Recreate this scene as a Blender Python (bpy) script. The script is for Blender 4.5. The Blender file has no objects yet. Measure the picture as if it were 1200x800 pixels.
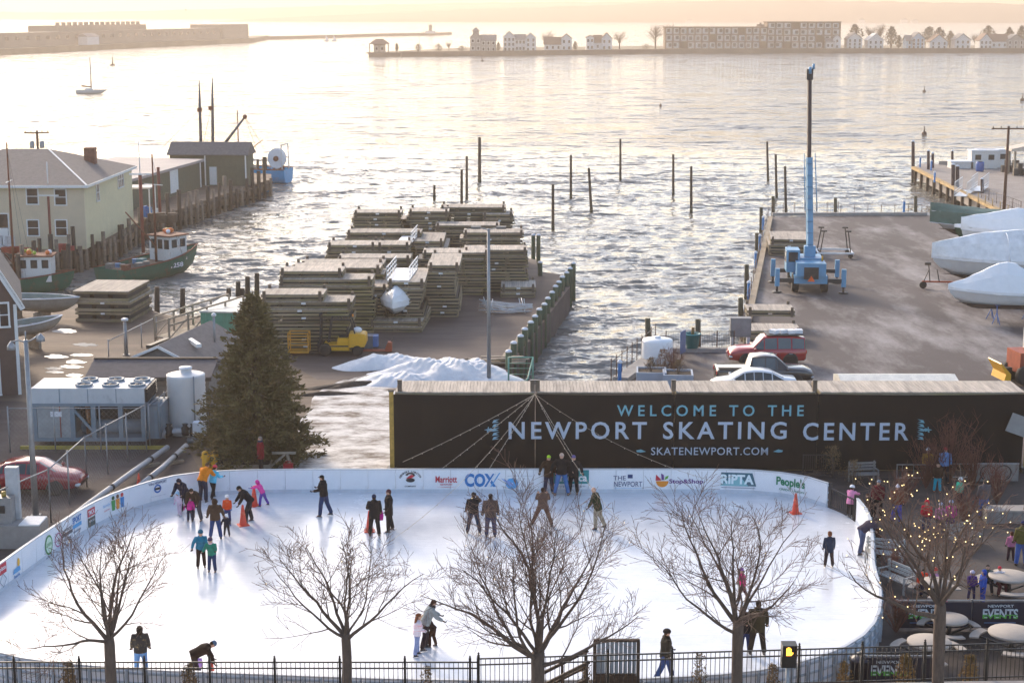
import bpy, bmesh, math, random
import numpy as np
from mathutils import Vector, Matrix
S = bpy.context.scene
COL = S.collection
R = math.radians
# ------------------------------------------------------------------ camera
CAM_H, FPX = 21.0, 1950.0
PITCH = math.atan((400 - 14) / FPX)
cam = bpy.data.cameras.new('camera'); camo = bpy.data.objects.new('camera', cam); COL.objects.link(camo)
camo.location = (0, 0, CAM_H); camo.rotation_euler = (math.pi/2 - PITCH, 0, 0)
cam.sensor_width = 36; cam.lens = FPX/1200*36; cam.clip_start = .5; cam.clip_end = 20000
S.camera = camo
# ------------------------------------------------------------------ world + sun
SUN_EL, SUN_AZ = R(23), R(-29)            # azimuth measured from +Y (view direction), negative = to the left
w = bpy.data.worlds.new('World'); S.world = w; w.use_nodes = True
wt = w.node_tree; bg = wt.nodes['Background']
sky = wt.nodes.new('ShaderNodeTexSky'); sky.sky_type = 'NISHITA'; sky.sun_disc = False
sky.sun_elevation = SUN_EL; sky.sun_rotation = SUN_AZ
sky.air_density = .8; sky.dust_density = 1.7; sky.ozone_density = .3
wt.links.new(sky.outputs[0], bg.inputs[0]); bg.inputs[1].default_value = 0.15
sl = bpy.data.lights.new('sun', 'SUN'); so = bpy.data.objects.new('sun', sl); COL.objects.link(so)
sl.energy = 1.6; sl.angle = R(11.0); sl.color = (1.0, .82, .63)
sd = Vector((math.sin(SUN_AZ)*math.cos(SUN_EL), math.cos(SUN_AZ)*math.cos(SUN_EL), math.sin(SUN_EL)))
so.rotation_euler = sd.to_track_quat('Z', 'Y').to_euler(); so.location = (-30, 60, 60)
S.view_settings.view_transform = 'Standard'; S.view_settings.look = 'None'
S.view_settings.exposure = 1.27; S.view_settings.gamma = 1.0
S.render.engine = 'CYCLES'
S.cycles.use_denoising = True
S.cycles.max_bounces = 6; S.cycles.diffuse_bounces = 3; S.cycles.glossy_bounces = 3; S.cycles.volume_bounces = 1
S.cycles.transparent_max_bounces = 12; S.cycles.sample_clamp_indirect = 6.0
HAZE_DENSITY = 0.00038
# ------------------------------------------------------------------ helpers
CP, SP = math.cos(PITCH), math.sin(PITCH)
def ray(px, py):
    dx, dy = (px - 600)/FPX, (400 - py)/FPX
    return (dx, CP + dy*SP, -SP + dy*CP)
def G(px, py, z=0.0):
    """the point of the plane at height z under a pixel of the 1200 x 800 photograph"""
    d = ray(px, py); t = (z - CAM_H)/d[2]
    return Vector((d[0]*t, d[1]*t, z))
def at(px, py, Y):
    d = ray(px, py); t = Y/d[1]
    return Vector((d[0]*t, Y, CAM_H + d[2]*t))
def ppm(y, z=0.0):                        # pixels per metre at a ground pixel row
    return FPX/ (G(600, y, z) - Vector((0,0,CAM_H))).length
def lin(h):
    h = h.lstrip('#'); o = []
    for i in (0, 2, 4):
        c = int(h[i:i+2], 16)/255; o.append(c/12.92 if c <= .04045 else ((c+.055)/1.055)**2.4)
    return tuple(o)
MATS = {}
def M(name, col, rough=.7, metal=0., var=.18, scale=2., bump=0., bscale=None, spec=.5, emit=0., stretch=None, dirt=None, dscale=1., damt=.5, rnd=0.):
    if name in MATS: return MATS[name]
    if isinstance(col, str): col = lin(col)
    m = bpy.data.materials.new(name); m.use_nodes = True; t = m.node_tree; n = t.nodes; L = t.links
    p = n['Principled BSDF']; p.inputs['Roughness'].default_value = rough; p.inputs['Metallic'].default_value = metal
    p.inputs['Specular IOR Level'].default_value = spec
    tc = n.new('ShaderNodeTexCoord'); mp = n.new('ShaderNodeMapping'); L.new(tc.outputs['Object'], mp.inputs[0])
    if stretch: mp.inputs['Scale'].default_value = stretch
    nz = n.new('ShaderNodeTexNoise'); nz.inputs['Scale'].default_value = scale; nz.inputs['Detail'].default_value = 6; nz.inputs['Roughness'].default_value = .65
    L.new(mp.outputs[0], nz.inputs['Vector'])
    rp = n.new('ShaderNodeValToRGB'); rp.color_ramp.elements[0].position = .3; rp.color_ramp.elements[1].position = .7
    rp.color_ramp.elements[0].color = tuple(c*(1-var) for c in col)+(1,); rp.color_ramp.elements[1].color = tuple(min(1, c*(1+var)) for c in col)+(1,)
    L.new(nz.outputs['Fac'], rp.inputs[0]); out = rp.outputs[0]
    if dirt:
        if isinstance(dirt, str): dirt = lin(dirt)
        n2 = n.new('ShaderNodeTexNoise'); n2.inputs['Scale'].default_value = dscale; n2.inputs['Detail'].default_value = 8; n2.inputs['Roughness'].default_value = .7
        L.new(mp.outputs[0], n2.inputs['Vector'])
        r2 = n.new('ShaderNodeValToRGB'); r2.color_ramp.elements[0].position = 1-damt-.08; r2.color_ramp.elements[1].position = min(1, 1-damt+.12)
        L.new(n2.outputs['Fac'], r2.inputs[0])
        mx = n.new('ShaderNodeMix'); mx.data_type = 'RGBA'; L.new(r2.outputs[0], mx.inputs[0]); L.new(out, mx.inputs[6]); mx.inputs[7].default_value = dirt+(1,)
        out = mx.outputs[2]
    if rnd:
        oi = n.new('ShaderNodeObjectInfo'); mr = n.new('ShaderNodeMapRange'); mr.inputs[3].default_value = 1-rnd; mr.inputs[4].default_value = 1+rnd
        L.new(oi.outputs['Random'], mr.inputs[0])
        mm = n.new('ShaderNodeMix'); mm.data_type = 'RGBA'; mm.blend_type = 'MULTIPLY'; mm.inputs[0].default_value = 1
        L.new(out, mm.inputs[6]); L.new(mr.outputs[0], mm.inputs[7]); out = mm.outputs[2]
    L.new(out, p.inputs['Base Color'])
    if bump:
        nb = n.new('ShaderNodeTexNoise'); nb.inputs['Scale'].default_value = bscale or scale*4; nb.inputs['Detail'].default_value = 5
        L.new(mp.outputs[0], nb.inputs['Vector']); b = n.new('ShaderNodeBump'); b.inputs['Strength'].default_value = bump; b.inputs['Distance'].default_value = .03
        L.new(nb.outputs['Fac'], b.inputs['Height']); L.new(b.outputs[0], p.inputs['Normal'])
    if emit:
        p.inputs['Emission Color'].default_value = col+(1,); p.inputs['Emission Strength'].default_value = emit
    MATS[name] = m; return m
class MB:
    def __init__(s): s.v = []; s.f = []; s.m = []; s.s = []
    def add(s, vs, fs, mi=0, sm=False):
        b = len(s.v); s.v.extend(tuple(v) for v in vs)
        for f in fs: s.f.append(tuple(b+i for i in f)); s.m.append(mi); s.s.append(sm)
        return s
    def box(s, x0, x1, y0, y1, z0, z1, mi=0):
        return s.add([(x0,y0,z0),(x1,y0,z0),(x1,y1,z0),(x0,y1,z0),(x0,y0,z1),(x1,y0,z1),(x1,y1,z1),(x0,y1,z1)],
              [(0,3,2,1),(4,5,6,7),(0,1,5,4),(1,2,6,5),(2,3,7,6),(3,0,4,7)], mi)
    def cbox(s, c, d, mi=0): return s.box(c[0]-d[0]/2, c[0]+d[0]/2, c[1]-d[1]/2, c[1]+d[1]/2, c[2]-d[2]/2, c[2]+d[2]/2, mi)
    def obox(s, c, d, rz=0, rx=0, ry=0, mi=0):
        q = Matrix.Rotation(rz, 3, 'Z') @ Matrix.Rotation(ry, 3, 'Y') @ Matrix.Rotation(rx, 3, 'X'); t = MB().cbox((0,0,0), d)
        return s.add([q @ Vector(v) + Vector(c) for v in t.v], t.f, mi)
    def beam(s, a, b, w, h, mi=0):         # rectangular bar between two points
        a, b = Vector(a), Vector(b); d = b-a; L = d.length; d.normalize()
        x = d.cross(Vector((0,0,1))); x = x.normalized() if x.length > 1e-4 else Vector((1,0,0)); z = x.cross(d)
        vs = [p + x*sx*w/2 + z*sz*h/2 for p in (a, b) for sx, sz in ((-1,-1),(1,-1),(1,1),(-1,1))]
        return s.add(vs, [(0,1,2,3),(7,6,5,4),(0,4,5,1),(1,5,6,2),(2,6,7,3),(3,7,4,0)], mi)
    def tube(s, pts, r, n=6, mi=0, sm=True, cap=True):
        pts = [Vector(p) for p in pts]; k = len(pts); rr = r if isinstance(r, (list, tuple)) else [r]*k
        vs = []; u = None
        for i, p in enumerate(pts):
            d = (pts[min(i+1, k-1)] - pts[max(i-1, 0)])
            d = d.normalized() if d.length > 1e-9 else Vector((0,0,1))
            if u is None: u = d.orthogonal().normalized()
            else:
                u = u - d*u.dot(d); u = u.normalized() if u.length > 1e-6 else d.orthogonal().normalized()
            w_ = d.cross(u)
            for j in range(n):
                a = 2*math.pi*j/n; vs.append(p + (u*math.cos(a) + w_*math.sin(a))*rr[i])
        fs = [(i*n+j, i*n+(j+1)%n, (i+1)*n+(j+1)%n, (i+1)*n+j) for i in range(k-1) for j in range(n)]
        if cap: fs += [tuple(range(n-1, -1, -1)), tuple((k-1)*n+j for j in range(n))]
        return s.add(vs, fs, mi, sm)
    def etube(s, rings, n=12, mi=0, sm=True):   # rings: (centre, xaxis, yaxis) with axes already scaled
        vs = []; k = len(rings)
        for c, ax, ay in rings:
            for j in range(n):
                a = 2*math.pi*j/n; vs.append(Vector(c) + Vector(ax)*math.cos(a) + Vector(ay)*math.sin(a))
        fs = [(i*n+j, i*n+(j+1)%n, (i+1)*n+(j+1)%n, (i+1)*n+j) for i in range(k-1) for j in range(n)]
        fs += [tuple(range(n-1, -1, -1)), tuple((k-1)*n+j for j in range(n))]
        return s.add(vs, fs, mi, sm)
    def ball(s, c, r, nu=10, nv=6, mi=0, half=False, sm=True):
        r = (r, r, r) if not isinstance(r, (tuple, list)) else r
        vs = []; lo = 0 if half else -math.pi/2
        for i in range(nv+1):
            a = lo + (math.pi/2-lo)*i/nv
            for j in range(nu):
                b = 2*math.pi*j/nu; vs.append((c[0]+r[0]*math.cos(a)*math.cos(b), c[1]+r[1]*math.cos(a)*math.sin(b), c[2]+r[2]*math.sin(a)))
        fs = [(i*nu+j, i*nu+(j+1)%nu, (i+1)*nu+(j+1)%nu, (i+1)*nu+j) for i in range(nv) for j in range(nu)]
        if half: fs.append(tuple(range(nu-1, -1, -1)))
        return s.add(vs, fs, mi, sm)
    def lathe(s, prof, n=16, c=(0,0,0), mi=0, sm=True):
        vs = [(c[0]+r*math.cos(2*math.pi*j/n), c[1]+r*math.sin(2*math.pi*j/n), c[2]+z) for r, z in prof for j in range(n)]
        k = len(prof)
        fs = [(i*n+j, i*n+(j+1)%n, (i+1)*n+(j+1)%n, (i+1)*n+j) for i in range(k-1) for j in range(n)]
        fs += [tuple(range(n-1, -1, -1)), tuple((k-1)*n+j for j in range(n))]
        return s.add(vs, fs, mi, sm)
    def prism(s, poly, z0, z1, mi=0):
        n = len(poly); area = sum(poly[i][0]*poly[(i+1)%n][1]-poly[(i+1)%n][0]*poly[i][1] for i in range(n))
        if area < 0: poly = poly[::-1]
        vs = [(p[0], p[1], z0) for p in poly] + [(p[0], p[1], z1) for p in poly]
        return s.add(vs, [tuple(range(n-1, -1, -1)), tuple(range(n, 2*n))] + [(i, (i+1)%n, n+(i+1)%n, n+i) for i in range(n)], mi)
    def yprism(s, poly, y0, y1, mi=0):     # polygon in x,z pushed along y
        n = len(poly); area = sum(poly[i][0]*poly[(i+1)%n][1]-poly[(i+1)%n][0]*poly[i][1] for i in range(n))
        if area < 0: poly = poly[::-1]
        vs = [(p[0], y0, p[1]) for p in poly] + [(p[0], y1, p[1]) for p in poly]
        return s.add(vs, [tuple(range(n)), tuple(range(2*n-1, n-1, -1))] + [((i+1)%n, i, n+i, n+(i+1)%n) for i in range(n)], mi)
    def xprism(s, poly, x0, x1, mi=0):     # polygon in y,z pushed along x
        t = MB().yprism([(p[0], p[1]) for p in poly], x0, x1)
        return s.add([(v[1], v[0], v[2]) for v in t.v], [f[::-1] for f in t.f], mi)
    def loft(s, rings, mi=0, sm=True, cap=True, closed=True):
        n = len(rings[0]); vs = [p for r in rings for p in r]; k = len(rings)
        m = n if closed else n-1
        fs = [(i*n+j, i*n+(j+1)%n, (i+1)*n+(j+1)%n, (i+1)*n+j) for i in range(k-1) for j in range(m)]
        if cap: fs += [tuple(range(n-1, -1, -1)), tuple((k-1)*n+j for j in range(n))]
        return s.add(vs, fs, mi, sm)
    def xf(s, mat):
        s.v = [tuple(mat @ Vector(v)) for v in s.v]; return s
    def mesh(s, name, mats):
        me = bpy.data.meshes.new(name); me.from_pydata(s.v, [], s.f)
        for m in (mats if isinstance(mats, (list, tuple)) else [mats]): me.materials.append(m)
        if s.f:
            me.polygons.foreach_set('material_index', s.m); me.polygons.foreach_set('use_smooth', s.s)
        me.update(); return me
    def build(s, name, mats, parent=None, loc=(0,0,0), rz=0):
        return ob(name, s.mesh(name, mats), parent, loc, rz)
def ob(name, me, parent=None, loc=(0,0,0), rz=0):
    o = bpy.data.objects.new(name, me); COL.objects.link(o); o.parent = parent; o.location = loc; o.rotation_euler = (0, 0, rz); return o
def tag(o, label=None, cat=None, group=None, kind=None):
    if label: o['label'] = label
    if cat: o['category'] = cat
    if group: o['group'] = group
    if kind: o['kind'] = kind
    return o
def T(name, label, cat, loc=(0,0,0), rz=0, group=None):
    o = bpy.data.objects.new(name, None); COL.objects.link(o); o.location = loc; o.rotation_euler = (0, 0, rz); o.empty_display_size = .3
    return tag(o, label, cat, group)
KIDS = {}
def kids(o): return [c for c in bpy.data.objects if c.parent == o]
def copy_tree(o, loc, rz, label=None, group=None, cache={}):
    if o.name not in cache: cache[o.name] = [(k, kids(k)) for k in kids(o)]
    r = o.copy(); COL.objects.link(r); r.location = loc; r.rotation_euler = (0, 0, rz)
    if label: r['label'] = label
    if group: r['group'] = group
    for k, gs in cache[o.name]:
        c = k.copy(); COL.objects.link(c); c.parent = r
        for g in gs:
            d = g.copy(); COL.objects.link(d); d.parent = c
    return r
def text_mesh(txt, width=None, height=None, bold=0.0, spacing=1.0, shear=0.0, depth=.006):
    """lettering as thin geometry standing in the x,z plane, facing -y, centred on the origin"""
    cu = bpy.data.curves.new('lettering', 'FONT'); cu.body = txt; cu.align_x = 'CENTER'; cu.space_character = spacing
    cu.offset = bold; cu.shear = shear; cu.resolution_u = 3; cu.extrude = 0
    o = bpy.data.objects.new('lettering_tmp', cu); COL.objects.link(o)
    dg = bpy.context.evaluated_depsgraph_get(); me = bpy.data.meshes.new_from_object(o.evaluated_get(dg))
    v = [tuple(x.co) for x in me.vertices]; f = [tuple(p.vertices) for p in me.polygons]
    bpy.data.objects.remove(o); bpy.data.curves.remove(cu); bpy.data.meshes.remove(me)
    x0, x1 = min(a[0] for a in v), max(a[0] for a in v); y0, y1 = min(a[1] for a in v), max(a[1] for a in v)
    sy = (height/(y1-y0)) if height else width/(x1-x0); sx = (width/(x1-x0)) if width else sy
    mb = MB(); mb.add([((a[0]-(x0+x1)/2)*sx, -depth, (a[1]-(y0+y1)/2)*sy) for a in v], f); return mb
def smooth_path(pts, n=6, closed=False):
    P = [Vector(p) for p in pts]; k = len(P); out = []
    rng = range(k) if closed else range(k-1)
    for i in rng:
        if closed: a, b, c, d = P[(i-1)%k], P[i], P[(i+1)%k], P[(i+2)%k]
        else: a, b, c, d = P[max(i-1,0)], P[i], P[i+1], P[min(i+2,k-1)]
        for j in range(n):
            t = j/n; out.append(.5*((2*b)+(c-a)*t+(2*a-5*b+4*c-d)*t*t+(3*b-a-3*c+d)*t**3))
    if not closed: out.append(P[-1])
    return out
def split_letters(mb):
    """one shape per letter: islands whose x ranges overlap belong together"""
    par = list(range(len(mb.v)))
    def fd(i):
        while par[i] != i: par[i] = par[par[i]]; i = par[i]
        return i
    for f in mb.f:
        for i in f[1:]: par[fd(i)] = fd(f[0])
    isl = {}
    for k, f in enumerate(mb.f): isl.setdefault(fd(f[0]), []).append(k)
    R_ = []
    for fs in isl.values():
        xs = [mb.v[i][0] for k in fs for i in mb.f[k]]; R_.append([min(xs), max(xs), fs])
    R_.sort(); out = []
    for r in R_:
        if out and r[0] < out[-1][1]-.35*(r[1]-r[0]): out[-1][1] = max(out[-1][1], r[1]); out[-1][2] = out[-1][2]+r[2]
        else: out.append(r)
    res = []
    for _, _, fs in out:
        m = MB(); ids = sorted({i for k in fs for i in mb.f[k]}); mp = {i: j for j, i in enumerate(ids)}
        m.add([mb.v[i] for i in ids], [tuple(mp[i] for i in mb.f[k]) for k in fs]); res.append(m)
    return res
# ------------------------------------------------------------------ materials of the setting
WATER_Z = -2.0
def water_material():
    m = bpy.data.materials.new('harbour_water'); m.use_nodes = True; n = m.node_tree.nodes; L = m.node_tree.links
    p = n['Principled BSDF']; p.inputs['Base Color'].default_value = (.19, .19, .175, 1); p.inputs['Roughness'].default_value = .10; p.inputs['IOR'].default_value = 1.33; p.inputs['Specular IOR Level'].default_value = .26
    tc = n.new('ShaderNodeTexCoord'); geo = n.new('ShaderNodeNewGeometry'); acc = geo.outputs['Normal']
    # choppy facets: slopes read straight from noise colours, so that the far water stays as rough as the near water
    for sc, amp, det, st in ((.06, .60, 2, (.4,1,1)), (.22, 1.35, 3, (.42,1,1)), (1.05, 1.5, 4, (.5,1,1)), (3.2, .9, 3, (.8,1,1))):
        mp = n.new('ShaderNodeMapping'); L.new(tc.outputs['Object'], mp.inputs[0]); mp.inputs['Scale'].default_value = st; mp.inputs['Rotation'].default_value = (0, 0, R(7))
        z = n.new('ShaderNodeTexNoise'); z.inputs['Scale'].default_value = sc; z.inputs['Detail'].default_value = det; z.inputs['Roughness'].default_value = .6; z.inputs['Distortion'].default_value = .8
        L.new(mp.outputs[0], z.inputs['Vector'])
        ma = n.new('ShaderNodeVectorMath'); ma.operation = 'MULTIPLY_ADD'; L.new(z.outputs['Color'], ma.inputs[0]); ma.inputs[1].default_value = (amp*.8, amp*1.3, 0); ma.inputs[2].default_value = (-amp*.4, -amp*.65, 0)
        ad = n.new('ShaderNodeVectorMath'); ad.operation = 'ADD'; L.new(acc, ad.inputs[0]); L.new(ma.outputs[0], ad.inputs[1]); acc = ad.outputs[0]
    nm = n.new('ShaderNodeVectorMath'); nm.operation = 'NORMALIZE'; L.new(acc, nm.inputs[0]); L.new(nm.outputs[0], p.inputs['Normal']); return m
# ------------------------------------------------------------------ water: waves as geometry near the docks, one sheet to the horizon
def build_water():
    rng = np.random.default_rng(4)
    x = np.arange(-86, 86.01, .42); y = np.concatenate([np.arange(92, 190, .36), np.arange(190, 300, .62)])
    X, Y = np.meshgrid(x, y); Z = np.zeros_like(X); DX = np.zeros_like(X); DY = np.zeros_like(X)
    for k in range(70):
        lam = .9*(3.2/.9)**rng.random(); th = R(-70) + rng.normal()*.62
        a = .0042*lam**.9*rng.uniform(.5, 1.2); q = 2*np.pi/lam; ph = rng.random()*6.28
        A = q*(X*np.cos(th)+Y*np.sin(th)) + ph
        Z += a*np.cos(A); DX -= .7*a*np.cos(th)*np.sin(A); DY -= .7*a*np.sin(th)*np.sin(A)
    fade = np.clip((300-Y)/70, 0, 1)*np.clip((86-np.abs(X))/8, 0, 1)*np.clip((Y-92)/3, 0, 1)
    V = np.stack([X+DX*fade, Y+DY*fade, WATER_Z+Z*fade], -1).reshape(-1, 3)
    ny, nx = X.shape; i = np.arange(nx*ny).reshape(ny, nx)
    Fq = np.stack([i[:-1,:-1], i[:-1,1:], i[1:,1:], i[1:,:-1]], -1).reshape(-1, 4)
    x0, x1, y0, y1 = x[0], x[-1], y[0], y[-1]; B = 9000
    ex = np.array([(-B,-200),(B,-200),(B,y0),(-B,y0),(x0,y0),(x1,y0),(x0,y1),(x1,y1),(-B,y1),(B,y1),(-B,B),(B,B)], float)
    ex = np.concatenate([ex, np.full((len(ex),1), WATER_Z)], 1); b = len(V)
    eq = np.array([(0,1,2,3),(3,4,6,8),(5,2,9,7),(8,9,11,10)]) + b
    V = np.concatenate([V, ex]); Fa = np.concatenate([Fq, eq])
    me = bpy.data.meshes.new('water'); me.vertices.add(len(V)); me.vertices.foreach_set('co', V.ravel())
    me.loops.add(Fa.size); me.loops.foreach_set('vertex_index', Fa.ravel()); me.polygons.add(len(Fa)); me.polygons.foreach_set('loop_start', np.arange(0, Fa.size, 4))
    me.update(); me.validate(); me.polygons.foreach_set('use_smooth', [True]*len(me.polygons)); me.materials.append(water_material())
    tag(ob('water', me), kind='structure')
build_water()
# ------------------------------------------------------------------ ground
m_asph = M('worn_asphalt', (.070,.050,.043), .82, var=.3, scale=.35, bump=.25, bscale=9, dirt=(.13,.10,.088), dscale=.22, damt=.43, stretch=(.45,1.3,1))
m_wharf = M('wharf_asphalt', (.062,.048,.046), .8, var=.25, scale=.3, bump=.2, bscale=9, dirt=(.30,.275,.265), dscale=.17, damt=.44, stretch=(1.0,.30,1))
m_dirt = M('dirt_lot', (.10,.068,.047), .85, var=.35, scale=.5, bump=.6, bscale=3, dirt=(.17,.125,.09), dscale=.35, damt=.45, stretch=(.4,1.4,1))
m_plaza = M('plaza_pavers', (.052,.040,.036), .85, var=.3, scale=1.2, bump=.2)
m_pwood = M('dark_piling_wood', (.060,.042,.030), .85, var=.4, scale=2, stretch=(6,6,.6), bump=.5)
m_conc = M('concrete', (.30,.28,.26), .85, var=.2, scale=1.2, bump=.2)
land = [(-300, -60), (300, -60), (300, 60)]
def pg(*pts): return [tuple(G(*p)[:2]) for p in pts]
# main land: street block, rink ground, boat yard lots, the wharf with the stacked floats
L_edge = pg((640, 450), (594, 447), (598, 428), (668, 336), (660, 322), (632, 318), (628, 304), (600, 300), (566, 297), (500, 297), (452, 300), (414, 306), (403, 321), (379, 339), (350, 357), (342, 371), (327, 388), (297, 413), (296, 384), (190, 368), (150, 352), (30, 352), (-200, 352))
poly = [(120, -60), (120, 88)] + pg((1210, 452), (728, 452), (640, 452)) + L_edge[1:] + [(-140, -60)]
tag(MB().prism(poly, -3.4, 0).build('ground', [m_asph]), kind='structure')
# right wharf with the crane, right dock beyond it
wl = pg((722, 456), (776, 412), (862, 412), (872, 378), (903, 254), (1088, 252), (1150, 262), (1330, 330)) + [(120, 87.5)]
tag(MB().prism(wl, -3.4, -.004).build('wharf', [m_wharf]), kind='structure')
rd = pg((1071, 197), (1078, 192), (1330, 196), (1330, 300), (1200, 262))
tag(MB().prism(rd, -1.2, .02).build('far_dock', [M('dock_deck', (.27,.235,.21), .85, var=.2, scale=.4, bump=.15)]), kind='structure')
# left ferry pier with the sheds
lp = pg((-400, 352), (-30, 318), (60, 300), (130, 282), (160, 262), (262, 228), (318, 210), (318, 204), (240, 200), (-400, 215))
tag(MB().prism(lp, -1.3, .01).build('pier', [m_dirt]), kind='structure')
# dirt of the left lot, plaza east of the rink
tag(MB().prism(pg((-60, 470), (-60, 352.6), (190, 368.4), (262, 372), (330, 420), (372, 445), (470, 446), (470, 553), (330, 553), (240, 560), (205, 500), (20, 470)), -.05, .004).build('dirt_lot', [m_dirt]), kind='structure')
tag(MB().prism(pg((895, 556), (1010, 560), (1320, 560), (1420, 800), (1000, 800), (1034, 700), (1024, 640), (1010, 600), (980, 580)), -.05, .008).build('plaza', [m_plaza]), kind='structure')
# street terrace above the rink (its edge carries the iron fence)
tag(MB().prism([(-60,-20), (60,-20), (60, 45.9), (13, 44.9), (0, 44.3), (-60, 44.3)], .012, 2.2).build('sidewalk', [m_conc]), kind='structure')
# ------------------------------------------------------------------ ice
OUT = [(-11.3,71.3),(-5,71.4),(0,71.4),(5,71.4),(10.2,71.3),(12.6,70.4),(13.8,68.8),(14.4,67.0),(14.4,64.5),(13.9,61.5),(13.3,58.5),(12.9,55.5),(12.1,52.6),(10.6,50.3),(7.9,48.5),(4.5,47.8),(0.7,47.6),(-3.3,47.7),(-7.9,48.1),(-12.2,48.6),(-16.2,49.8),(-18.4,52.6),(-19.1,56),(-18.7,59.5),(-18.1,63),(-17.3,66.4),(-16.2,68.7),(-14.4,70.6)]
def ice_material():
    m = bpy.data.materials.new('skated_ice'); m.use_nodes = True; n = m.node_tree.nodes; L = m.node_tree.links; p = n['Principled BSDF']
    tc = n.new('ShaderNodeTexCoord'); z = n.new('ShaderNodeTexNoise'); z.inputs['Scale'].default_value = .35; z.inputs['Detail'].default_value = 9; z.inputs['Roughness'].default_value = .7; L.new(tc.outputs['Object'], z.inputs['Vector'])
    r = n.new('ShaderNodeValToRGB'); r.color_ramp.elements[0].position = .3; r.color_ramp.elements[1].position = .7
    r.color_ramp.elements[0].color = (.58,.61,.66,1); r.color_ramp.elements[1].color = (.80,.81,.83,1); L.new(z.outputs['Fac'], r.inputs[0])
    L.new(r.outputs[0], p.inputs['Base Color'])
    r2 = n.new('ShaderNodeMapRange'); r2.inputs[1].default_value = .3; r2.inputs[2].default_value = .7; r2.inputs[3].default_value = .12; r2.inputs[4].default_value = .30; L.new(z.outputs['Fac'], r2.inputs[0]); L.new(r2.outputs[0], p.inputs['Roughness'])
    wv = n.new('ShaderNodeTexNoise'); wv.inputs['Scale'].default_value = 3; wv.inputs['Detail'].default_value = 8; mp = n.new('ShaderNodeMapping'); mp.inputs['Scale'].default_value = (.25, 3, 1); mp.inputs['Rotation'].default_value = (0,0,R(25)); L.new(tc.outputs['Object'], mp.inputs[0]); L.new(mp.outputs[0], wv.inputs['Vector'])
    sc = n.new('ShaderNodeTexNoise'); sc.inputs['Scale'].default_value = 5; sc.inputs['Detail'].default_value = 6; sc.inputs['Distortion'].default_value = 1.5; m2 = n.new('ShaderNodeMapping'); m2.inputs['Scale'].default_value = (.12, 4, 1); m2.inputs['Rotation'].default_value = (0,0,R(-18)); L.new(tc.outputs['Object'], m2.inputs[0]); L.new(m2.outputs[0], sc.inputs['Vector'])
    sr = n.new('ShaderNodeMapRange'); sr.inputs[1].default_value = .55; sr.inputs[2].default_value = .72; sr.inputs[3].default_value = 1.0; sr.inputs[4].default_value = .80; L.new(sc.outputs['Fac'], sr.inputs[0])
    mx = n.new('ShaderNodeMix'); mx.data_type = 'RGBA'; mx.blend_type = 'MULTIPLY'; mx.inputs[0].default_value = 1; L.new(r.outputs[0], mx.inputs[6]); L.new(sr.outputs[0], mx.inputs[7]); L.new(mx.outputs[2], p.inputs['Base Color'])
    b = n.new('ShaderNodeBump'); b.inputs['Strength'].default_value = .12; b.inputs['Distance'].default_value = .02; L.new(wv.outputs['Fac'], b.inputs['Height']); L.new(b.outputs[0], p.inputs['Normal'])
    return m
rink = [tuple(v) for v in smooth_path([(x, y, 0) for x, y in OUT], 5, True)]
tag(MB().prism([(v[0], v[1]) for v in rink], -.02, .02).build('ice', [ice_material()]), kind='structure')
# ------------------------------------------------------------------ far shores
m_hill = M('wooded_hill', (.085,.075,.055), .95, var=.35, scale=.01, bump=0)
def ridge(name, pts, depth, seed, mat=m_hill):
    """a hill: pts = (x, y, height) along its shore; rises from the shore to a crest and falls away behind"""
    rnd = random.Random(seed); rows = []; P = smooth_path(pts, 10)
    for fr, hh in ((0, 0), (.08, .25), (.25, .62), (.5, 1.0), (.75, .8), (1, 0)):
        rows.append([Vector((p.x*(1+0*fr), p.y+depth*fr, WATER_Z-1+(p.z*hh)*(1+.10*(rnd.random()-.5)) + (1 if hh else 0))) for p in P])
    mb = MB(); mb.loft(rows, closed=False, cap=False); o = mb.build(name, [mat]); return tag(o, kind='structure')
def far(px, py, Y): return at(px, py, Y).x
def hx(px, Y): return (px-600)/FPX*Y*1.0 * (1+0)
ridge('hill', [(hx(p, 3600)*1.02, 3600+ (1200-p)*.3, 2+ (h)*1.9) for p, h in ((230,.0),(330,5),(430,9),(520,13),(640,17),(760,21),(860,24),(980,24),(1100,22),(1220,20),(1400,18),(1700,12))], 500, 1)
ridge('far_hills', [(hx(p, 5200), 5200, 2+h*2.7) for p, h in ((-300,14),(-100,9),(60,7),(200,10),(330,13),(430,16),(560,18),(760,20),(1000,24))], 600, 2)
island = [tuple(G(*p, WATER_Z)[:2]) for p in ((432,67), (520,66.5), (640,65), (800,63.2), (1000,62.6), (1320,62))]
back = [(x*1.0+8, y+115) for x, y in island][::-1]; back[0] = (back[0][0], island[-1][1]+90); back[-1] = (island[0][0]+6, island[0][1]+26)
m_shore = M('island_shore', (.13,.10,.075), .95, var=.35, scale=.08)
m_lawn = M('winter_lawn', (.20,.16,.10), .95, var=.3, scale=.06)
mb = MB(); mb.prism(island+back, WATER_Z-1, .2); mb.m[1] = 1
tag(mb.build('island', [m_shore, m_lawn]), kind='structure')
# breakwater spit between fort and island
sp = [tuple(G(*p, WATER_Z)[:2]) for p in ((285,47.5), (380,45), (440,43), (520,41.5))]
tag(MB().prism(sp + [(x+6, y+60) for x, y in sp[::-1]], WATER_Z-1, .4).build('breakwater', [m_shore]), kind='structure')
fp = [tuple(G(*p, WATER_Z)[:2]) for p in ((-120,70), (0,65), (150,57), (296,50.2))]
tag(MB().prism(fp + [(fp[-1][0]-10, fp[-1][1]+160), (fp[0][0]-180, fp[0][1]+160)], WATER_Z-1, 1.2).build('point_of_land', [m_lawn]), kind='structure')
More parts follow.
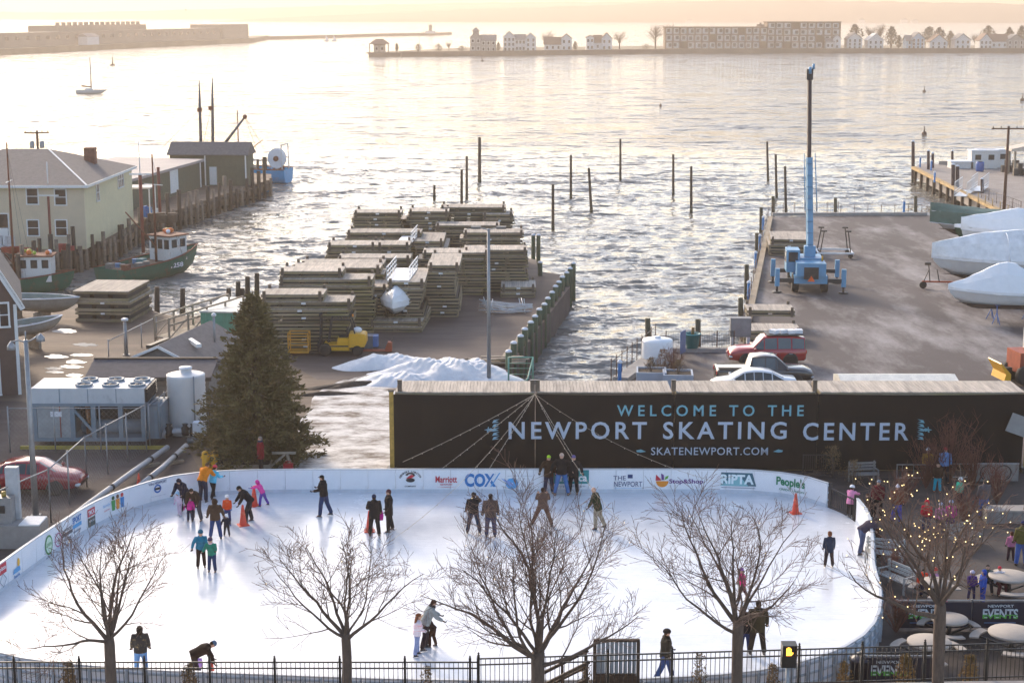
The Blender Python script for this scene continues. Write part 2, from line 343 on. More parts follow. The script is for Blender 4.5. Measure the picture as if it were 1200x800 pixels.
# ------------------------------------------------------------------ rink boards: straight panels, one object each, printed logos as flat lettering
m_board = M('white_board_plastic', (.80,.82,.85), .35, var=.05, scale=.8, dirt=(.62,.64,.66), dscale=1.3, damt=.36)
m_bframe = M('board_frame_metal', (.42,.48,.53), .5, var=.15, scale=2)
m_kick = M('board_kick_strip', (.55,.60,.66), .4, var=.1)
m_cap = M('board_cap_rail', (.50,.52,.54), .45, var=.1)
BZ0, BZ1 = .02, 1.10
bpts = [tuple(v)[:2] for v in smooth_path([(x, y, 0) for x, y in OUT], 2, True)]
# even out the panel lengths along the outline
def resample(P, step):
    P = [Vector((p[0], p[1])) for p in P]; P.append(P[0].copy()); L = [0]
    for a, b in zip(P, P[1:]): L.append(L[-1]+(b-a).length)
    n = int(round(L[-1]/step)); out = []; k = 0
    for i in range(n):
        t = L[-1]*i/n
        while L[k+1] < t: k += 1
        out.append(P[k].lerp(P[k+1], (t-L[k])/(L[k+1]-L[k])))
    return out
bp = resample([tuple(v)[:2] for v in smooth_path([(x, y, 0) for x, y in OUT], 8, True)], 1.22)
NB = len(bp)
cen = Vector((-2.4, 60.5))
boards = T('rink_boards', 'low white barrier of curved panels with printed sponsor logos running all around the ice', 'rink boards', (0, 0, 0))
PAN = []
for i in range(NB):
    a, b = bp[i], bp[(i+1) % NB]; d = b-a; L = d.length; ang = math.atan2(d.y, d.x)
    # local frame of the panel: x along, y outward/inward
    nrm = Vector((-d.y, d.x)).normalized(); inward = 1 if nrm.dot(cen-a) > 0 else -1
    PAN.append((a, b, ang, L, inward))
    if min(a.x, b.x) > 13.0 and 67.1 < (a.y+b.y)/2 < 68.9: continue      # gate on the far right
    mb = MB(); g = .006
    mb.box(g, L-g, -.03, .03, BZ0+.16, BZ1-.03, 0)
    mb.box(0, L, -.042, .042, BZ0, BZ0+.16, 2)
    mb.box(0, L, -.055, .055, BZ1-.03, BZ1+.015, 3)
    o = -inward
    for xx in (0.02, L/2-.03):                                       # steel frame on the outer side
        mb.box(xx, xx+.06, min(o*.032, o*.12), max(o*.032, o*.12), BZ0, BZ1-.04, 1)
    for zz in (.30, .62, .94):
        mb.box(.09, L-.02, min(o*.031, o*.09), max(o*.031, o*.09), zz, zz+.06, 1)
    mb.build('board_panel', [m_board, m_bframe, m_kick, m_cap], boards, (a.x, a.y, 0), ang)
def nearest_panel(x, y):
    return min(range(NB), key=lambda i: ((PAN[i][0]+PAN[i][1])/2-Vector((x, y))).length)
def on_board(mbs, px, py, name='logo', parts=None):
    """stand flat prints on the inner face of the board under a photo pixel (pixel height gives the height on the board)"""
    # find the board point along the pixel's ray
    best = None; o = Vector((0, 0, CAM_H)); d = Vector(ray(px, py))
    for i, (a, b, ang, L, inw) in enumerate(PAN):
        u = Vector((d.x, d.y)); e = b-a; den = u.x*e.y-u.y*e.x
        if abs(den) < 1e-9: continue
        t = (a.x*e.y-a.y*e.x)/den; s_ = (a.x*u.y-a.y*u.x)/den
        if -.001 <= s_ <= 1.001 and t > 0 and a.y > 51.5:
            z = CAM_H + d.z*t
            if -.3 < z < 1.5 and (best is None or t > best[0]): best = (t, i, z)
    t, i, z = best; a, b, ang, L, inw = PAN[i]
    p = o + d*t
    rz = ang if inw < 0 else ang+math.pi                             # prints face -y locally, i.e. inward
    s0 = (Vector((p.x, p.y))-a).length; sgn = 1 if inw < 0 else -1
    for nm, mb, mat in mbs:
        for mb in (split_letters(mb) if nm == 'lettering' else [mb]):      # every letter lies on the panel it falls on
            xs = [v[0] for v in mb.v]; xc = (min(xs)+max(xs))/2; j, s_ = i, s0+sgn*xc
            while s_ > PAN[j][3]: s_ -= PAN[j][3]; j = (j+1) % NB
            while s_ < 0: j = (j-1) % NB; s_ += PAN[j][3]
            a2, b2, ang2, L2, inw2 = PAN[j]; q = a2.lerp(b2, s_/L2); nin = Vector((-(b2-a2).y, (b2-a2).x)).normalized()*inw2
            shift(mb, -xc).build('letter' if nm == 'lettering' else nm, [mat], boards, (q.x+nin.x*.045, q.y+nin.y*.045, z), ang2 if inw2 < 0 else ang2+math.pi)
def ink(name, hexc, rough=.5): return M('ink_'+name, hexc, rough, var=.05)
def shift(mb, dx=0, dz=0, dy=0): mb.v = [(v[0]+dx, v[1]+dy, v[2]+dz) for v in mb.v]; return mb
def disc(r, n=20, c=(0, 0), rz=None, y=-.006):
    rz = rz or r; return MB().add([(c[0]+r*math.cos(2*math.pi*i/n), y, c[1]+rz*math.sin(2*math.pi*i/n)) for i in range(n)], [tuple(range(n))])
def flat(poly, y=-.006): return MB().add([(p[0], y, p[1]) for p in poly], [tuple(range(len(poly)))])
def ringp(r0, r1, n=24, c=(0, 0), y=-.006, a0=0, a1=2*math.pi, sx=1):
    vs = []; 
    for i in range(n+1):
        a = a0+(a1-a0)*i/n
        vs += [(c[0]+sx*r0*math.cos(a), y, c[1]+r0*math.sin(a)), (c[0]+sx*r1*math.cos(a), y, c[1]+r1*math.sin(a))]
    return MB().add(vs, [(2*i, 2*i+1, 2*i+3, 2*i+2) for i in range(n)])
def arc_text(txt, r, a0, a1, h):
    out = MB(); n = len(txt)
    for i, ch in enumerate(txt):
        if ch == ' ': continue
        a = a0+(a1-a0)*i/(n-1); t = text_mesh(ch, None, h, .02)
        q = Matrix.Rotation(-(a-math.pi/2), 3, 'Y')
        out.add([Vector((r*math.cos(a), 0, r*math.sin(a))) + q @ Vector(v) for v in t.v], t.f)
    return out
K = 1/25.0                                                           # metres per photo pixel on the far boards
navy, red, teal, green, blk = ink('navy', '#1f3d6e'), ink('red', '#c2243c'), ink('teal', '#0f8a8c'), ink('green', '#0f7d55'), ink('black', '#20242a')
blue, purple, orange, sky_ = ink('blue', '#1274b8'), ink('purple', '#5b2a7d'), ink('orange', '#e08a24'), ink('light_blue', '#56a4d8')
on_board([('lettering', arc_text('NEWPORT LOBSTER', .52, R(150), R(30), .09), blk),
          ('emblem', shift(disc(.20, 18, (0, 0), .10), 0, .12), blk), ('emblem', shift(ringp(.10, .17, 16, (0, .30), a0=.2, a1=2.9, sx=1.3), 0, 0), blk),
          ('emblem', shift(flat([(-.2,.2),(.05,.38),(.2,.3),(.02,.2)]), 0, 0), red),
          ('lettering', shift(text_mesh('COMPANY', .5, .07, .02), 0, -.16), blk)], 481, 565)
on_board([('lettering', text_mesh('Marriott', 24*K, .30, .02), red), ('lettering', shift(text_mesh('NEWPORT', .55, .08, .01), 0, -.24), red), ('emblem', shift(flat([(-.5,0),(0,-.035),(.5,0),(0,-.015)]), 0, -.34), red)], 523, 561)
on_board([('lettering', text_mesh('COX', 35*K, .62, .045, 1.0), blue), ('emblem', shift(flat([(.38,-.3),(.44,-.3),(.84,.34),(.78,.34)], -.009), .05, 0), sky_), ('emblem', shift(flat([(.26,-.3),(.31,-.3),(.70,.34),(.65,.34)], -.009), 0, 0), m_board)], 563, 562)
on_board([('emblem', shift(ringp(.05, .26, 9, (0, 0), sx=1.1), 0, 0), sky_), ('emblem', flat([(-.5,.25),(-.1,.1),(-.2,.2),(.1,-.05),(-.05,-.12)], -.008), ink('periwinkle', '#7f9fd6')), ('lettering', shift(text_mesh('snowflake foundation', 1.1, .05, 0), .35, .36), ink('grey', '#8d99a6'))], 600, 566)
on_board([('emblem', flat([(-.8,-.24),(.8,-.24),(.8,.38),(-.8,.38)]), teal), ('lettering', shift(text_mesh('america', 1.4, .34, .03), .02, .03, -.004), m_board), ('lettering', shift(text_mesh('cup village', 1.3, .10, .01), 0, -.36), ink('grey', '#8d99a6'))], 669, 560)
on_board([('lettering', shift(text_mesh('THE', .55, .20, .0), -.38, .14), navy), ('lettering', shift(text_mesh('NEWPORT', 1.25, .24, .0), 0, -.14), navy), ('emblem', shift(flat([(-.10,-.07),(.12,-.07),(.12,.10),(-.10,.10)]), .08, .2), navy), ('emblem', shift(flat([(-.6,0),(.6,0),(.6,.012),(-.6,.012)]), 0, -.33), sky_)], 736, 563)
on_board([('emblem', ringp(.0, .28, 14, (0, 0), a0=math.pi, a1=2*math.pi), orange), ('emblem', flat([(-.3,.02),(-.28,.30),(-.08,.10),(-.04,.03)]), red), ('emblem', flat([(-.03,.05),(-.06,.36),(.06,.28),(.08,.05)]), purple), ('emblem', flat([(.10,.05),(.14,.20),(.28,.26),(.24,.12)]), ink('lime', '#5aa83c'))], 776, 563)
on_board([('lettering', text_mesh('Stop&Shop', 38*K, .26, .022), purple)], 804, 564)
on_board([('emblem', flat([(-.78,-.26),(.84,-.26),(.66,.34),(-.74,.34)]), ink('deep_teal', '#2d6273')), ('emblem', flat([(-.78,-.27),(.5,-.27),(.1,.2),(-.3,.05)], -.009), ink('pale_teal', '#7fb9bf')), ('lettering', shift(text_mesh('RIPTA', 1.45, .44, .04), 0, .04, -.007), ink('ice_white', '#dfeef0')), ('emblem', shift(flat([(-.7,0),(.8,0),(.8,.02),(-.7,.02)]), 0, -.36), navy)], 864, 562)
on_board([('lettering', text_mesh("People's", 34*K, .52, .03), green), ('lettering', shift(text_mesh('CREDIT UNION', 1.2, .09, .01), .05, -.32), green)], 927, 566)
# left bend
on_board([('lettering', shift(text_mesh('Volvo NEWPORT', .95, .12, .02), 0, .26), navy), ('emblem', ringp(.12, .19, 16), ink('badge_blue', '#2c6bb3')), ('emblem', flat([(-.14,-.05),(.14,-.05),(.14,.05),(-.14,.05)], -.009), blk), ('lettering', shift(text_mesh('volvocarsnewport.com', .8, .045, 0), 0, -.32), ink('grey', '#8d99a6'))], 184, 572)
for k, (cx, cc, hd) in enumerate(((-.28, '#4d9c56', '#274f2b'), (.0, '#e2923b', '#6a3d1a'), (.28, '#3a87c4', '#c23a3f'))):
    on_board([('emblem', shift(flat([(-.09,-.32),(.09,-.32),(.12,.12),(-.12,.12)]), cx, 0), ink('figure%d' % k, cc)), ('emblem', shift(disc(.09, 12, (0, .22)), cx, 0), ink('head%d' % k, hd))], 137, 587)
on_board([('lettering', text_mesh('family', .55, .17, .0, shear=.3), sky_), ('lettering', shift(text_mesh('SHOPS', .4, .07, .0), 0, -.2), red)], 124, 592)
on_board([('emblem', shift(flat([(-.3,.08),(.3,.08),(.3,.40),(-.3,.40)]), 0, 0), red), ('lettering', shift(text_mesh('YMCA', .5, .2, .03), 0, .24, -.004), m_board), ('emblem', flat([(-.3,-.36),(.3,-.36),(.3,.02),(-.3,.02)]), ink('grey_green', '#4d5b57')), ('lettering', shift(text_mesh('JOIN US', .45, .12, .01), 0, -.14, -.004), m_board)], 106, 606)
on_board([('lettering', shift(text_mesh('SPORT', .75, .26, .03), 0, .16), blue), ('emblem', flat([(-.38,-.18),(.38,-.18),(.38,-.02),(-.38,-.02)]), sky_), ('emblem', flat([(-.36,-.36),(.3,-.36),(.3,-.28),(-.36,-.28)]), ink('grey', '#8d99a6'))], 89, 612)
on_board([('lettering', shift(text_mesh('NEWPORT', .8, .12, .02), 0, .12), blk), ('emblem', flat([(-.42,-.12),(.42,-.12),(.42,.02),(-.42,.02)]), ink('dark_grey', '#50565e')), ('lettering', shift(text_mesh('HOTEL', .6, .1, .02), 0, -.26), blk)], 78, 623)
on_board([('emblem', ringp(.24, .29, 20), ink('rose', '#b25a86')), ('lettering', text_mesh('wines', .4, .12, 0, shear=.2), ink('rose', '#b25a86'))], 67, 632)
on_board([('emblem', disc(.32, 20, rz=.40), ink('leaf_green', '#3f8f4a')), ('emblem', disc(.25, 20, rz=.32, y=-.009), ink('pale_green', '#cfe6cf')), ('lettering', shift(text_mesh('GREEN', .42, .13, .02), 0, .02, -.006), ink('leaf_green', '#3f8f4a')), ('emblem', shift(flat([(-.3,0),(.3,0),(.3,.05),(-.3,.05)]), 0, -.5), ink('grey', '#8d99a6'))], 56, 638)
on_board([('emblem', disc(.11, 12, (.12, .16), rz=.16), ink('sun_yellow', '#efb63a')), ('emblem', flat([(-.4,-.18),(.25,-.18),(.2,.02),(-.3,.0)]), sky_), ('lettering', shift(text_mesh('bank', .5, .12, .02), -.05, -.3), blue)], 19, 664)
on_board([('emblem', flat([(-.3,.0),(.3,.0),(.3,.45),(-.3,.45)]), red), ('lettering', shift(text_mesh('pizza', .5, .2, .02), 0, .2, -.004), m_board), ('emblem', ringp(.24, .28, 4, (0, -.25)), ink('grey', '#8d99a6'))], 2, 672)
# barred gate in the far right corner of the boards
gate = T('rink_gate', 'dark barred metal gate in the far right bend of the white boards', 'gate', (13.72, 69.0, 0), math.atan2(-1.85, .68))
m_dkmetal = M('dark_metal', (.035,.035,.038), .5, metal=.4, var=.2)
mb = MB(); mb.box(0, 1.95, -.025, .025, .9, .95); mb.box(0, 1.95, -.025, .025, .12, .17); mb.box(0, .05, -.025, .025, .02, 1.15); mb.box(1.9, 1.95, -.025, .025, .02, 1.15)
mb.build('gate_frame', [m_dkmetal], gate)
bar = MB().box(-.01, .01, -.01, .01, .17, .9).mesh('bar', [m_dkmetal])
for k in range(12): ob('bar', bar, gate, (.15+k*.15, 0, 0))
# ------------------------------------------------------------------ the welcome sign: four stacks of wooden floats behind dark mesh cloth
m_float = M('weathered_float_wood', (.27,.215,.15), .85, var=.42, scale=1.2, stretch=(.5,3,3), bump=.3, dirt=(.17,.15,.045), dscale=.6, damt=.46, rnd=.38)
m_fdeck = M('float_deck_wood', (.45,.39,.325), .85, var=.32, scale=1.5, stretch=(4,.4,2), bump=.2, dirt=(.24,.21,.18), dscale=.5, damt=.40, rnd=.18)
m_drum = M('black_float_drum', (.02,.02,.022), .6, var=.3)
m_post = M('float_post_wood', (.15,.115,.085), .85, var=.35, scale=3)
m_white = M('white_plate', (.75,.75,.74), .5, var=.06)
FL = {}
def float_parts(L, W, H):
    """shared meshes of one wooden dock float: plank deck, rim boards, corner posts, drums"""
    k = (L, W, H)
    if k in FL: return FL[k]
    rnd = random.Random(int(L*100+W*10)); dk = MB(); n = int(L/.155); st = L/n
    for i in range(n):
        dz = rnd.uniform(-.006, .006); dk.box(i*st+.006, (i+1)*st-.006, 0, W, H-.045+dz, H+dz)
    longb = MB().box(0, L, 0, .05, H-.20, H-.048); lowb = MB().box(0, L, 0, .05, .02, H*.32)
    endb = MB().box(0, .05, .052, W-.052, H-.20, H-.048); lowe = MB().box(0, .05, .052, W-.052, .02, H*.32)
    post = MB().box(-.09, .09, -.09, .09, .0, H+.22)
    dr = MB(); nd = max(2, int(L/1.3))
    for i in range(nd): dr.box(L*(i+.12)/nd, L*(i+.88)/nd, .12, W-.12, .015, H-.06)
    FL[k] = dict(deck=dk.mesh('deck', [m_fdeck]), long=longb.mesh('side_board', [m_float]), low=lowb.mesh('side_board', [m_float]), end=endb.mesh('end_board', [m_float]), lowe=lowe.mesh('end_board', [m_float]), post=post.mesh('corner_post', [m_post]), drum=dr.mesh('flotation_drums', [m_drum]),
                 plate=MB().box(-.14, .14, -.01, .01, -.06, .06).mesh('number_plate', [m_white]))
    return FL[k]
def float_dock(L, W, H, loc, rz, label, group, deck=True, plate=False, posts=True, name='dock_float', cat='float'):
    p = float_parts(L, W, H); t = T(name, label, cat, loc, rz, group)
    if deck: ob('deck', p['deck'], t)
    else: ob('flotation_drums', p['drum'], t)
    ob('side_board', p['long'], t, (0, -.002, 0)); ob('side_board', p['low'], t, (0, -.002, 0))
    ob('side_board', p['long'], t, (0, W-.048, 0)); ob('side_board', p['low'], t, (0, W-.048, 0))
    for x in (-.002, L-.048): ob('end_board', p['end'], t, (x, 0, 0)); ob('end_board', p['lowe'], t, (x, 0, 0))
    if deck: ob('flotation_drums', p['drum'], t)
    if posts:
        for x, y in ((.2, -.06), (L-.2, -.06), (.2, W+.06), (L-.2, W+.06)): ob('corner_post', p['post'], t, (x, y, 0))
    if plate: ob('number_plate', p['plate'], t, (L*.5, -.015, H-.12))
    return t
ORD = ('topmost', 'second', 'third', 'fourth', 'fifth', 'sixth', 'seventh', 'eighth', 'ninth', 'tenth', 'eleventh')
def stack(n, L, W, H, loc, rz, where, jit=.11, posts=True, seed=0, plates=True, top=''):
    """n floats on top of each other; where names the stack"""
    rnd = random.Random(seed or int(abs(loc[0])*7+loc[1]*3)); grp = 'floats of the ' + where
    for i in range(n):
        x, y = loc[0]+rnd.uniform(-jit, jit)*2.2, loc[1]+rnd.uniform(-jit, jit); k = n-1-i
        lab = ('topmost wooden float, ' if k == 0 else ORD[k] + ' float from the top, ') + where
        float_dock(L, W, H, (x, y, loc[2]+i*(H+.005)), rz+rnd.uniform(-.006, .006), lab, grp, deck=k < 2, plate=plates and rnd.random() < .7, posts=k == 0 and posts)
m_banner = bpy.data.materials.new('black_mesh_cloth'); m_banner.use_nodes = True
_n = m_banner.node_tree.nodes; _p = _n['Principled BSDF']; _p.inputs['Base Color'].default_value = (.0095,.0092,.0098,1); _p.inputs['Roughness'].default_value = .85; _p.inputs['Specular IOR Level'].default_value = .15
_tc = _n.new('ShaderNodeTexCoord'); _z = _n.new('ShaderNodeTexNoise'); _z.inputs['Scale'].default_value = .9; _z.inputs['Detail'].default_value = 6; m_banner.node_tree.links.new(_tc.outputs['Object'], _z.inputs['Vector'])
_r = _n.new('ShaderNodeMapRange'); _r.inputs[1].default_value = .35; _r.inputs[2].default_value = .65; _r.inputs[3].default_value = .995; _r.inputs[4].default_value = .965
m_banner.node_tree.links.new(_z.outputs['Fac'], _r.inputs[0]); m_banner.node_tree.links.new(_r.outputs[0], _p.inputs['Alpha'])
SY = 74.9                                                            # front of the sign
sgx = [(463, 625), (629, 786), (791, 953), (958, 1196)]
for k, (a, b) in enumerate(sgx):
    x0, x1 = at(a, 552, SY).x, at(b, 552, SY).x
    stack(7, round(x1-x0, 2), 2.4, .535, (x0, SY+.12, 0), 0, ('leftmost', 'second', 'third', 'longest rightmost')[k] + ' stack behind the black banner', jit=.02, seed=k+1, plates=False, posts=False)
def cloth(x0, x1, z0, z1, seed):
    rnd = random.Random(seed); nx, nz = int((x1-x0)*5), 22; rows = []
    fold = [(rnd.uniform(x0, x1), rnd.uniform(.25, .9), rnd.uniform(.03, .09), rnd.uniform(-.9, .9)) for _ in range(int((x1-x0)*1.1))]
    for j in range(nz+1):
        z = z0+(z1-z0)*j/nz; r = []
        for i in range(nx+1):
            x = x0+(x1-x0)*i/nx; dy = 0
            for fx, fw, fa, fs in fold: dy += fa*math.exp(-((x-fx-fs*(z-2))/(.22*fw+.1))**2)
            zz = z - (.05*math.sin((x-x0)/(x1-x0)*math.pi) if j == nz else 0)
            dy = min(dy, .12); r.append((x, -.10-dy*math.sin(math.pi*min(1, max(.15, j/nz)))*.9, zz))
        rows.append(r)
    return MB().loft(rows, closed=False, cap=False)
sign = T('welcome_banner', 'long black mesh banner with big grey and teal capital letters, tied over stacked floats', 'banner', (0, SY, 0))
ends = [at(462, 552, SY).x, at(627, 552, SY).x, at(788.5, 552, SY).x, at(955.5, 552, SY).x, at(1196, 552, SY).x]
for k in range(4): cloth(ends[k]+.01, ends[k+1]-.01, .12, 3.72, k+3).build('cloth_panel', [m_banner], sign)
m_letg = M('banner_grey_ink', (.48,.55,.66), .6, var=.06); m_lett = M('banner_teal_ink', (.16,.42,.52), .6, var=.06)
def sign_text(txt, x0, x1, ytop, ybot, mat, bold, sp):
    a, b = at(x0, (ytop+ybot)/2, SY-.25), at(x1, (ytop+ybot)/2, SY-.25); zt, zb = at(x0, ytop, SY-.25).z, at(x0, ybot, SY-.25).z
    for g in split_letters(text_mesh(txt, b.x-a.x, zt-zb, bold, sp)): g.build('letter', [mat], sign, ((a.x+b.x)/2, -.235, (zt+zb)/2))
sign_text('WELCOME TO THE', 723, 942, 474.5, 487.5, m_lett, .012, 1.55)
sign_text('NEWPORT', 596, 758, 494, 514.5, m_letg, .016, 1.30)
sign_text('SKATING', 777, 922, 494, 514.5, m_letg, .016, 1.30)
sign_text('CENTER', 941, 1065, 495, 516, m_letg, .016, 1.30)
sign_text('SKATENEWPORT.COM', 763, 900, 524, 533, m_letg, .008, 1.1)
for px, sg in ((751, 1), (912, -1)):
    p = at(px, 529, SY-.25); flat([(-.22*sg,.06),(.0,.11),(.24*sg,.0),(.0,-.04),(-.18*sg,-.02)]).build('emblem', [m_lett], sign, (p.x, -.235, p.z))
for px, sg in ((578, 1), (1082, -1)):                                # lacy anchor ornaments
    p = at(px, 504, SY-.25); mb = MB()
    for q in range(5):
        z0 = -.46+q*.2; mb.add(flat([(-.05*sg,z0),(.26*sg,z0+.05),(.10*sg,z0+.10),(.30*sg,z0+.19),(.02*sg,z0+.14)]).v, [(0,1,2,3,4)])
    mb.add(flat([(-.42*sg,.02),(-.1*sg,.10),(.05*sg,.03),(-.1*sg,-.06)]).v, [(0,1,2,3)]); mb.add(flat([(-.3*sg,-.1),(-.24*sg,.16),(-.2*sg,.16),(-.22*sg,-.1)]).v, [(0,1,2,3)])
    mb.build('emblem', [m_lett if sg < 0 else M('ornament_blue', (.22,.42,.55), .6)], sign, (p.x, -.235, p.z))
# yellow end posts and grey tie posts of the sign
m_ypost = M('yellow_wood_post', (.42,.26,.05), .7, var=.3, scale=4)
for px, dx, lab in ((463, -.12, 'yellow timber post at the left end of the black welcome banner'), (1197, .16, 'ochre timber post at the right end of the black welcome banner')):
    p = at(px, 552, SY); t = T('sign_post', lab, 'post', (p.x+dx, SY-.1, 0)); MB().box(-.1, .1, -.1, .1, 0, 3.85).build('timber', [m_ypost], t); MB().box(-.13, .13, -.13, .13, 3.85, 3.95).build('post_cap', [m_post], t)
    MB().box(-.22, .22, -.22, .22, 0, .25).build('foot_block', [m_dkmetal], t)
for px in (468, 624, 630, 790, 956):
    p = at(px, 460, SY); t = T('tie_post', 'dark stub post on the banner top, ' + {468: 'near its left end', 624: 'left of the meeting ropes', 630: 'right of the meeting ropes', 790: 'before the planters', 956: 'below the pickup bonnet'}[px], 'post', (p.x, SY+.3, 3.78), 0)
    MB().box(-.1, .1, -.1, .1, 0, .5).build('stub', [m_post], t); MB().box(-.115, .115, -.115, .115, .5, .53).build('cap', [m_dkmetal], t)
# grey leaning panel at the right end of the sign
p = G(1192, 552); t = T('leaning_sign', 'blank grey panel tilted on the ochre post at the right end', 'sign', (p.x-.1, SY-.45, 2.3)); mb = MB(); mb.obox((0,0,0), (1.2,.05,.9), 0, 0, .35); mb.build('panel', [M('grey_panel', (.30,.29,.28), .6)], t); MB().cbox((.3,.13,0), (.12,.2,.12)).build('bracket', [m_dkmetal], t)
# ------------------------------------------------------------------ people
PENDING = []
def remesh(o, voxel, extra=None): PENDING.append((o, voxel, extra))
def flush_remesh():
    for o, vx, ex in PENDING:
        md = o.modifiers.new('r', 'REMESH'); md.mode = 'VOXEL'; md.voxel_size = vx; md.use_smooth_shade = True
    dg = bpy.context.evaluated_depsgraph_get(); new = []
    for o, vx, ex in PENDING: new.append(bpy.data.meshes.new_from_object(o.evaluated_get(dg)))
    for (o, vx, ex), me in zip(PENDING, new):
        old = o.data; mats = list(old.materials); o.modifiers.clear(); me.materials.clear()
        for m in mats: me.materials.append(m)
        if ex:
            tmp = ex.mesh('tmp', mats); b = bmesh.new(); b.from_mesh(me)
            for f in b.faces: f.material_index = 0
            b.from_mesh(tmp); b.to_mesh(me); b.free(); bpy.data.meshes.remove(tmp)
        me.name = old.name; o.data = me; bpy.data.meshes.remove(old)
    PENDING.clear()
def cloth_mat(h, var=.25): return M('cloth_'+h.strip('#'), h, .9, var=var, scale=6, bump=.7, bscale=11, spec=.2)
m_skin = M('skin', (.50,.29,.20), .6, var=.08); m_eye = M('eye_dark', (.03,.02,.02), .4); m_lip = M('lip', (.38,.14,.12), .6)
m_skate = M('skate_boot_black', (.025,.025,.03), .45); m_skatew = M('skate_boot_white', (.7,.7,.72), .45); m_blade = M('steel_blade', (.55,.56,.58), .25, metal=1)
def rot2(pitch, out):   # limb direction: pitch forward from hanging straight down, out to the +x side
    return Vector((math.sin(out), math.sin(pitch)*math.cos(out), -math.cos(pitch)*math.cos(out)))
N_PEOPLE = 0
def person(px, py, yaw, h, label, jacket='#1a1a1e', trousers='#22262e', hat=None, hair='#3a2618', lean=0, legs=((0,0,4),(0,0,4)), arms=((8,10,12),(8,10,12)),
           coat=0., child=False, skates='b', gloves='#17171a', group=None, pos=None, longhair=False, head=(0, 0), mat_j=None, bulk=1.14, face=True, scarf=None):
    """feet under the pixel; yaw 0 looks away from the camera, 180 towards it, 90 to the left of the picture; legs = (pitch forward, knee bend, outward); arms = (pitch, outward, elbow)"""
    global N_PEOPLE; N_PEOPLE += 1
    p = pos if pos is not None else G(px, py, .02); gl = cloth_mat(gloves) if gloves else m_skin
    s = h/1.75; t = T('person', label, 'person', p, R(yaw), group)
    hs = 1.28 if child else 1.0                                      # children have larger heads for their height
    lean = R(lean); drop = 0
    L1, L2 = .44*s, .42*s
    feet = []; hips = Vector((0, 0, 0)); low = 0; J = []
    for side, (pi_, kn, out) in zip((-1, 1), legs):
        hip = Vector((side*.095*s, 0, 0)); d1 = rot2(R(pi_), R(out)*side); kne = hip+d1*L1; d2 = rot2(R(pi_-kn), R(out)*side); ank = kne+d2*L2
        J.append([hip, kne, ank]); low = min(low, ank.z-.10*s)
    hz = -low + (.035*s if skates else 0)
    for q in J:
        for v in q: v.z += hz
    up = Vector((0, math.sin(lean), math.cos(lean))); fwd = Vector((0, math.cos(lean), -math.sin(lean))); X = Vector((1, 0, 0))
    pel = Vector((0, 0, hz)); tw = .50*s
    waist = pel+up*.16*s; chest = pel+up*.36*s; shl = pel+up*tw; neck = pel+up*(tw+.09*s)
    hdir = (up + Vector((0, math.sin(R(head[0])), 0)) + X*math.sin(R(head[1]))).normalized()
    hc = neck+hdir*(.10*s*hs); hr = .098*s*hs
    hf = (Vector((0,1,0)) - hdir*hdir.y).normalized()                # face direction
    b = bulk
    def torso(mb, e, hem, top=True):
        rg = [(pel-up*hem*s, X*(.165*s*b+e), fwd*(.115*s*b+e)), (pel, X*(.165*s*b+e), fwd*(.115*s*b+e)), (waist, X*(.145*s*b+e), fwd*(.105*s*b+e)), (chest, X*(.175*s*b+e), fwd*(.125*s*b+e)), (shl-up*.03*s, X*(.175*s*b+e), fwd*(.105*s+e)), (shl+up*.035*s, X*(.10*s+e), fwd*(.075*s+e))]
        if top: rg.append((neck-up*.015*s, X*(.058*s+e), fwd*(.058*s+e)))
        mb.etube(rg, 14)
    A = []
    for side, (pi_, out, el) in zip((-1, 1), arms):
        sh = shl+X*side*.175*s*b-up*.02*s; d1 = rot2(R(pi_), R(out)*side); elb = sh+d1*.27*s; d2 = rot2(R(pi_+el), R(out*.5 if el < 90 else -out)*side); wr = elb+d2*.24*s
        A.append((sh, elb, wr, d2, side))
    # body: one continuous surface, fingers grown on at the wrists
    mb = MB(); torso(mb, 0, .05)
    mb.tube([neck-up*.08*s, neck+hdir*.03*s], .052*s, 10)
    fr = Matrix((X, hf, hdir)).transposed()
    prof = [(-1.12,.30,.34,.28),(-.95,.52,.58,.24),(-.55,.74,.84,.10),(0,.80,.98,0),(.45,.78,.95,-.02),(.8,.55,.68,-.05),(1.08,.12,.16,-.06)]
    mb.etube([(hc+hdir*z*hr*1.12+hf*o*hr, X*rx*hr, hf*ry*hr) for z, rx, ry, o in prof], 14)
    mb.tube([hc+hf*hr*.80+hdir*hr*.12, hc+hf*hr*1.16-hdir*hr*.22, hc+hf*hr*.9-hdir*hr*.3], [.10*hr,.17*hr,.15*hr], 6)
    for sx in (-1, 1): mb.etube([(hc+X*sx*hr*.78-hf*hr*.05, hf*.05*hr, hdir*.08*hr), (hc+X*sx*hr*.84-hf*hr*.06, hf*.2*hr, hdir*.3*hr), (hc+X*sx*hr*.92-hf*hr*.12, hf*.16*hr, hdir*.26*hr)], 8)
    for (hip, kne, ank), sd_ in zip(J, (-1, 1)):
        mb.tube([hip, hip.lerp(kne, .5), kne, kne.lerp(ank, .35), ank], [.088*s,.075*s,.055*s,.054*s,.036*s], 10)
        mb.tube([ank, ank+Vector((0,-.02*s,-.05*s)), ank+Vector((0,.06*s,-.065*s)), ank+Vector((0,.13*s,-.075*s))], [.038*s,.042*s,.038*s,.03*s], 8)
    ex = MB()
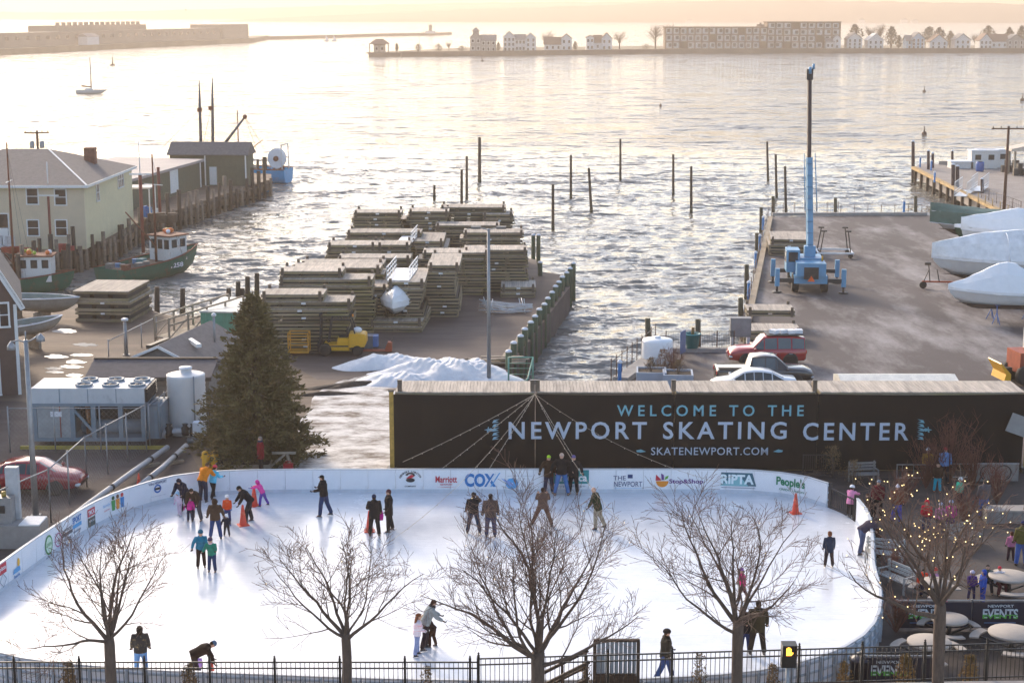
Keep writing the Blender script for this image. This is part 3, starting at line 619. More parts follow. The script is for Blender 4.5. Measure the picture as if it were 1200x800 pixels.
    for sh, elb, wr, d, sd_ in A:
        mb.tube([sh-X*sd_*.03*s, sh, sh.lerp(elb, .5), elb, elb.lerp(wr, .4), wr, wr+d*.07*s], [.05*s,.055*s,.048*s,.040*s,.038*s,.028*s,.030*s], 9)
        # palm + four fingers of different length + thumb from the side of the palm
        side_v = d.cross(Vector((0, 0, 1)) if abs(d.z) < .9 else Vector((0, 1, 0))).normalized(); pn = side_v.cross(d).normalized(); gs = s*(1.15 if gloves else 1)
        ex.etube([(wr-d*.01*s, side_v*.026*gs, pn*.016*gs), (wr+d*.04*s, side_v*.042*gs, pn*.018*gs), (wr+d*.085*s, side_v*.040*gs, pn*.015*gs)], 8, 3)
        for q, ln in enumerate((.060, .070, .066, .052)):
            b0 = wr+d*.080*s+side_v*(q-1.5)*.020*gs; ex.tube([b0, b0+d*ln*.55*s+pn*.010*s, b0+(d*.75+pn*.66).normalized()*ln*s+pn*.012*s], [.0105*gs,.0098*gs,.008*gs], 5, 3)
        b0 = wr+d*.025*s-side_v*.036*gs; ex.tube([b0, b0+(d*.7-side_v*.7)*.035*s, b0+(d*.95-side_v*.4)*.065*s+pn*.01*s], [.013*gs,.012*gs,.009*gs], 5, 3)
    if face:
        for sx in (-1, 1): ex.ball(hc+X*sx*hr*.33+hf*hr*.86+hdir*hr*.12, (.13*hr,.10*hr,.09*hr), 6, 4, 1)
        ex.etube([(hc+X*-.28*hr+hf*hr*.86-hdir*hr*.55, hf*.03*hr, hdir*.03*hr), (hc+hf*hr*.93-hdir*hr*.56, hf*.06*hr, hdir*.07*hr), (hc+X*.28*hr+hf*hr*.86-hdir*hr*.55, hf*.03*hr, hdir*.03*hr)], 6, 2)
    o = mb.build('body', [m_skin, m_eye, m_lip, gl if gloves else m_skin], t); remesh(o, .020*max(s, .7), ex)
    # jacket
    jm = mat_j or cloth_mat(jacket); mb = MB(); torso(mb, .042*s, .08+coat, top=True)
    mb.etube([(neck-up*.06*s, X*.085*s, fwd*.085*s), (neck+hdir*.02*s, X*.078*s, fwd*.082*s)], 12)
    for sh, elb, wr, d, sd_ in A:
        mb.tube([sh-X*sd_*.06*s-up*.02*s, sh, sh.lerp(elb, .5), elb, elb.lerp(wr, .5), wr-d*.005*s], [.085*s,.098*s,.088*s,.078*s,.070*s,.056*s], 10)
    remesh(mb.build('jacket', [jm], t), .022*max(s, .7))
    # trousers
    mb = MB(); mb.etube([(pel-up*.07*s, X*.15*s*b, fwd*.115*s), (pel, X*.172*s*b, fwd*.128*s), (waist, X*.155*s*b, fwd*.115*s)], 12)
    for (hip, kne, ank) in J: mb.tube([hip+Vector((0,0,.04*s)), hip.lerp(kne, .5), kne, kne.lerp(ank, .5), ank+(ank-kne).normalized()*.02*s], [.122*s,.112*s,.092*s,.088*s,.080*s], 10)
    remesh(mb.build('trousers', [cloth_mat(trousers)], t), .022*max(s, .7))
    # footwear
    sm_ = {'b': m_skate, 'w': m_skatew}.get(skates, cloth_mat('#241a14'))
    for (hip, kne, ank) in J:
        mb = MB(); dn = Vector((0, 0, -1)); f = Vector((0, 1, 0))
        mb.etube([(ank+Vector((0,-.01*s,.07*s)), X*.056*s, f*.062*s), (ank, X*.052*s, f*.062*s), (ank+Vector((0,.02*s,-.06*s)), X*.05*s, f*.085*s), (ank+Vector((0,.045*s,-.1*s)), X*.048*s, f*.125*s)], 10)
        k = mb.build('skate' if skates else 'boot', [sm_], t)
        if skates: MB().box(ank.x-.006*s, ank.x+.006*s, ank.y-.10*s, ank.y+.19*s, ank.z-.137*s, ank.z-.098*s).build('blade', [m_blade], k)
    # hair / hat / hood
    if hair:
        mb = MB(); mb.etube([(hc+hdir*z*hr-hf*o_*hr, X*rx*hr, hf*ry*hr) for z, rx, ry, o_ in ((-.75,.5,.35,.62),(-.3,.84,.72,.34),(.2,.90,.95,.16),(.65,.86,.94,.08),(1.0,.62,.72,.06),(1.22,.15,.2,.06))], 12)
        if longhair: mb.etube([(hc-hf*hr*.5+hdir*hr*.2, X*.8*hr, hf*.5*hr), (hc-hf*hr*.8-hdir*hr*1.0, X*.9*hr, hf*.4*hr), (hc-hf*hr*.95-hdir*hr*2.2, X*.75*hr, hf*.3*hr), (hc-hf*hr*.9-hdir*hr*2.9, X*.35*hr, hf*.15*hr)], 10)
        mb.build('hair', [cloth_mat(hair)], t)
    if hat:
        kind, colr = hat[0], hat[1]; hm_ = cloth_mat(colr); mb = MB()
        if kind == 'beanie':
            mb.etube([(hc+hdir*z*hr-hf*.06*hr, X*rx*hr, hf*ry*hr) for z, rx, ry in ((.22,.98,1.1),(.42,1.0,1.12),(.46,.94,1.06),(.85,.86,.98),(1.15,.6,.7),(1.38,.18,.2))], 12)
            if len(hat) > 2: mb.ball(hc+hdir*hr*1.5-hf*.06*hr, .28*hr, 8, 5)
        elif kind == 'cap':
            mb.etube([(hc+hdir*z*hr-hf*.04*hr, X*rx*hr, hf*ry*hr) for z, rx, ry in ((.30,.96,1.08),(.7,.92,1.02),(1.05,.66,.76),(1.22,.2,.22))], 12)
            mb.etube([(hc+hf*hr*.9+hdir*hr*.36, X*.6*hr, hdir*.05*hr), (hc+hf*hr*1.7+hdir*hr*.26, X*.5*hr, hdir*.04*hr)], 8)
        elif kind == 'helmet':
            mb.etube([(hc+hdir*z*hr-hf*.1*hr, X*rx*hr, hf*ry*hr) for z, rx, ry in ((.10,1.12,1.28),(.5,1.18,1.36),(.95,1.0,1.18),(1.3,.62,.74),(1.45,.15,.2))], 14)
            mb.box(0,0,0,0,0,0)
        elif kind == 'hood':
            mb.etube([(hc+hdir*z*hr-hf*o_*hr, X*rx*hr, hf*ry*hr) for z, rx, ry, o_ in ((-1.2,.9,.7,.3),(-.5,1.12,.95,.3),(.2,1.16,1.08,.22),(.8,1.0,1.0,.16),(1.25,.6,.7,.16),(1.42,.15,.2,.16))], 14)
        elif kind == 'furhood':
            rnd = random.Random(N_PEOPLE)
            mb.etube([(hc+hdir*z*hr-hf*o_*hr, X*rx*hr, hf*ry*hr) for z, rx, ry, o_ in ((-1.1,1.0,.8,.3),(-.4,1.2,1.05,.3),(.3,1.22,1.12,.22),(.9,1.0,1.0,.16),(1.35,.4,.5,.16))], 14)
            for q in range(40):
                a = rnd.uniform(0, 6.28); v = hc + X*math.cos(a)*1.2*hr + hdir*math.sin(a)*1.2*hr + hf*hr*.35; d_ = (v-hc).normalized(); mb.tube([v, v+d_*.3*hr], [.14*hr, .02*hr], 4)
        mb.build({'beanie':'knit_hat','cap':'cap','helmet':'helmet','hood':'hood','furhood':'fur_hood'}[kind], [hm_], t)
    if scarf:
        MB().etube([(neck-up*.05*s, X*.11*s, fwd*.11*s), (neck, X*.12*s, fwd*.125*s), (neck+up*.035*s, X*.10*s, fwd*.10*s)], 12).build('scarf', [cloth_mat(scarf)], t)
    return t
WALK = ((22,6,4),(-16,14,4)); STAND = ((2,2,5),(-2,2,5)); WIDE = ((4,6,16),(-4,6,16)); BENT = ((18,34,6),(10,30,6)); SEAT = ((85,88,8),(85,88,8))
m_pastel = M('pastel_print_cloth', (.62,.55,.66), .9, var=.1, scale=8, dirt=(.70,.36,.44), dscale=7, damt=.44)
m_stripe = M('pink_striped_cloth', (.70,.66,.72), .9, var=.1, scale=3, dirt=(.72,.30,.30), dscale=6, damt=.46, stretch=(.3,.3,3))
m_check = M('gold_flecked_black_cloth', (.02,.018,.018), .9, var=.2, dirt=(.32,.22,.08), dscale=9, damt=.36)
# left group by the bend
person(211, 604, 150, 1.05, 'toddler in a pale pastel snowsuit with a light blue hat, leftmost of the skaters', trousers='#c9b6c8', hat=('hood', '#9ec4dd'), child=True, mat_j=m_pastel, lean=12, legs=((14,10,6),(-4,8,6)), skates='w', gloves='#b08ab8', head=(20, 0))
person(217, 600, 160, 1.72, 'adult in a navy hooded top stooping over the pastel toddler', '#1c1f33', '#1d1d24', hat=('hood', '#1b1e30'), lean=38, legs=BENT, arms=((30,6,20),(26,6,24)))
person(231, 610, 168, 1.74, 'bareheaded adult in a brown jacket and grey trousers bending over a child in pink', '#32231b', '#45434a', hair='#2c1b12', lean=46, legs=((16,26,8),(4,20,8)), arms=((20,10,22),(20,4,22)))
person(223, 611, 178, 1.02, 'small child in a hot pink jacket and dark trousers held by a stooping adult', '#d62f8c', '#23283e', hat=('helmet', '#c72a7e'), child=True, gloves='#d62f8c', arms=((10,24,20),(10,24,20)))
person(238, 588, -20, 1.80, 'tall adult in a bright orange jacket bending away by the curved boards', '#e0801c', '#262c40', hair='#5b3f2a', lean=42, legs=((14,20,5),(4,14,5)), arms=((40,8,20),(34,10,30)))
person(250, 584, -35, 1.45, 'child in a light cyan jacket and red hat skating away beside the orange adult', '#5fc0dc', '#15151a', hat=('beanie', '#c9384a'), child=True, lean=16, legs=((20,10,6),(-14,14,6)), arms=((20,20,50),(24,14,60)), gloves='#1b2440')
person(294, 612, 112, 1.76, 'man in black with a dark cap stooping to push a red cone', '#17161b', '#24232c', hat=('beanie', '#121217'), lean=40, legs=((26,20,5),(2,16,5)), arms=((22,4,10),(26,6,10)), bulk=1.08)
person(308, 593, 80, 1.15, 'girl in a hot pink hooded jacket and purple trousers leaning on a red cone', '#e0459a', '#5a3f9b', hat=('hood', '#d93a90'), child=True, lean=28, legs=((14,8,5),(-18,8,5)), arms=((70,6,10),(66,6,14)), gloves='#41459b')
person(380, 605, 75, 1.78, 'skater in a black cap and black jacket with blue jeans gliding alone', '#16151a', '#23375c', hat=('cap', '#121215'), lean=6, legs=((12,8,5),(-12,10,5)), arms=((14,10,62),(20,10,58)))
person(253, 631, 4, 1.64, 'woman in a brown parka with a fur trimmed hood, seen from behind', '#473428', '#27406e', hat=('furhood', '#3a2416'), hair=None, legs=((6,6,9),(-4,8,9)), arms=((8,20,16),(8,24,14)), coat=.05, skates='b')
person(267, 612, 176, 1.12, 'child in an orange jacket and white helmet behind a smaller child', '#dc4d22', '#2a3d6e', hat=('helmet', '#e4e4e6'), child=True, gloves='#2c62a5')
person(266, 628, 186, .92, 'smallest child in navy with a white helmet beside the parka woman', '#1d2234', '#1a1e2c', hat=('helmet', '#dfe0e4'), child=True, lean=14, legs=((16,18,7),(2,14,7)), arms=((30,16,20),(10,30,10)), gloves='#2f4f8f')
person(236, 665, 200, 1.48, 'skater in teal blue jacket and dark brown trousers, one arm out', '#16718c', '#2a1b18', hat=('beanie', '#1c6076'), child=True, lean=10, legs=((4,10,4),(12,14,5)), arms=((20,8,10),(12,34,8)), gloves='#2a2430')
person(249, 670, 172, 1.36, 'child in a green jacket and navy trousers holding on to the teal skater', '#1f7a63', '#22395c', hat=('beanie', '#3b2a4d'), child=True, lean=14, legs=((8,10,5),(4,10,5)), arms=((30,20,60),(24,20,50)), scarf='#d9b8c0')
# centre left
person(439, 628, 10, 1.72, 'woman in black with a navy hat behind a red cone, pink bag at her side', '#19181c', '#19191d', hat=('beanie', '#1d2440'), legs=((2,3,6),(-2,3,6)), arms=((10,16,110),(10,12,12)), coat=.10)
person(456, 623, 95, 1.76, 'man in a long dark coat and maroon knit hat standing beside the pink bag', '#1d1a1c', '#17171b', hat=('beanie', '#4a1f2c'), legs=((4,4,4),(-8,4,4)), arms=((6,8,20),(6,8,18)), coat=.20)
person(555, 625, 15, 1.72, 'person in black raising one arm to take a photograph', '#1b1b20', '#23324a', hat=('beanie', '#17171c'), legs=((6,3,10),(-6,3,10)), arms=((10,12,20),(58,28,92)))
person(575, 629, 4, 1.78, 'person in a grey brown jacket and blue grey trousers seen from behind', '#4c3f3c', '#3a3d57', hat=('cap', '#2a2422'), legs=STAND, arms=((4,16,10),(4,16,10)), coat=.06)
# posing trio at the far boards
person(643, 578, 186, 1.70, 'woman in a lime green beanie and brown coat, leftmost of the posing trio', '#332216', '#1f2640', hat=('beanie', '#a6d22c'), hair='#b0703a', longhair=True, legs=STAND, arms=((8,14,16),(-6,34,20)), coat=.10)
person(658, 580, 178, 1.88, 'tall man in black jacket and light blue jeans, middle of the posing trio', '#121216', '#3f6da3', hat=('beanie', '#b9a494'), legs=((2,2,12),(2,2,12)), arms=((0,38,20),(0,38,20)))
person(672, 579, 176, 1.74, 'blonde woman in black with a purple hat, rightmost of the posing trio', '#17171d', '#16161a', hat=('beanie', '#6a5f92'), hair='#b08a5c', longhair=True, legs=STAND, arms=((8,30,24),(6,12,16)), coat=.06)
person(636, 616, 0, 1.68, 'photographer in brown with feet planted wide apart facing the posing trio', '#5a463e', '#5c4036', hair='#2e1c14', legs=((6,10,24),(-6,10,20)), arms=((36,14,92),(36,14,92)), coat=.05, gloves=None)
person(700, 620, 70, 1.76, 'bald man in a dark green jacket and pale grey trousers skating left', '#2c3423', '#9a917f', hair=None, lean=14, legs=((6,8,4),(-12,12,4)), arms=((18,8,10),(6,8,14)), coat=.08)
# near side
person(489, 768, -70, 1.40, 'girl in a pink and white striped jacket with pale jeans', trousers='#8291b8', hair='#7a4526', longhair=True, child=True, mat_j=m_stripe, lean=6, legs=((6,4,4),(-8,4,4)), arms=((14,10,60),(14,8,50)), skates='b')
person(499, 761, -75, 1.76, 'adult in a pale grey hooded jacket and dark trousers leaning over a child', '#8b9190', '#2c2228', hair='#3b2216', lean=24, legs=((8,12,4),(-6,10,4)), arms=((34,8,24),(30,8,26)), scarf='#2c2a30')
person(508, 758, 70, 1.18, 'child in dark brown with a tan hat bending against a standing adult', '#2d1c1a', '#3b241c', hat=('beanie', '#b5926c'), child=True, lean=42, legs=((20,24,6),(6,20,6)), arms=((40,10,20),(30,12,20)))
person(166, 792, 10, 1.66, 'person in a gold patterned black hooded jacket and light blue jeans', trousers='#5c86b5', hat=('hood', '#17130f'), hair='#20140e', longhair=True, mat_j=m_check, legs=STAND, arms=((6,14,20),(6,14,20)), coat=.04)
person(228, 800, -72, 1.74, 'adult in dark brown bent low over a tiny child near the fence', '#23150f', '#2b2020', hat=('beanie', '#47617a'), lean=66, legs=((20,30,6),(10,26,6)), arms=((20,6,10),(14,8,14)))
person(232, 801, 20, .98, 'tiny child in a purple and white jacket in front of the bent adult', '#b48fd0', '#3b2f55', hat=('helmet', '#8f5db8'), child=True)
person(779, 798, -80, 1.76, 'skater in dark olive jacket, blue jeans and dark helmet beside the near fence', '#2a2620', '#243a66', hat=('helmet', '#23201f'), lean=4, legs=((22,6,4),(-20,10,4)), arms=((20,10,24),(-6,10,20)), coat=.06)
person(887, 767, 2, 1.86, 'large man in a dark olive coat seen from behind through the tree', '#2b2618', '#211a17', hair='#241a12', legs=((2,2,8),(-2,2,8)), arms=((6,16,12),(6,16,12)), coat=.12, bulk=1.18)
person(873, 764, -10, 1.34, 'child in black beside the large olive man, half hidden by the trunk', '#1a161a', '#1b2a55', hair='#20140e', child=True, legs=STAND, arms=((10,14,20),(10,14,20)))
person(870, 703, 100, 1.20, 'child in a hot pink jacket and purple hat behind the branches', '#d81f7a', '#4a2530', hat=('beanie', '#7c4a9c'), child=True, lean=8, legs=WALK)
person(971, 664, 6, 1.36, 'boy in a navy coat with brown hair standing alone near the right bend', '#1f2c40', '#251d24', hair='#70422a', child=True, legs=((2,2,6),(-2,2,6)), arms=((6,10,10),(6,10,10)), coat=.12)
person(996, 606, -30, 1.32, 'girl in a pale pink coat and white helmet holding on to the right boards', '#e78fb4', '#1b161c', hat=('helmet', '#e8e8ec'), child=True, lean=16, legs=((10,8,5),(-8,8,5)), arms=((60,10,16),(60,16,20)), coat=.12, skates='w')
person(1009, 649, -70, 1.78, 'adult in a grey purple jacket and jeans bent forward over the right boards', '#453c49', '#4a5674', hair='#3f3432', lean=62, legs=((14,12,6),(-8,10,6)), arms=((16,8,10),(10,10,16)))
# off the ice
person(305, 572, 100, 1.78, 'older person in a dark red coat behind the boards under the fir', '#7c1a24', '#2a2326', hair='#8d8077', pos=G(306, 555, 0), skates=None, coat=.15, legs=STAND, scarf='#3a4054')
OFF = dict(skates=None)
for (px, py, yw, hh, lb, kw) in (
    (1028, 606, 150, 1.62, 'person in a dark red jacket and grey hat behind the right boards', dict(jacket='#5a1520', trousers='#1c1a20', hat=('beanie', '#7a7f88'))),
    (1021, 612, 90, 1.30, 'person in black with brown hair leaning on the outside of the right boards', dict(jacket='#151216', trousers='#1c1a20', hair='#3a1f18', lean=24)),
    (1050, 612, 176, 1.62, 'person in a rust brown jacket and blue trousers with a white hat on the plaza', dict(jacket='#6b3a2b', trousers='#4a52a8', hat=('beanie', '#d6cfd6', 1))),
    (1086, 562, 170, 1.45, 'child in mustard yellow with a white hat near the far plaza bench', dict(jacket='#b08a2e', trousers='#2a2428', hat=('beanie', '#dcdce0'), child=True)),
    (1106, 566, 186, 1.66, 'person in a light blue patterned jacket and red hat near the black banner', dict(jacket='#7fa6dc', trousers='#2a2a36', hat=('beanie', '#b03440'))),
    (1098, 576, 170, 1.30, 'child in brown with bright cyan trousers in front of the light blue jacket', dict(jacket='#3c2a20', trousers='#1fa2b8', hair='#2a1c14', child=True)),
    (1085, 622, 160, 1.30, 'child in a bright red jacket between the lit branches', dict(jacket='#c21f34', trousers='#2a3a5c', hat=('hood', '#b81c30'), child=True, lean=10)),
    (1101, 626, 170, 1.30, 'child in a pink and grey jacket left of the magenta one', dict(jacket='#b4718c', trousers='#4a4452', hat=('beanie', '#a7a3b4'), child=True)),
    (1113, 624, 190, 1.34, 'child in a magenta jacket and purple trousers with a grey hat', dict(jacket='#b0247c', trousers='#4a2c62', hat=('beanie', '#8a90a4'), child=True)),
    (1124, 592, 120, 1.20, 'small child in a turquoise jacket near the planter', dict(jacket='#2aa58c', trousers='#2a2a36', hat=('helmet', '#d0d8da'), child=True)),
    (1152, 606, 10, 1.66, 'person in a grey jacket and blue jeans standing by the shrubs', dict(jacket='#5a5558', trousers='#41568a', hair='#5a5048')),
    (1196, 662, 4, 1.78, 'man in an olive jacket with a navy beanie seen from behind at the right edge', dict(jacket='#5a5528', trousers='#3a5a9c', hat=('beanie', '#22305c'), legs=STAND, bulk=1.1)),
    (1184, 656, 8, 1.12, 'child in a pink and white jacket holding close to the olive jacket man', dict(jacket='#c87898', trousers='#3a2430', hair='#5a3424', child=True)),
    (1078, 694, 200, 1.30, 'person in an orange red jacket seated at a plaza table', dict(jacket='#e03c16', trousers='#2c2c4c', hair='#1e1412', lean=20, legs=SEAT)),
    (1095, 696, 150, 1.26, 'child in a lilac pink jacket seated beside the orange red jacket', dict(jacket='#c58cae', trousers='#4a3c4c', hat=('beanie', '#c94a40'), child=True, legs=SEAT)),
    (1156, 692, 170, 1.30, 'person in a dark teal jacket seated behind the blue barrier', dict(jacket='#24464a', trousers='#2a2a30', hair='#2a201c', legs=SEAT)),
    (1170, 694, 190, 1.30, 'person in a white jacket with a red hat seated at the right table', dict(jacket='#c9c6cc', trousers='#5a2430', hat=('beanie', '#c03040'), legs=SEAT)),
    (1138, 702, 180, 1.05, 'small child in purple with a white helmet behind the blue barrier', dict(jacket='#4a2c78', trousers='#30305c', hat=('helmet', '#d8cfe0'), child=True)),
    (1151, 706, 100, 1.20, 'child in a royal blue snowsuit standing behind the blue barrier', dict(jacket='#2850a8', trousers='#2848a0', hat=('hood', '#2248a0'), child=True)),
    (1104, 722, 150, .98, 'small child in hot pink behind the trunk of the lit tree', dict(jacket='#e0307c', trousers='#40304c', hat=('beanie', '#d02a70'), child=True)),
    (1030, 652, 60, 1.10, 'child in dark brown sitting on the plaza side of the right boards', dict(jacket='#3a1c14', trousers='#241a18', hair='#4a2a1c', child=True, lean=14))):
    kw.setdefault('legs', STAND); person(px, py, yw, hh, lb, skates=None, **kw)
flush_remesh()
# hand-held bag
bgp = G(443, 626, 0); t = T('shoulder_bag', 'magenta bag hanging at the hip of the woman in black', 'bag', (bgp.x+.06, bgp.y, .62)); MB().etube([((0,0,0), Vector((.16,0,0)), Vector((0,.07,0))), ((0,0,.2), Vector((.18,0,0)), Vector((0,.08,0))), ((0,0,.42), Vector((.13,0,0)), Vector((0,.05,0)))], 10).build('pouch', [cloth_mat('#c21f86')], t); MB().tube([(-.1,0,.42), (-.1,-.02,.75), (.05,0,.8), (.1,0,.42)], .012, 5).build('strap', [m_dkmetal], t)
# cones
m_cone = M('orange_red_plastic', (.75,.055,.02), .45, var=.1)
def cone(px, py, label, s=1.0, pos=None):
    p = pos or G(px, py, .02); t = T('traffic_cone', label, 'traffic cone', p, random.random())
    MB().box(-.22*s, .22*s, -.22*s, .22*s, 0, .035*s).build('base', [m_cone], t)
    MB().lathe([(.17*s,.035*s),(.155*s,.06*s),(.045*s,.86*s),(.03*s,.88*s),(.012*s,.885*s)], 18).build('cone_body', [m_cone], t)
    MB().lathe([(.105*s,.46*s),(.083*s,.60*s)], 18).build('band', [M('faded_cone_band', (.72,.10,.05), .4)], t)
cone(285, 615, 'red cone pushed by the stooping man in black'); cone(298, 592, 'red cone held by the girl in hot pink'); cone(433, 622, 'red cone in front of the woman in black with the magenta bag')
cone(932, 601, 'red cone standing alone on the ice at the right'); cone(249, 799, 'small red cone near the bent adult by the near fence', .8); cone(163, 562, 'small red cone behind the left boards by the pipes', .75, G(163, 571, 0))
# ------------------------------------------------------------------ black iron fence along the terrace edge
m_iron = M('black_iron', (.012,.011,.011), .45, metal=.3, var=.2)
def iron_fence(a, b, n, label):
    a, b = Vector(a), Vector(b); d = b-a; L = d.length; ang = math.atan2(d.y, d.x); t = T('iron_fence', label, 'fence', (a.x, a.y, a.z), ang)
    for z in (.10, .94, 1.12): MB().box(0, L, -.018, .018, z-.018, z+.018).build('rail', [m_iron], t)
    pk = MB().box(-.009, .009, -.009, .009, 0.02, 1.12).mesh('picket', [m_iron]); po = MB().box(-.033, .033, -.033, .033, 0, 1.2).mesh('fence_post', [m_iron]); fb = MB().lathe([(.03,1.2),(.045,1.22),(.02,1.25),(.035,1.28),(.0,1.33)], 8).mesh('finial', [m_iron])
    k = int(L/1.83)+1; sp = .1307
    for i in range(k+1):
        x = min(i*1.83, L); p = ob('fence_post', po, t, (x, 0, 0)); ob('finial', fb, p)
    for i in range(int(L/sp)):
        x = (i+.5)*sp
        if min(abs(x-j*1.83) for j in range(k+1)) > .05: ob('picket', pk, t, (x, -.002, 0))
ZT = 2.2
fl, fm, fr = at(-60, 776, 44.1), at(560, 772, 44.1), at(1260, 754, 44.9)
iron_fence((fl.x, 44.1, at(0,775,44.1).z-1.13), (fm.x, 44.1, at(560,771,44.1).z-1.13), 0, 'black iron picket fence running along the near edge from the left')
iron_fence((fm.x+.02, 44.1, at(560,771,44.1).z-1.13), (fr.x, 45.4, at(1260,754,45.4).z-1.13), 0, 'black iron picket fence continuing past the crossing signal to the right edge')
# ------------------------------------------------------------------ bare street trees
m_bark = M('street_tree_bark', (.105,.072,.054), .9, var=.35, scale=5, stretch=(2,2,.5), bump=.5); m_twig = M('twig_bark', (.17,.098,.070), .9, var=.2)
m_bulb = M('warm_bulb', (1.0,.72,.30), .4, var=0, emit=1.5)
m_bulbd = M('dim_bulb', (.9,.70,.40), .4, var=0, emit=.7)
def bare_tree(px, fork_py, Y, seed, label, rad, top, trunk_r=.17, nl=8, dens=1.0, bulbs=0, base_z=ZT, lean=0, flat=0.):
    rnd = random.Random(seed); f = at(px, fork_py, Y); h = f.z-base_z; t = T('bare_tree', label, 'tree', (f.x, Y, base_z))
    tr = MB(); li = MB(); tw = MB(); tips = []
    pts = [Vector((-lean*h, 0, -.1)), Vector((-lean*h*.9, .01, h*.1)), Vector((-lean*h*.4+rnd.uniform(-.03,.03), rnd.uniform(-.03,.03), h*.55)), Vector((0, 0, h))]
    tr.tube(smooth_path(pts, 4), [trunk_r*1.35, trunk_r*1.2, trunk_r*1.08] + [trunk_r]*8 + [trunk_r*.98, trunk_r*.9], 10)
    def grow(p, d, ln, r, lv):
        n = (9, 7, 6, 4)[lv]; P = [p.copy()]; dirs = [d.copy()]; q = p.copy()
        for i in range(n):
            d = (d + Vector((rnd.gauss(0,.13 if lv < 2 else .07), rnd.gauss(0,.13 if lv < 2 else .07), rnd.gauss(0,.11 if lv < 2 else .05)+ (.055 if lv < 2 else .02)))).normalized(); q = q+d*ln/n; P.append(q.copy()); dirs.append(d.copy())
        rr = [max(.0052, r*(1-.85*(i/n)**.8)) for i in range(n+1)]
        (li if lv < 2 else tw).tube(P, rr, (7, 5, 4, 3)[lv], 0, lv < 2, cap=False)
        if lv == 3: tips.append(P[-1]); return
        tips.append(P[-1])
        nc = max(2, int((9, 7, 5)[lv]*dens*(.7+.6*rnd.random())))
        for c in range(nc):
            u = (.22+.78*(c+rnd.random())/nc) if lv == 0 else (.15+.85*(c+rnd.random())/nc); i = min(n, max(1, int(u*n))); dd = dirs[i]
            sd = dd.cross(Vector((rnd.gauss(0,1), rnd.gauss(0,1), rnd.gauss(0,1)))).normalized(); a = R(rnd.uniform(26, 56))
            nd = (dd*math.cos(a)+sd*math.sin(a)+Vector((0,0,.12))).normalized()
            grow(P[i], nd, ln*(.46, .56, .58)[lv]*(1.15-.45*u)*rnd.uniform(.75,1.25), rr[i]*.55, lv+1)
    hgt = at(px, top, Y).z - f.z
    for k in range(nl):
        az = 2*math.pi*(k+rnd.uniform(-.25,.25))/nl; c = (k*0.618) % 1.0
        el = R(16+58*c) if k else R(84); start = Vector((0, 0, h-rnd.uniform(0, .55)*(1-c)))
        horiz = Vector((math.cos(az), math.sin(az)*.85, 0)); d = horiz*math.cos(el)+Vector((0,0,math.sin(el)))
        ln = 1.0/math.sqrt((math.cos(el)/rad)**2+(math.sin(el)/hgt)**2)
        grow(start, d, ln*rnd.uniform(1.0,1.22), trunk_r*rnd.uniform(.28,.50), 0)
    tr.build('trunk', [m_bark], t); li.build('limbs', [m_bark], t); o = tw.build('twigs', [m_twig], t); o['kind'] = 'stuff'
    if bulbs:
        mb = MB(); 
        for q in rnd.sample(tips, min(bulbs, len(tips))): mb.ball(q+Vector((0,0,-.02)), .017 if bulbs > 40 else .014, 5, 3)
        tt = T('fairy_lights', 'tiny warm fairy lights strung through the ' + label.split(',')[0], 'string lights', (f.x, Y, base_z)); o = mb.build('bulbs', [m_bulb if bulbs > 40 else m_bulbd], tt); o['kind'] = 'stuff'
        wi = MB(); q0 = Vector((0, 0, h)); s_ = rnd.sample(tips, min(bulbs//2, 26)); s_.sort(key=lambda v: math.atan2(v.y, v.x))
        for a_, b_ in zip([q0]+s_, s_):
            if (a_-b_).length < 1.6: wi.tube([a_, (a_+b_)/2-Vector((0,0,.06)), b_], .005, 3)
        wi.build('wire', [m_iron], tt)
    return t
bare_tree(128, 748, 43.2, 11, 'bare street tree at the far left, its lowest limb stretching left', 3.1, 650, .15, 8, .9, 4)
bare_tree(405, 742, 43.3, 23, 'bare street tree with a single straight trunk, second from left', 2.55, 632, .13, 8, .8, 4)
bare_tree(630, 764, 43.2, 37, 'thickest bare street tree with many upright limbs, before the middle of the rink', 3.1, 606, .19, 11, .95, 14)
bare_tree(865, 728, 43.2, 41, 'bare street tree beside the crossing signal, child in pink behind its limbs', 3.1, 602, .16, 9, .9, 12, lean=-.01)
bare_tree(1102, 708, 43.6, 53, 'bare street tree hung with many lit bulbs, in front of the plaza', 3.1, 585, .17, 9, .8, 120, lean=-.02)
# ------------------------------------------------------------------ pedestrian signal
p = at(924, 766, 43.0); t = T('crossing_signal', 'black pedestrian crossing signal with a lit orange hand', 'traffic signal', (p.x, 43.0, ZT))
hz = p.z-ZT
mb = MB(); mb.box(-.20, .20, -.10, .12, hz-.36, hz+.34); mb.build('housing', [m_iron], t)
mb = MB(); mb.box(-.20, .20, -.26, -.10, hz+.30, hz+.34); mb.box(-.20, -.17, -.24, -.10, hz+.0, hz+.3); mb.box(.17, .20, -.24, -.10, hz+.0, hz+.3); mb.build('visor', [m_iron], t)
m_hand = M('lit_orange_hand', (1.0,.36,.03), .4, var=0, emit=2.6)
mb = MB(); mb.box(-.075, .06, -.112, -.106, hz-.0, hz+.11)
for k, (x, l) in enumerate(((-.062,.10),(-.026,.125),(.010,.115),(.043,.085))): mb.box(x-.014, x+.014, -.112, -.106, hz+.112, hz+.112+l)
mb.add(flat([(.062,.005),(.115,.07),(.10,.10),(.062,.06)], -.11).v, [(0,1,2,3)]); mb.v[-4:] = [(a, b, c+hz) for a, b, c in mb.v[-4:]]
mb.build('hand_symbol', [m_hand], t); MB().tube([(0,.02,-.2),(0,.02,hz-.36)], .055, 12).build('pole', [M('galvanised_pole', (.30,.31,.32), .5, metal=.5)], t)
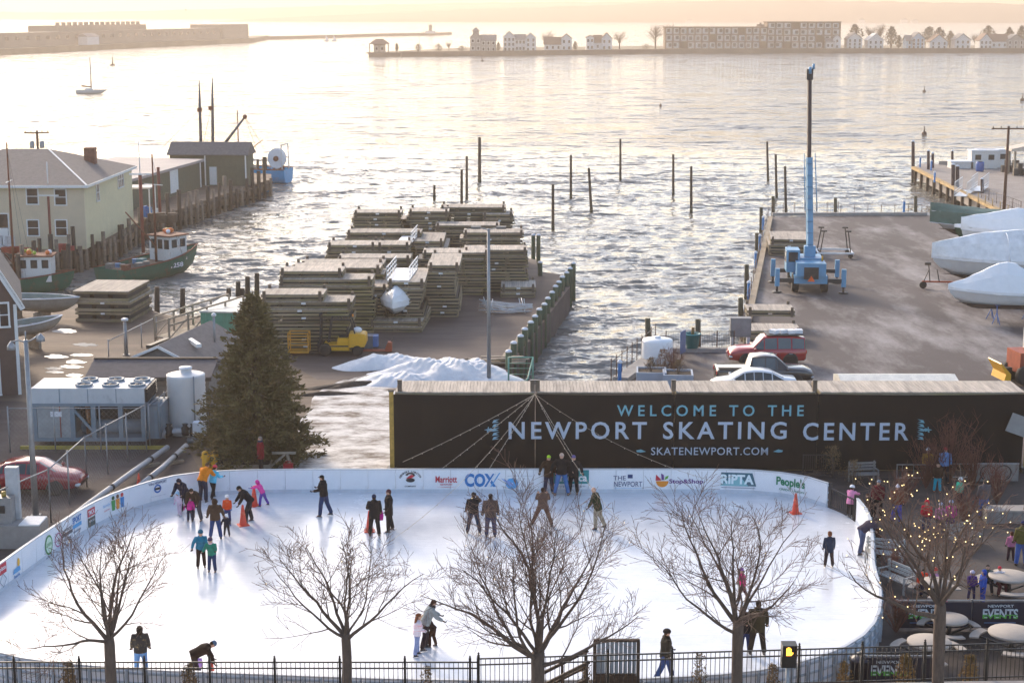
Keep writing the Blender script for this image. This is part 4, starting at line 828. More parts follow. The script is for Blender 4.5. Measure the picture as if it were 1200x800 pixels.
# ------------------------------------------------------------------ stair landing with slatted screen between fence and rink
m_brown = M('dark_brown_timber', (.055,.036,.026), .8, var=.3, scale=4, stretch=(1,1,4)); m_bslat = M('blue_grey_slat', (.20,.24,.28), .7, var=.2)
q = at(722, 800, 46.4); t = T('slatted_screen', 'brown framed wooden screen with blue grey slats at the head of the ramp', 'screen', (q.x, 46.4, 0)); zt = at(722, 751, 46.4).z; hw = (at(747, 751, 46.4).x-at(696, 751, 46.4).x)/2
for x in (-hw, hw): MB().box(x-.05, x+.05, -.05, .05, 0, zt).build('frame_post', [m_brown], t)
MB().box(-hw-.04, hw+.04, -.06, .06, zt, zt+.07).build('top_rail', [m_brown], t); MB().box(-hw+.06, hw-.06, -.045, .045, zt-1.08, zt-1.0).build('lower_rail', [m_brown], t)
sm = MB().box(-.055, .055, -.02, .02, zt-.995, zt-.005).mesh('slat', [m_bslat])
for k in range(9): ob('slat', sm, t, (-hw+.12+k*(2*hw-.24)/8, (k % 2)*.006, 0))
MB().box(-hw+.052, hw-.052, -.03, .03, .3, zt-1.09).build('lower_panel', [m_brown], t)
t = T('ramp', 'wooden ramp with sloping handrails beside the slatted screen', 'ramp', (q.x-hw-.15, 46.4, 0)); a0, a1 = at(690, 775, 46.4), at(628, 806, 46.4)
for dy in (0, .9):
    MB().beam((0, dy, a0.z), (a1.x-a0.x, dy, a1.z), .07, .09).build('handrail', [m_brown], t); MB().beam((0, dy, a0.z-.5), (a1.x-a0.x, dy, a1.z-.5), .05, .07).build('handrail', [m_brown], t)
    for u in (.05, .5, .95): MB().box((a1.x-a0.x)*u-.04, (a1.x-a0.x)*u+.04, dy-.04, dy+.04, -.0, a0.z+(a1.z-a0.z)*u).build('baluster', [m_brown], t)
MB().beam((0, .45, a0.z-1.0), (a1.x-a0.x, .45, a1.z-1.0), .8, .06).build('deck', [m_brown], t)
# ------------------------------------------------------------------ dry shrubs at the fence
m_dry = M('dry_leaf_brown', (.17,.105,.045), .9, var=.45, scale=3); m_gold = M('golden_evergreen', (.20,.115,.03), .9, var=.5, scale=3); m_red = M('red_brown_twigs', (.15,.055,.038), .9, var=.4, scale=3)
def shrub(p, w, h, label, mat, seed, n=420, twig=False, group=None):
    rnd = random.Random(seed); t = T('shrub', label, 'shrub', p, 0, group); st = MB(); lf = MB()
    for k in range(7 if not twig else 30):
        a = rnd.uniform(0, 6.28); r_ = w*.5*rnd.random(); e = Vector((math.cos(a)*r_, math.sin(a)*r_, h*rnd.uniform(.6, 1.0))); st.tube([(0,0,-.02), e*.45+Vector((0,0,.05)), e], [.022,.015,.006], 4, cap=False)
        if twig:
            for q in range(7):
                b0 = e*rnd.uniform(.4, 1); st.tube([b0, b0+Vector((rnd.gauss(0,.12), rnd.gauss(0,.12), rnd.uniform(.1,.35)))*h*.8], [.009,.003], 3, cap=False)
    for k in range(n):
        u = rnd.random()**.7; a = rnd.uniform(0, 6.28); zz = h*(.08+.92*u); rr = w*.5*math.sqrt(rnd.random())*(1.05-.75*u**1.6)*(.8+.3*math.sin(3*a+seed)); c = Vector((math.cos(a)*rr, math.sin(a)*rr, zz)); s_ = rnd.uniform(.03, .075)*(1.0 if not twig else .6)
        d = Vector((rnd.gauss(0,1), rnd.gauss(0,1), rnd.gauss(.8,.8))).normalized(); x = d.orthogonal().normalized()*s_*.45
        lf.add([c-x, c+d*s_*.8-x*.2, c+d*s_*1.7, c+x], [(0,1,2,3)])
    st.build('stems', [mat if twig else m_bark], t); o = lf.build('foliage', [mat], t); o['kind'] = 'stuff'; return t
for k, (px, top, w_, lb, mt, n) in enumerate(((80, 776, 1.0, 'brown shrub by the fence below the leftmost tree', m_dry, 500), (222, 779, .95, 'brown shrub below the bent adult by the fence', m_dry, 420), (500, 781, .75, 'sparse dry shrub behind the fence under the striped girl', m_dry, 180), (686, 777, .7, 'sparse dry shrub at the foot of the ramp', m_dry, 200), (820, 766, .8, 'thin dry shrub right of the walking skater', m_dry, 200), (905, 778, .7, 'low brown shrub left of the crossing signal pole', m_dry, 260), (990, 776, .9, 'orange brown shrub under the right bend of the rink', m_gold, 420), (1062, 768, 1.1, 'golden brown evergreen shrub left of the lit tree trunk', m_gold, 800), (1138, 768, 1.0, 'golden brown evergreen shrub right of the lit tree trunk', m_gold, 700))):
    q = at(px, top, 46.6); shrub((q.x, 46.6, .012), w_, q.z, lb, mt, 60+k, n*2)
tag(MB().prism([(-60, 44.32), (0, 44.32), (13, 44.92), (60, 45.92), (60, 47.35), (-60, 47.35)], -.1, .010).build('planting_bed', [M('bed_mulch', (.07,.05,.035), .95, var=.4, scale=4, bump=.6)]), kind='structure')
# ------------------------------------------------------------------ ropes with small bulbs from the sign to the boards and over the rink
m_rope = M('pale_rope', (.42,.36,.29), .85, var=.15)
def rope(a, b, sag, label, r=.012, nb=0, group='guy ropes fanning down from the sign'):
    a, b = Vector(a), Vector(b); pts = [a.lerp(b, i/14)-Vector((0,0,sag*4*(i/14)*(1-i/14))) for i in range(15)]; t = T('rope', label, 'rope', a, 0, group)
    MB().tube([q-a for q in pts], r, 4).build('line', [m_rope], t)
    mb = MB()
    for i in range(1, 14): mb.ball(pts[i]-a+Vector((0,0,-.03)), .022, 5, 3)
    o = mb.build('bulbs', [M('unlit_bulb', (.55,.48,.38), .3)], t); o['kind'] = 'stuff'
apx = at(627, 462, SY-.4); apx.y = SY-.35
for k, (px, py, sg, lb) in enumerate(((472, 541, .10, 'longest pale rope running left from the top of the banner to the boards'), (515, 551, .05, 'second pale rope from the left running down to the far boards'), (572, 551, .03, 'steep pale rope running down left of the grey capital letters'), (682, 551, .03, 'pale rope running down right past the posing trio'))):
    e = at(px, py, 71.5); rope(apx, e, sg, lb)
for (px, py, Y, sg, lb) in ((846, 566, 68.0, .5, 'thin pale rope running far right over the letters to the ice'), (770, 650, 58.5, .8, 'thin pale rope with bulbs hanging over the middle of the ice'), (400, 668, 56.0, .9, 'thin pale rope hanging over the left half of the ice')):
    e = at(px, py, Y); rope(apx, e, sg, lb, .008)
# ------------------------------------------------------------------ floats stacked in the boat yard
YR = R(-6)                                   # long sides run a little off the picture plane
def yard(n, x, y, L, W, H, where, rz=0., z=0., **k):
    p = G(x, y, 0); stack(n, L, W, H, (p.x, p.y, z), rz, where, **k)
HF = .45
yard(7, 300, 412, 6.1, 2.5, HF, 'stack behind the forklift')
p = G(300, 412); float_dock(3.9, 2.4, HF, (p.x+.4, p.y+.15, 7*(HF+.005)), 0, 'short pale decked float lying on top of the stack behind the forklift', 'loose top floats')
yard(8, 330, 390, 6.2, 2.5, HF, 'slip side stack just behind the forklift stack')
p = G(330, 390); float_dock(4.2, 2.3, HF, (p.x-.1, p.y+.5, 8*(HF+.005)), 0, 'pale float on the second slip side stack', 'loose top floats')
yard(8, 344, 374, 6.2, 2.5, HF, 'third slip side stack with two long decks')
yard(7, 352, 360, 6.0, 2.5, HF, 'fourth stack on the slip side')
yard(8, 382, 342, 4.2, 2.6, HF, 'fifth slip side stack with corner posts')
yard(8, 436, 342, 3.0, 2.6, HF, 'small stack right of the fifth slip side stack')
yard(8, 405, 325, 6.0, 2.5, HF, 'sixth stack on the slip side')
yard(10, 414, 312, 4.0, 2.6, HF, 'tall stack at the far water end')
yard(8, 452, 306, 3.0, 2.6, HF, 'stack right of the tall far stack')
yard(10, 480, 310, 3.4, 2.6, HF, 'stack with a white plate at the far end')
yard(7, 400, 352, 5.4, 2.3, HF, 'low filler stack in the left middle of the yard')
yard(6, 418, 384, 2.1, 6.2, .46, 'end on stack left of the shrink wrapped boat')
yard(7, 452, 386, 2.5, 6.2, .46, 'end on stack behind the shrink wrapped boat')
yard(8, 499, 372, 2.2, 6.0, .46, 'tallest end on stack left of the tall lamp post')
yard(7, 492, 346, 5.0, 2.5, .46, 'stack behind the tallest end on stack')
yard(7, 484, 330, 2.6, 5.4, .46, 'end on stack in the middle of the yard')
yard(7, 542, 342, 4.85, 2.6, .46, 'wide stack right of the tall lamp post')
yard(8, 541, 326, 4.85, 2.5, .46, 'stack behind the wide stack at the lamp post')
yard(8, 513, 316, 5.3, 2.5, .46, 'long stack left of the far corner posts')
yard(10, 514, 306, 5.6, 2.5, .46, 'rearmost long stack before the open water')
yard(9, 566, 308, 2.6, 2.5, .46, 'rear corner stack at the green piles')
p = G(588, 349); stack(2, 2.6, 3.2, .42, (p.x, p.y, 0), 0, 'low pair before the green piles', jit=.04)
p = G(432, 389); stack(2, 3.6, 6.0, .40, (p.x, p.y, 0), R(-3), 'low pair under the shrink wrapped boat', jit=.03)
p = G(88, 377); stack(3, 3.9, 5.0, .72, (p.x, p.y, 0), R(-5), 'grey timber stack alone on the dirt lot', jit=.03, posts=False)
p = at(452, 316, 112); 
m_alu = M('white_aluminium', (.66,.68,.70), .4, metal=.2, var=.08)
def gangway(p, L, W, rz, label, h=.9, both=True, tilt=0.):
    t = T('gangway', label, 'gangway', p, rz); MB().box(0, W, 0, L, 0, .06).build('walkway', [m_alu], t)
    for x in ((0, W) if both else (W,)):
        mb = MB()
        for k, z in enumerate((.3, .6, h)): MB().beam((x, 0, z), (x, L, z), .05, .05).build('railing', [m_alu], t)
        for k in range(int(L)+1): MB().beam((x, min(k*1.0, L-.03)+.02, 0), (x, min(k*1.0, L-.03)+.02, h), .045, .045).build('upright', [m_alu], t)
    return t
pp = G(452, 386); gangway((pp.x+.1, pp.y+.4, 7*.465), 5.4, 1.5, R(-3), 'white railed gangway lying on the stack behind the shrink wrapped boat')
pp = G(499, 330); gangway((pp.x-2.2, pp.y-2, 7*.465+.05), 4.6, 1.2, R(-3), 'second white railed gangway lying farther back on the stacks', both=False)
# sloping railing floats near the far end: leaning wooden handrail frames
# ------------------------------------------------------------------ white capped green piles along the wharf
m_green = M('green_pile_paint', (.060,.105,.060), .75, var=.35, scale=2.5, stretch=(2,2,.4), dirt=(.07,.05,.03), dscale=1.2, damt=.42); m_snowcap = M('white_pile_cap', (.74,.76,.80), .6, var=.05)
pile_me = MB().lathe([(.19,-3.2),(.19,1.0),(.175,1.04)], 12).mesh('shaft', [m_green]); cap_me = MB().lathe([(.21,1.03),(.21,1.10),(.12,1.17),(.0,1.19)], 12).mesh('pile_cap', [m_snowcap])
gp = [(596,411),(602,401),(610,393),(615,385),(622,377),(627,370),(632,362),(638,356),(642,349),(647,342),(651,335),(655,330),(659,324),(664,319),(668,314),(672,308),(633,307),(625,275),(631,275)]
for k, (x, y) in enumerate(gp):
    p = G(x, y, 1.1); lab = ('white capped green pile, ' + (ORD[k].replace('topmost','first') if k < 11 else ('twelfth','thirteenth','fourteenth','fifteenth','sixteenth')[k-11]) + ' along the wharf from the green railing') if k < 16 else ('green capped pile left of the small wharf dock', 'left one of two green piles at the float yard corner', 'right one of two green piles at the float yard corner')[k-16]
    t = T('mooring_pile', lab, 'mooring pile', (p.x, p.y, 0), 0, 'green piles along the wharf'); ob('shaft', pile_me, t); ob('pile_cap', cap_me, t)
m_timb = M('wharf_timber', (.30,.25,.19), .85, var=.3, scale=3)
a, b = G(598, 428), G(668, 334); t = T('wharf_kerb', 'pale timber kerb blocks along the wharf behind the green piles', 'kerb', (0,0,0))
for k in range(11): q = Vector(a).lerp(Vector(b), (k+.5)/11)-Vector((.55,0,0)); MB().obox((q.x, q.y, .14), (.34, 2.2, .28), -.10).build('timber', [m_timb], t)
# ------------------------------------------------------------------ single piles standing in the harbour
m_pile = M('dark_harbour_pile', (.050,.038,.028), .9, var=.4, scale=2, stretch=(3,3,.4)); m_pile2 = M('greenish_pile_base', (.045,.05,.028), .9, var=.4)
def water_pile(x, y0, x1, y1, label, r=.17, name='harbour_pile', z=WATER_Z, mats=None, capw=False):
    p = G(x1, y1, z); h = at(x, y0, p.y).z-z; t = T(name, label, 'pile', p); dx = at(x, y0, p.y).x-p.x
    MB().tube([(0,0,-1.2), (0,0,0), (dx*.5,0,h*.5), (dx,0,h)], [r*1.1,r*1.08,r,r*.92], 10).build('shaft', [mats or m_pile], t); MB().tube([(0,0,-.02),(0,0,.6)], r*1.13, 10).build('weed_band', [m_pile2], t)
    if capw: MB().lathe([(r*1.1,h),(r*1.1,h+.06),(0,h+.22)], 10, (dx,0,0)).build('pile_cap', [m_snowcap], t)
for a in ((562,161,562,214,'thickest and tallest dark pile, behind the float yard'),(547,183,547,233,'dark pile left of the tallest pile, reaching lower'),(541,199,541,247,'pale brown pile straight behind the rear float stacks'),(509,217,509,234,'short pile stub with a gull just behind the far floats'),(648,216,648,270,'grey pile in open water right of the float yard corner'),(669,182,669,232,'dark pile above and right of the grey pile'),(690,197,693,249,'slightly leaning pile right of the dark pair'),(727,163,727,211,'tall dark pile alone in the middle water'),(789,181,789,229,'slim pile left of its lower neighbour in the mid right water'),(810,195,810,249,'slim pile with low foot, right of its neighbour in mid water'),(899,166,900,212,'leftmost of three piles beside the crane boom'),(909,181,910,232,'middle of three piles beside the crane boom'),(920,195,921,250,'rightmost of three piles beside the crane boom')):
    water_pile(*a, r=.22 if a[0] == 562 else .16)
for a in ((759,373,760,420,'left pile beside the planter quay'),(818,374,818,420,'pile behind the blue bucket on the planter quay'),(868,349,868,392,'pile at the lower left corner of the right wharf'),(875,310,875,350,'second pile up the left side of the right wharf'),(887,273,887,310,'third pile up the left side of the right wharf'),(892,243,892,272,'fourth pile up the left side of the right wharf'),(906,230,906,262,'pile at the far left corner of the right wharf'),(979,232,979,262,'pile at the far edge behind the crane'),(1073,230,1073,262,'pile at the far right corner of the right wharf')):
    water_pile(*a, r=.2, mats=M('olive_pile', (.085,.075,.045), .9, var=.35, scale=2))
for k, a in enumerate(((1070,166,1070,214,'outermost dark pile of the far right dock'),(1088,177,1088,216,'left of two slim piles on the far right dock'),(1093,180,1093,214,'right of two slim piles on the far right dock'),(1116,177,1116,196,'olive pile on the back edge of the far right dock'),(1117,193,1117,240,'left of the thick pair on the far right dock'),(1122,195,1122,240,'right of the thick pair on the far right dock'),(1151,210,1151,246,'white capped pile inside the far right dock'))):
    water_pile(*a, r=.24 if k in (0, 4, 5) else .2, name='dock_pile', capw=True, mats=M('purple_brown_pile', (.055,.032,.032), .85, var=.3))
# ------------------------------------------------------------------ tall lamp post in the yard, other posts
m_galv = M('galvanised_pole', (.30,.31,.32), .5, metal=.5); m_fixt = M('lamp_fixture', (.12,.12,.12), .5)
def lamp_post(px, ytop, ybase, label, fix='twin', r=.11):
    p = G(px, ybase); h = at(px, ytop, p.y).z; t = T('lamp_post', label, 'lamp post', p)
    MB().tube([(0,0,0),(0,0,h)], [r*1.15, r*.75], 12).build('pole', [m_galv], t); MB().box(-.2,.2,-.2,.2,0,.05).build('base_plate', [m_galv], t)
    if fix == 'twin':
        for s_ in (-1, 1):
            q = MB().beam((s_*.02, 0, h-.05), (s_*.45, 0, h+.05), .06, .06).build('arm', [m_galv], t); MB().obox((s_*.72, -.05, h+.07), (.55,.34,.14)).build('lamp_head', [m_fixt], t)
    elif fix == 'bell':
        MB().tube([(-.62,0,h-.1),(-.3,0,h-.02),(0,0,h-.12),(.3,0,h+.02),(.62,0,h-.1+.35)], .035, 6).build('arm', [m_galv], t); MB().lathe([(.02,h-.05),(.17,h-.25),(.19,h-.42),(.05,h-.43)], 12, (-.62,0,0)).build('lamp_head', [m_galv], t); MB().lathe([(.02,h+.28),(.17,h+.1),(.19,h-.06),(.05,h-.07)], 12, (.62,0,0)).build('lamp_head', [m_galv], t); MB().tube([(0,0,h),(0,0,h+.35)], .03, 6).build('finial', [m_galv], t)
    else: MB().lathe([(r*.7,h),(.22,h+.02),(.22,h+.14),(.12,h+.18)], 12).build('cap', [m_snowcap], t)
    return t
lamp_post(573, 268, 448, 'tallest grey lamp post, with twin heads, in front of the stacked floats')
lamp_post(42, 398, 604, 'grey lamp post with two bell lamps in front of the red car', 'bell', .12)
lamp_post(148, 376, 416, 'short grey post with a flat cap on the dirt lot', 'cap', .12)
for x, y0, y1, lb in ((184,336,372,'dark pile behind the grey timber stack'),(214,338,368,'dark pile at the head of the slip, right of the timber stack'),(279,330,352,'short dark pile left of the floats'),(290,324,350,'middle dark pile left of the floats'),(301,320,350,'tallest dark pile left of the floats'),(268,338,354,'stubby dark pile left of the floats'),(284,338,352,'low pile stub between two dark piles')):
    water_pile(x, y0, x, y1+6, lb, .2, 'slip_pile')
# ------------------------------------------------------------------ forklift
m_yel = M('forklift_yellow', (.70,.36,.01), .4, var=.06, dirt=(.35,.20,.03), dscale=2, damt=.36); m_tyre = M('rubber', (.018,.018,.018), .85, var=.3); m_rim = M('pale_wheel_rim', (.50,.48,.42), .5, metal=.2)
def wheel(parent, x, y, r, w_, name='wheel', rim=m_rim):
    t = MB().lathe([(r*.62,-w_/2),(r*.93,-w_/2),(r,-w_*.35),(r,w_*.35),(r*.93,w_/2),(r*.62,w_/2)], 20); t.xf(Matrix.Rotation(math.pi/2, 4, 'X')); o = t.build(name, [m_tyre], parent, (x, y, r))
    q = MB().lathe([(.02,-w_*.42),(r*.3,-w_*.45),(r*.60,-w_*.30),(r*.64,-w_*.38),(r*.64,w_*.38),(r*.60,w_*.30),(r*.3,w_*.45),(.02,w_*.42)], 20); q.xf(Matrix.Rotation(math.pi/2, 4, 'X')); q.build('rim', [rim], o); return o
p = G(400, 415); t = T('forklift', 'yellow forklift with black mast and roof, parked before the stacked floats', 'forklift', (p.x, p.y, 0))
mb = MB(); mb.yprism([(-1.0,.35),(.54,.35),(.54,1.12),(-.15,1.12),(-.22,.72),(-.85,.70),(-1.0,.80)], -.55, .55); mb.build('body', [m_yel], t)
MB().yprism([(.56,.55),(1.50,.58),(1.62,.8),(1.60,1.30),(1.50,1.40),(.56,1.40)], -.60, .60).build('counterweight', [m_yel], t)
MB().box(-.98,.5,-.57,.57,.58,.66).build('black_stripe', [m_dkmetal], t)
MB().box(-.1,.45,-.28,.28,1.05,1.25).build('seat', [m_dkmetal], t); MB().box(.38,.5,-.28,.28,1.2,1.72).build('seat_back', [m_dkmetal], t)
g_ = T('overhead_guard', None, None); g_.parent = t
for y in (-.5, .5):
    MB().beam((-.75,y,.85), (-.55,y,2.3), .07,.07).build('guard_post', [m_dkmetal], g_); MB().beam((.95,y,1.3), (.65,y,2.3), .07,.07).build('guard_post', [m_dkmetal], g_); MB().beam((-.6,y,2.3), (.7,y,2.3), .07,.07).build('guard_rail', [m_dkmetal], g_)
for k in range(7): MB().beam((-.55+k*.2,-.5,2.31), (-.55+k*.2,.5,2.31), .04,.04).build('guard_bar', [m_dkmetal], g_)
ms = T('mast', None, None); ms.parent = t
for y in (-.38,-.22,.22,.38): MB().beam((-1.28,y,.15), (-1.20,y,2.55), .12,.09).build('mast_rail', [m_dkmetal], ms)
for z in (.4,1.5,2.5): MB().box(-1.3,-1.16,-.42,.42,z,z+.1).build('cross_member', [m_dkmetal], ms)
MB().box(-1.42,-1.34,-.5,.5,.25,.85).build('fork_carriage', [m_dkmetal], t)
for y in (-.3,.3): MB().box(-2.55,-1.4,y-.07,y+.07,.12,.17).build('fork', [m_dkmetal], t)
for x, r in ((-.95,.40),(1.05,.33)):
    for y in (-.52,.52): wheel(t, x, y, r, .28)
MB().ball((1.05,0,1.55),(.28,.20,.20),12,8).build('gas_bottle', [m_snowcap], t); MB().tube([(.72,.4,2.32),(.72,.4,2.48)], .06, 8).build('beacon', [M('amber_lens', (.7,.25,.02), .3)], t)
t = T('lift_cage', 'orange steel man basket on the forks of the forklift', 'lift cage', (p.x-2.62, p.y, .18)); m_cage = M('cage_orange', (.62,.30,.03), .5, var=.12)
for x in (-.62,.62):
    for y in (-.5,.5): MB().box(x-.035,x+.035,y-.035,y+.035,0,1.25).build('upright', [m_cage], t)
for z in (.06,.5,.85,1.22):
    for y in (-.5,.5): MB().box(-.585,.585,y-.03,y+.03,z-.03,z+.03).build('rail', [m_cage], t)
    for x in (-.62,.62): MB().box(x-.03,x+.03,-.465,.465,z-.03,z+.03).build('rail', [m_cage], t)
MB().box(-.6,.6,-.48,.48,-.03,.02).build('floor_plate', [m_cage], t)
p = G(432, 407); t = T('crate', 'blue grey plastic crate behind the forklift', 'crate', (p.x, p.y, 0)); MB().box(-.35,.3,-.4,.4,0,.75).build('shell', [M('slate_plastic', (.10,.14,.17), .6)], t); MB().box(-.37,.32,-.42,.42,.76,.82).build('lid', [M('dark_blue_lid', (.05,.09,.16), .5)], t); MB().box(.31,.62,-.35,.35,.1,.80).build('bin', [M('bright_blue_plastic', (.04,.16,.42), .5)], t)
p = G(432, 411); t = T('pallet_jack', 'rust red pallet jack lying behind the forklift', 'pallet jack', (p.x-.1, p.y-.25, 0)); m_rust = M('rust_red', (.30,.055,.02), .6, var=.3)
for y in (-.18,.18): MB().box(-.3,1.2,y-.08,y+.08,.06,.12).build('fork', [m_rust], t)
MB().yprism([(1.15,.05),(1.6,.05),(1.6,.62),(1.35,.66),(1.2,.3)], -.26,.26).build('pump_housing', [m_rust], t); MB().tube([(1.5,0,.55),(1.75,0,1.0)], .03, 6).build('handle', [m_dkmetal], t)
# ------------------------------------------------------------------ snow, ice sheet, mud ridges
m_snow = M('dirty_snow', (.74,.74,.74), .7, var=.08, scale=3, bump=1.0, bscale=3.5, dirt=(.52,.52,.54), dscale=1.2, damt=.36)
def mound(px, py, rx, ry, h, label, seed, mat=m_snow, name='snow_pile', cat='snow pile', rz=0):
    p = G(px, py); rnd = random.Random(seed); n = 44; N = 88; ph = [rnd.uniform(0, 6.28) for _ in range(12)]
    rows = []
    for i in range(n+1):
        q = i/n; r = []
        for j in range(N):
            a = 2*math.pi*j/N; e = 1+.16*math.sin(2*a+ph[0])+.12*math.sin(3*a+ph[1])+.08*math.sin(5*a+ph[2])+.05*math.sin(9*a+ph[3])
            x, y = rx*e*q*math.cos(a), ry*e*q*math.sin(a)
            z = 1.0*h*max(0, 1-q**1.6)*(1+.16*math.sin(x*1.5+ph[4])*math.cos(y*1.3+ph[5])+.10*math.sin(x*3.7+ph[6]+y*2)+.05*math.sin(y*6+ph[7]+x*4)+.06*math.sin(x*11+ph[8])*math.sin(y*9+ph[9]))-(.05 if i == n else 0)
            r.append((x, y, max(z, -.03)))
        rows.append(r)
    return tag(MB().loft(rows, cap=False).build(name, [mat], None, (p.x, p.y, .01), rz), label, cat)
mound(460, 429, 2.9, 1.9, .75, 'snow heap nearest the pallet jack', 3)
mound(528, 440, 4.4, 2.3, 1.05, 'largest snow heap, behind the left end of the banner around the lamp post', 5)
mound(470, 448, 2.3, 1.6, .6, 'small snow heap behind the corner of the banner', 8)
m_slush = M('melting_snow_on_dirt', (.70,.67,.63), .75, var=.10, scale=1.2, bump=.9, bscale=2.2, spec=.15, dirt=(.135,.10,.075), dscale=.75, damt=.49, stretch=(.7,1.2,1))
def sheet(pts, z, mat, name, label, cat='ice sheet', seed=1, kind=None, wob=.05):
    P = [G(*q) for q in pts]; c = sum(P, Vector())/len(P); Q = smooth_path(P, 5, True); rnd = random.Random(seed)
    Q = [c+(q-c)*(1+rnd.uniform(-wob,wob)) for q in Q]; o = MB().prism([(q.x, q.y) for q in Q], z-.03, z).build(name, [mat]); tag(o, label, cat); return tag(o, kind=kind) if kind else o
sheet([(350,500),(372,462),(402,446),(436,440),(476,440),(476,500),(474,556),(420,556),(330,555),(340,525)], .020, m_slush, 'melting_snow', None, None, 2, 'stuff')
m_mud = M('dark_wet_mud', (.045,.034,.026), .9, var=.4, scale=3, bump=.8, bscale=7)
mound(408, 452, 2.6, .55, .22, 'dark mud ridge at the edge of the melting snow', 7, m_mud, 'mud_ridge', 'mud ridge', R(24))
mound(385, 462, 1.7, .4, .18, 'smaller dark mud ridge near the fir tree', 12, m_mud, 'mud_ridge', 'mud ridge', R(12))
mound(546, 425, 1.2, .6, .3, 'dark debris heap left of the lamp post', 15, m_mud, 'debris_heap', 'debris heap')
m_pud = M('bright_puddle_ice', (.62,.60,.56), .12, var=.15, scale=1.5, spec=.8)
for k, (x, y, w_, h_) in enumerate(((76,388,13,3.2),(100,404,14,2.5),(66,418,12,3.0),(96,416,13,2.0),(88,424,12,2.8),(84,430,14,2.2),(63,432,10,2.2),(64,436,11,2.0),(88,440,10,2.6))):
    sheet([(x-w_,y),(x-w_*.4,y-h_*.8),(x+w_*.5,y-h_*.6),(x+w_,y+.3),(x+w_*.3,y+h_*.7),(x-w_*.5,y+h_*.6)], .016, m_pud, 'puddle', 'bright frozen puddle on the dirt lot, %s' % ('before the timber stack', 'second from the timber stack', 'upper left of the cluster', 'upper right of the cluster', 'in the middle of the cluster', 'long one below the middle of the cluster', 'leftmost of the cluster', 'lowest left of the cluster', 'beside the shed roof')[k], 'puddle', k, None, .22)
# tangled white poles
p = G(594, 366); t = T('pole_pile', 'tangled heap of white metal frames before the green piles', 'metal frames', (p.x, p.y, 0)); rnd = random.Random(5)
for k in range(16):
    a = Vector((rnd.uniform(-2.0,-1.2), rnd.uniform(-.6,.6), rnd.uniform(.1,1.0))); b = Vector((rnd.uniform(1.0,1.9), rnd.uniform(-.6,.6), rnd.uniform(.05,.6))); MB().tube([a, a.lerp(b,.5)-Vector((0,0,.08)), b], .035, 5).build('frame_pole', [m_alu], t)
for k in range(8):
    x = rnd.choice((-1.6,-1.2,1.1,1.5))+rnd.uniform(-.2,.2); MB().tube([(x, rnd.uniform(-.5,.5), 0), (x+rnd.uniform(-.3,.3), rnd.uniform(-.5,.5), rnd.uniform(.7,1.2))], .03, 5).build('frame_pole', [m_alu], t)
# green railing at the quay head
m_grail = M('mint_green_rail', (.16,.36,.27), .5, var=.1); a = G(596, 447); t = T('quay_railing', 'mint green steel railing with a sloping handrail at the quay corner', 'railing', (a.x, a.y-.3, 0)); zt = 1.5
for x in (0, 1.4): MB().tube([(x,0,0),(x,0,zt)], .05, 8).build('post', [m_grail], t)
for z in (.5,.85,1.15,zt): MB().tube([(0,0,z),(1.4,0,z)], .045 if z == zt else .02, 8).build('rail', [m_grail], t)
MB().tube([(1.4,0,zt),(1.1,-1.6,.6),(.3,-2.4,.1)], .045, 8).build('handrail', [m_grail], t); MB().tube([(1.05,-1.6,-.3),(1.05,-1.6,.6)], .045, 8).build('post', [m_grail], t); MB().tube([(.35,-2.4,-.5),(.35,-2.4,.12)], .045, 8).build('post', [m_grail], t)
t = T('timber_pile', 'untidy pile of grey planks beside the green railing', 'planks', tuple(G(585, 428)))
for k in range(9): MB().obox((rnd.uniform(-.6,.6), rnd.uniform(-.5,.5), .05+k*.055), (2.6, .22, .05), rnd.uniform(-.3,.5)).build('plank', [m_timb], t)
# ------------------------------------------------------------------ boats
m_shrink = M('white_shrink_wrap', (.86,.86,.86), .30, var=.04, scale=2, bump=.6, bscale=2.2); m_hullw = M('white_hull', (.62,.63,.63), .4, var=.06); m_bottom = M('dark_bottom_paint', (.04,.03,.035), .7)
def hull_rings(L, B, D, n=12, flare=.25, transom=.82, sheer=.18, rake=.12):
    """stations from stern (x=0) to bow (x=L); each ring port gunwale - chine - keel - chine - starboard gunwale"""
    rows = []
    for i in range(n+1):
        u = i/n; wb = B/2*(transom+(1-transom)*min(1, u*2.4))*(1-max(0,(u-.45)/.55)**2.2)+.012; wc = wb*(1-flare)*(1-max(0,(u-.6)/.4)**2*.6); zk = D*(.0+max(0,(u-.72)/.28)**2*.62); zc = max(D*.34+u**3*D*.30, zk+.01); zg = D*(1+sheer*u*u); x = u*L-(0 if u < .7 else rake*0)
        rows.append([(x+rake*L*u**4*.5, wb, zg), (x+rake*L*u**4*.35, (wb+wc)/2*1.02, (zg+zc)/2), (x, wc, zc), (x, 0, zk), (x, -wc, zc), (x+rake*L*u**4*.35, -(wb+wc)/2*1.02, (zg+zc)/2), (x+rake*L*u**4*.5, -wb, zg)])
    return rows
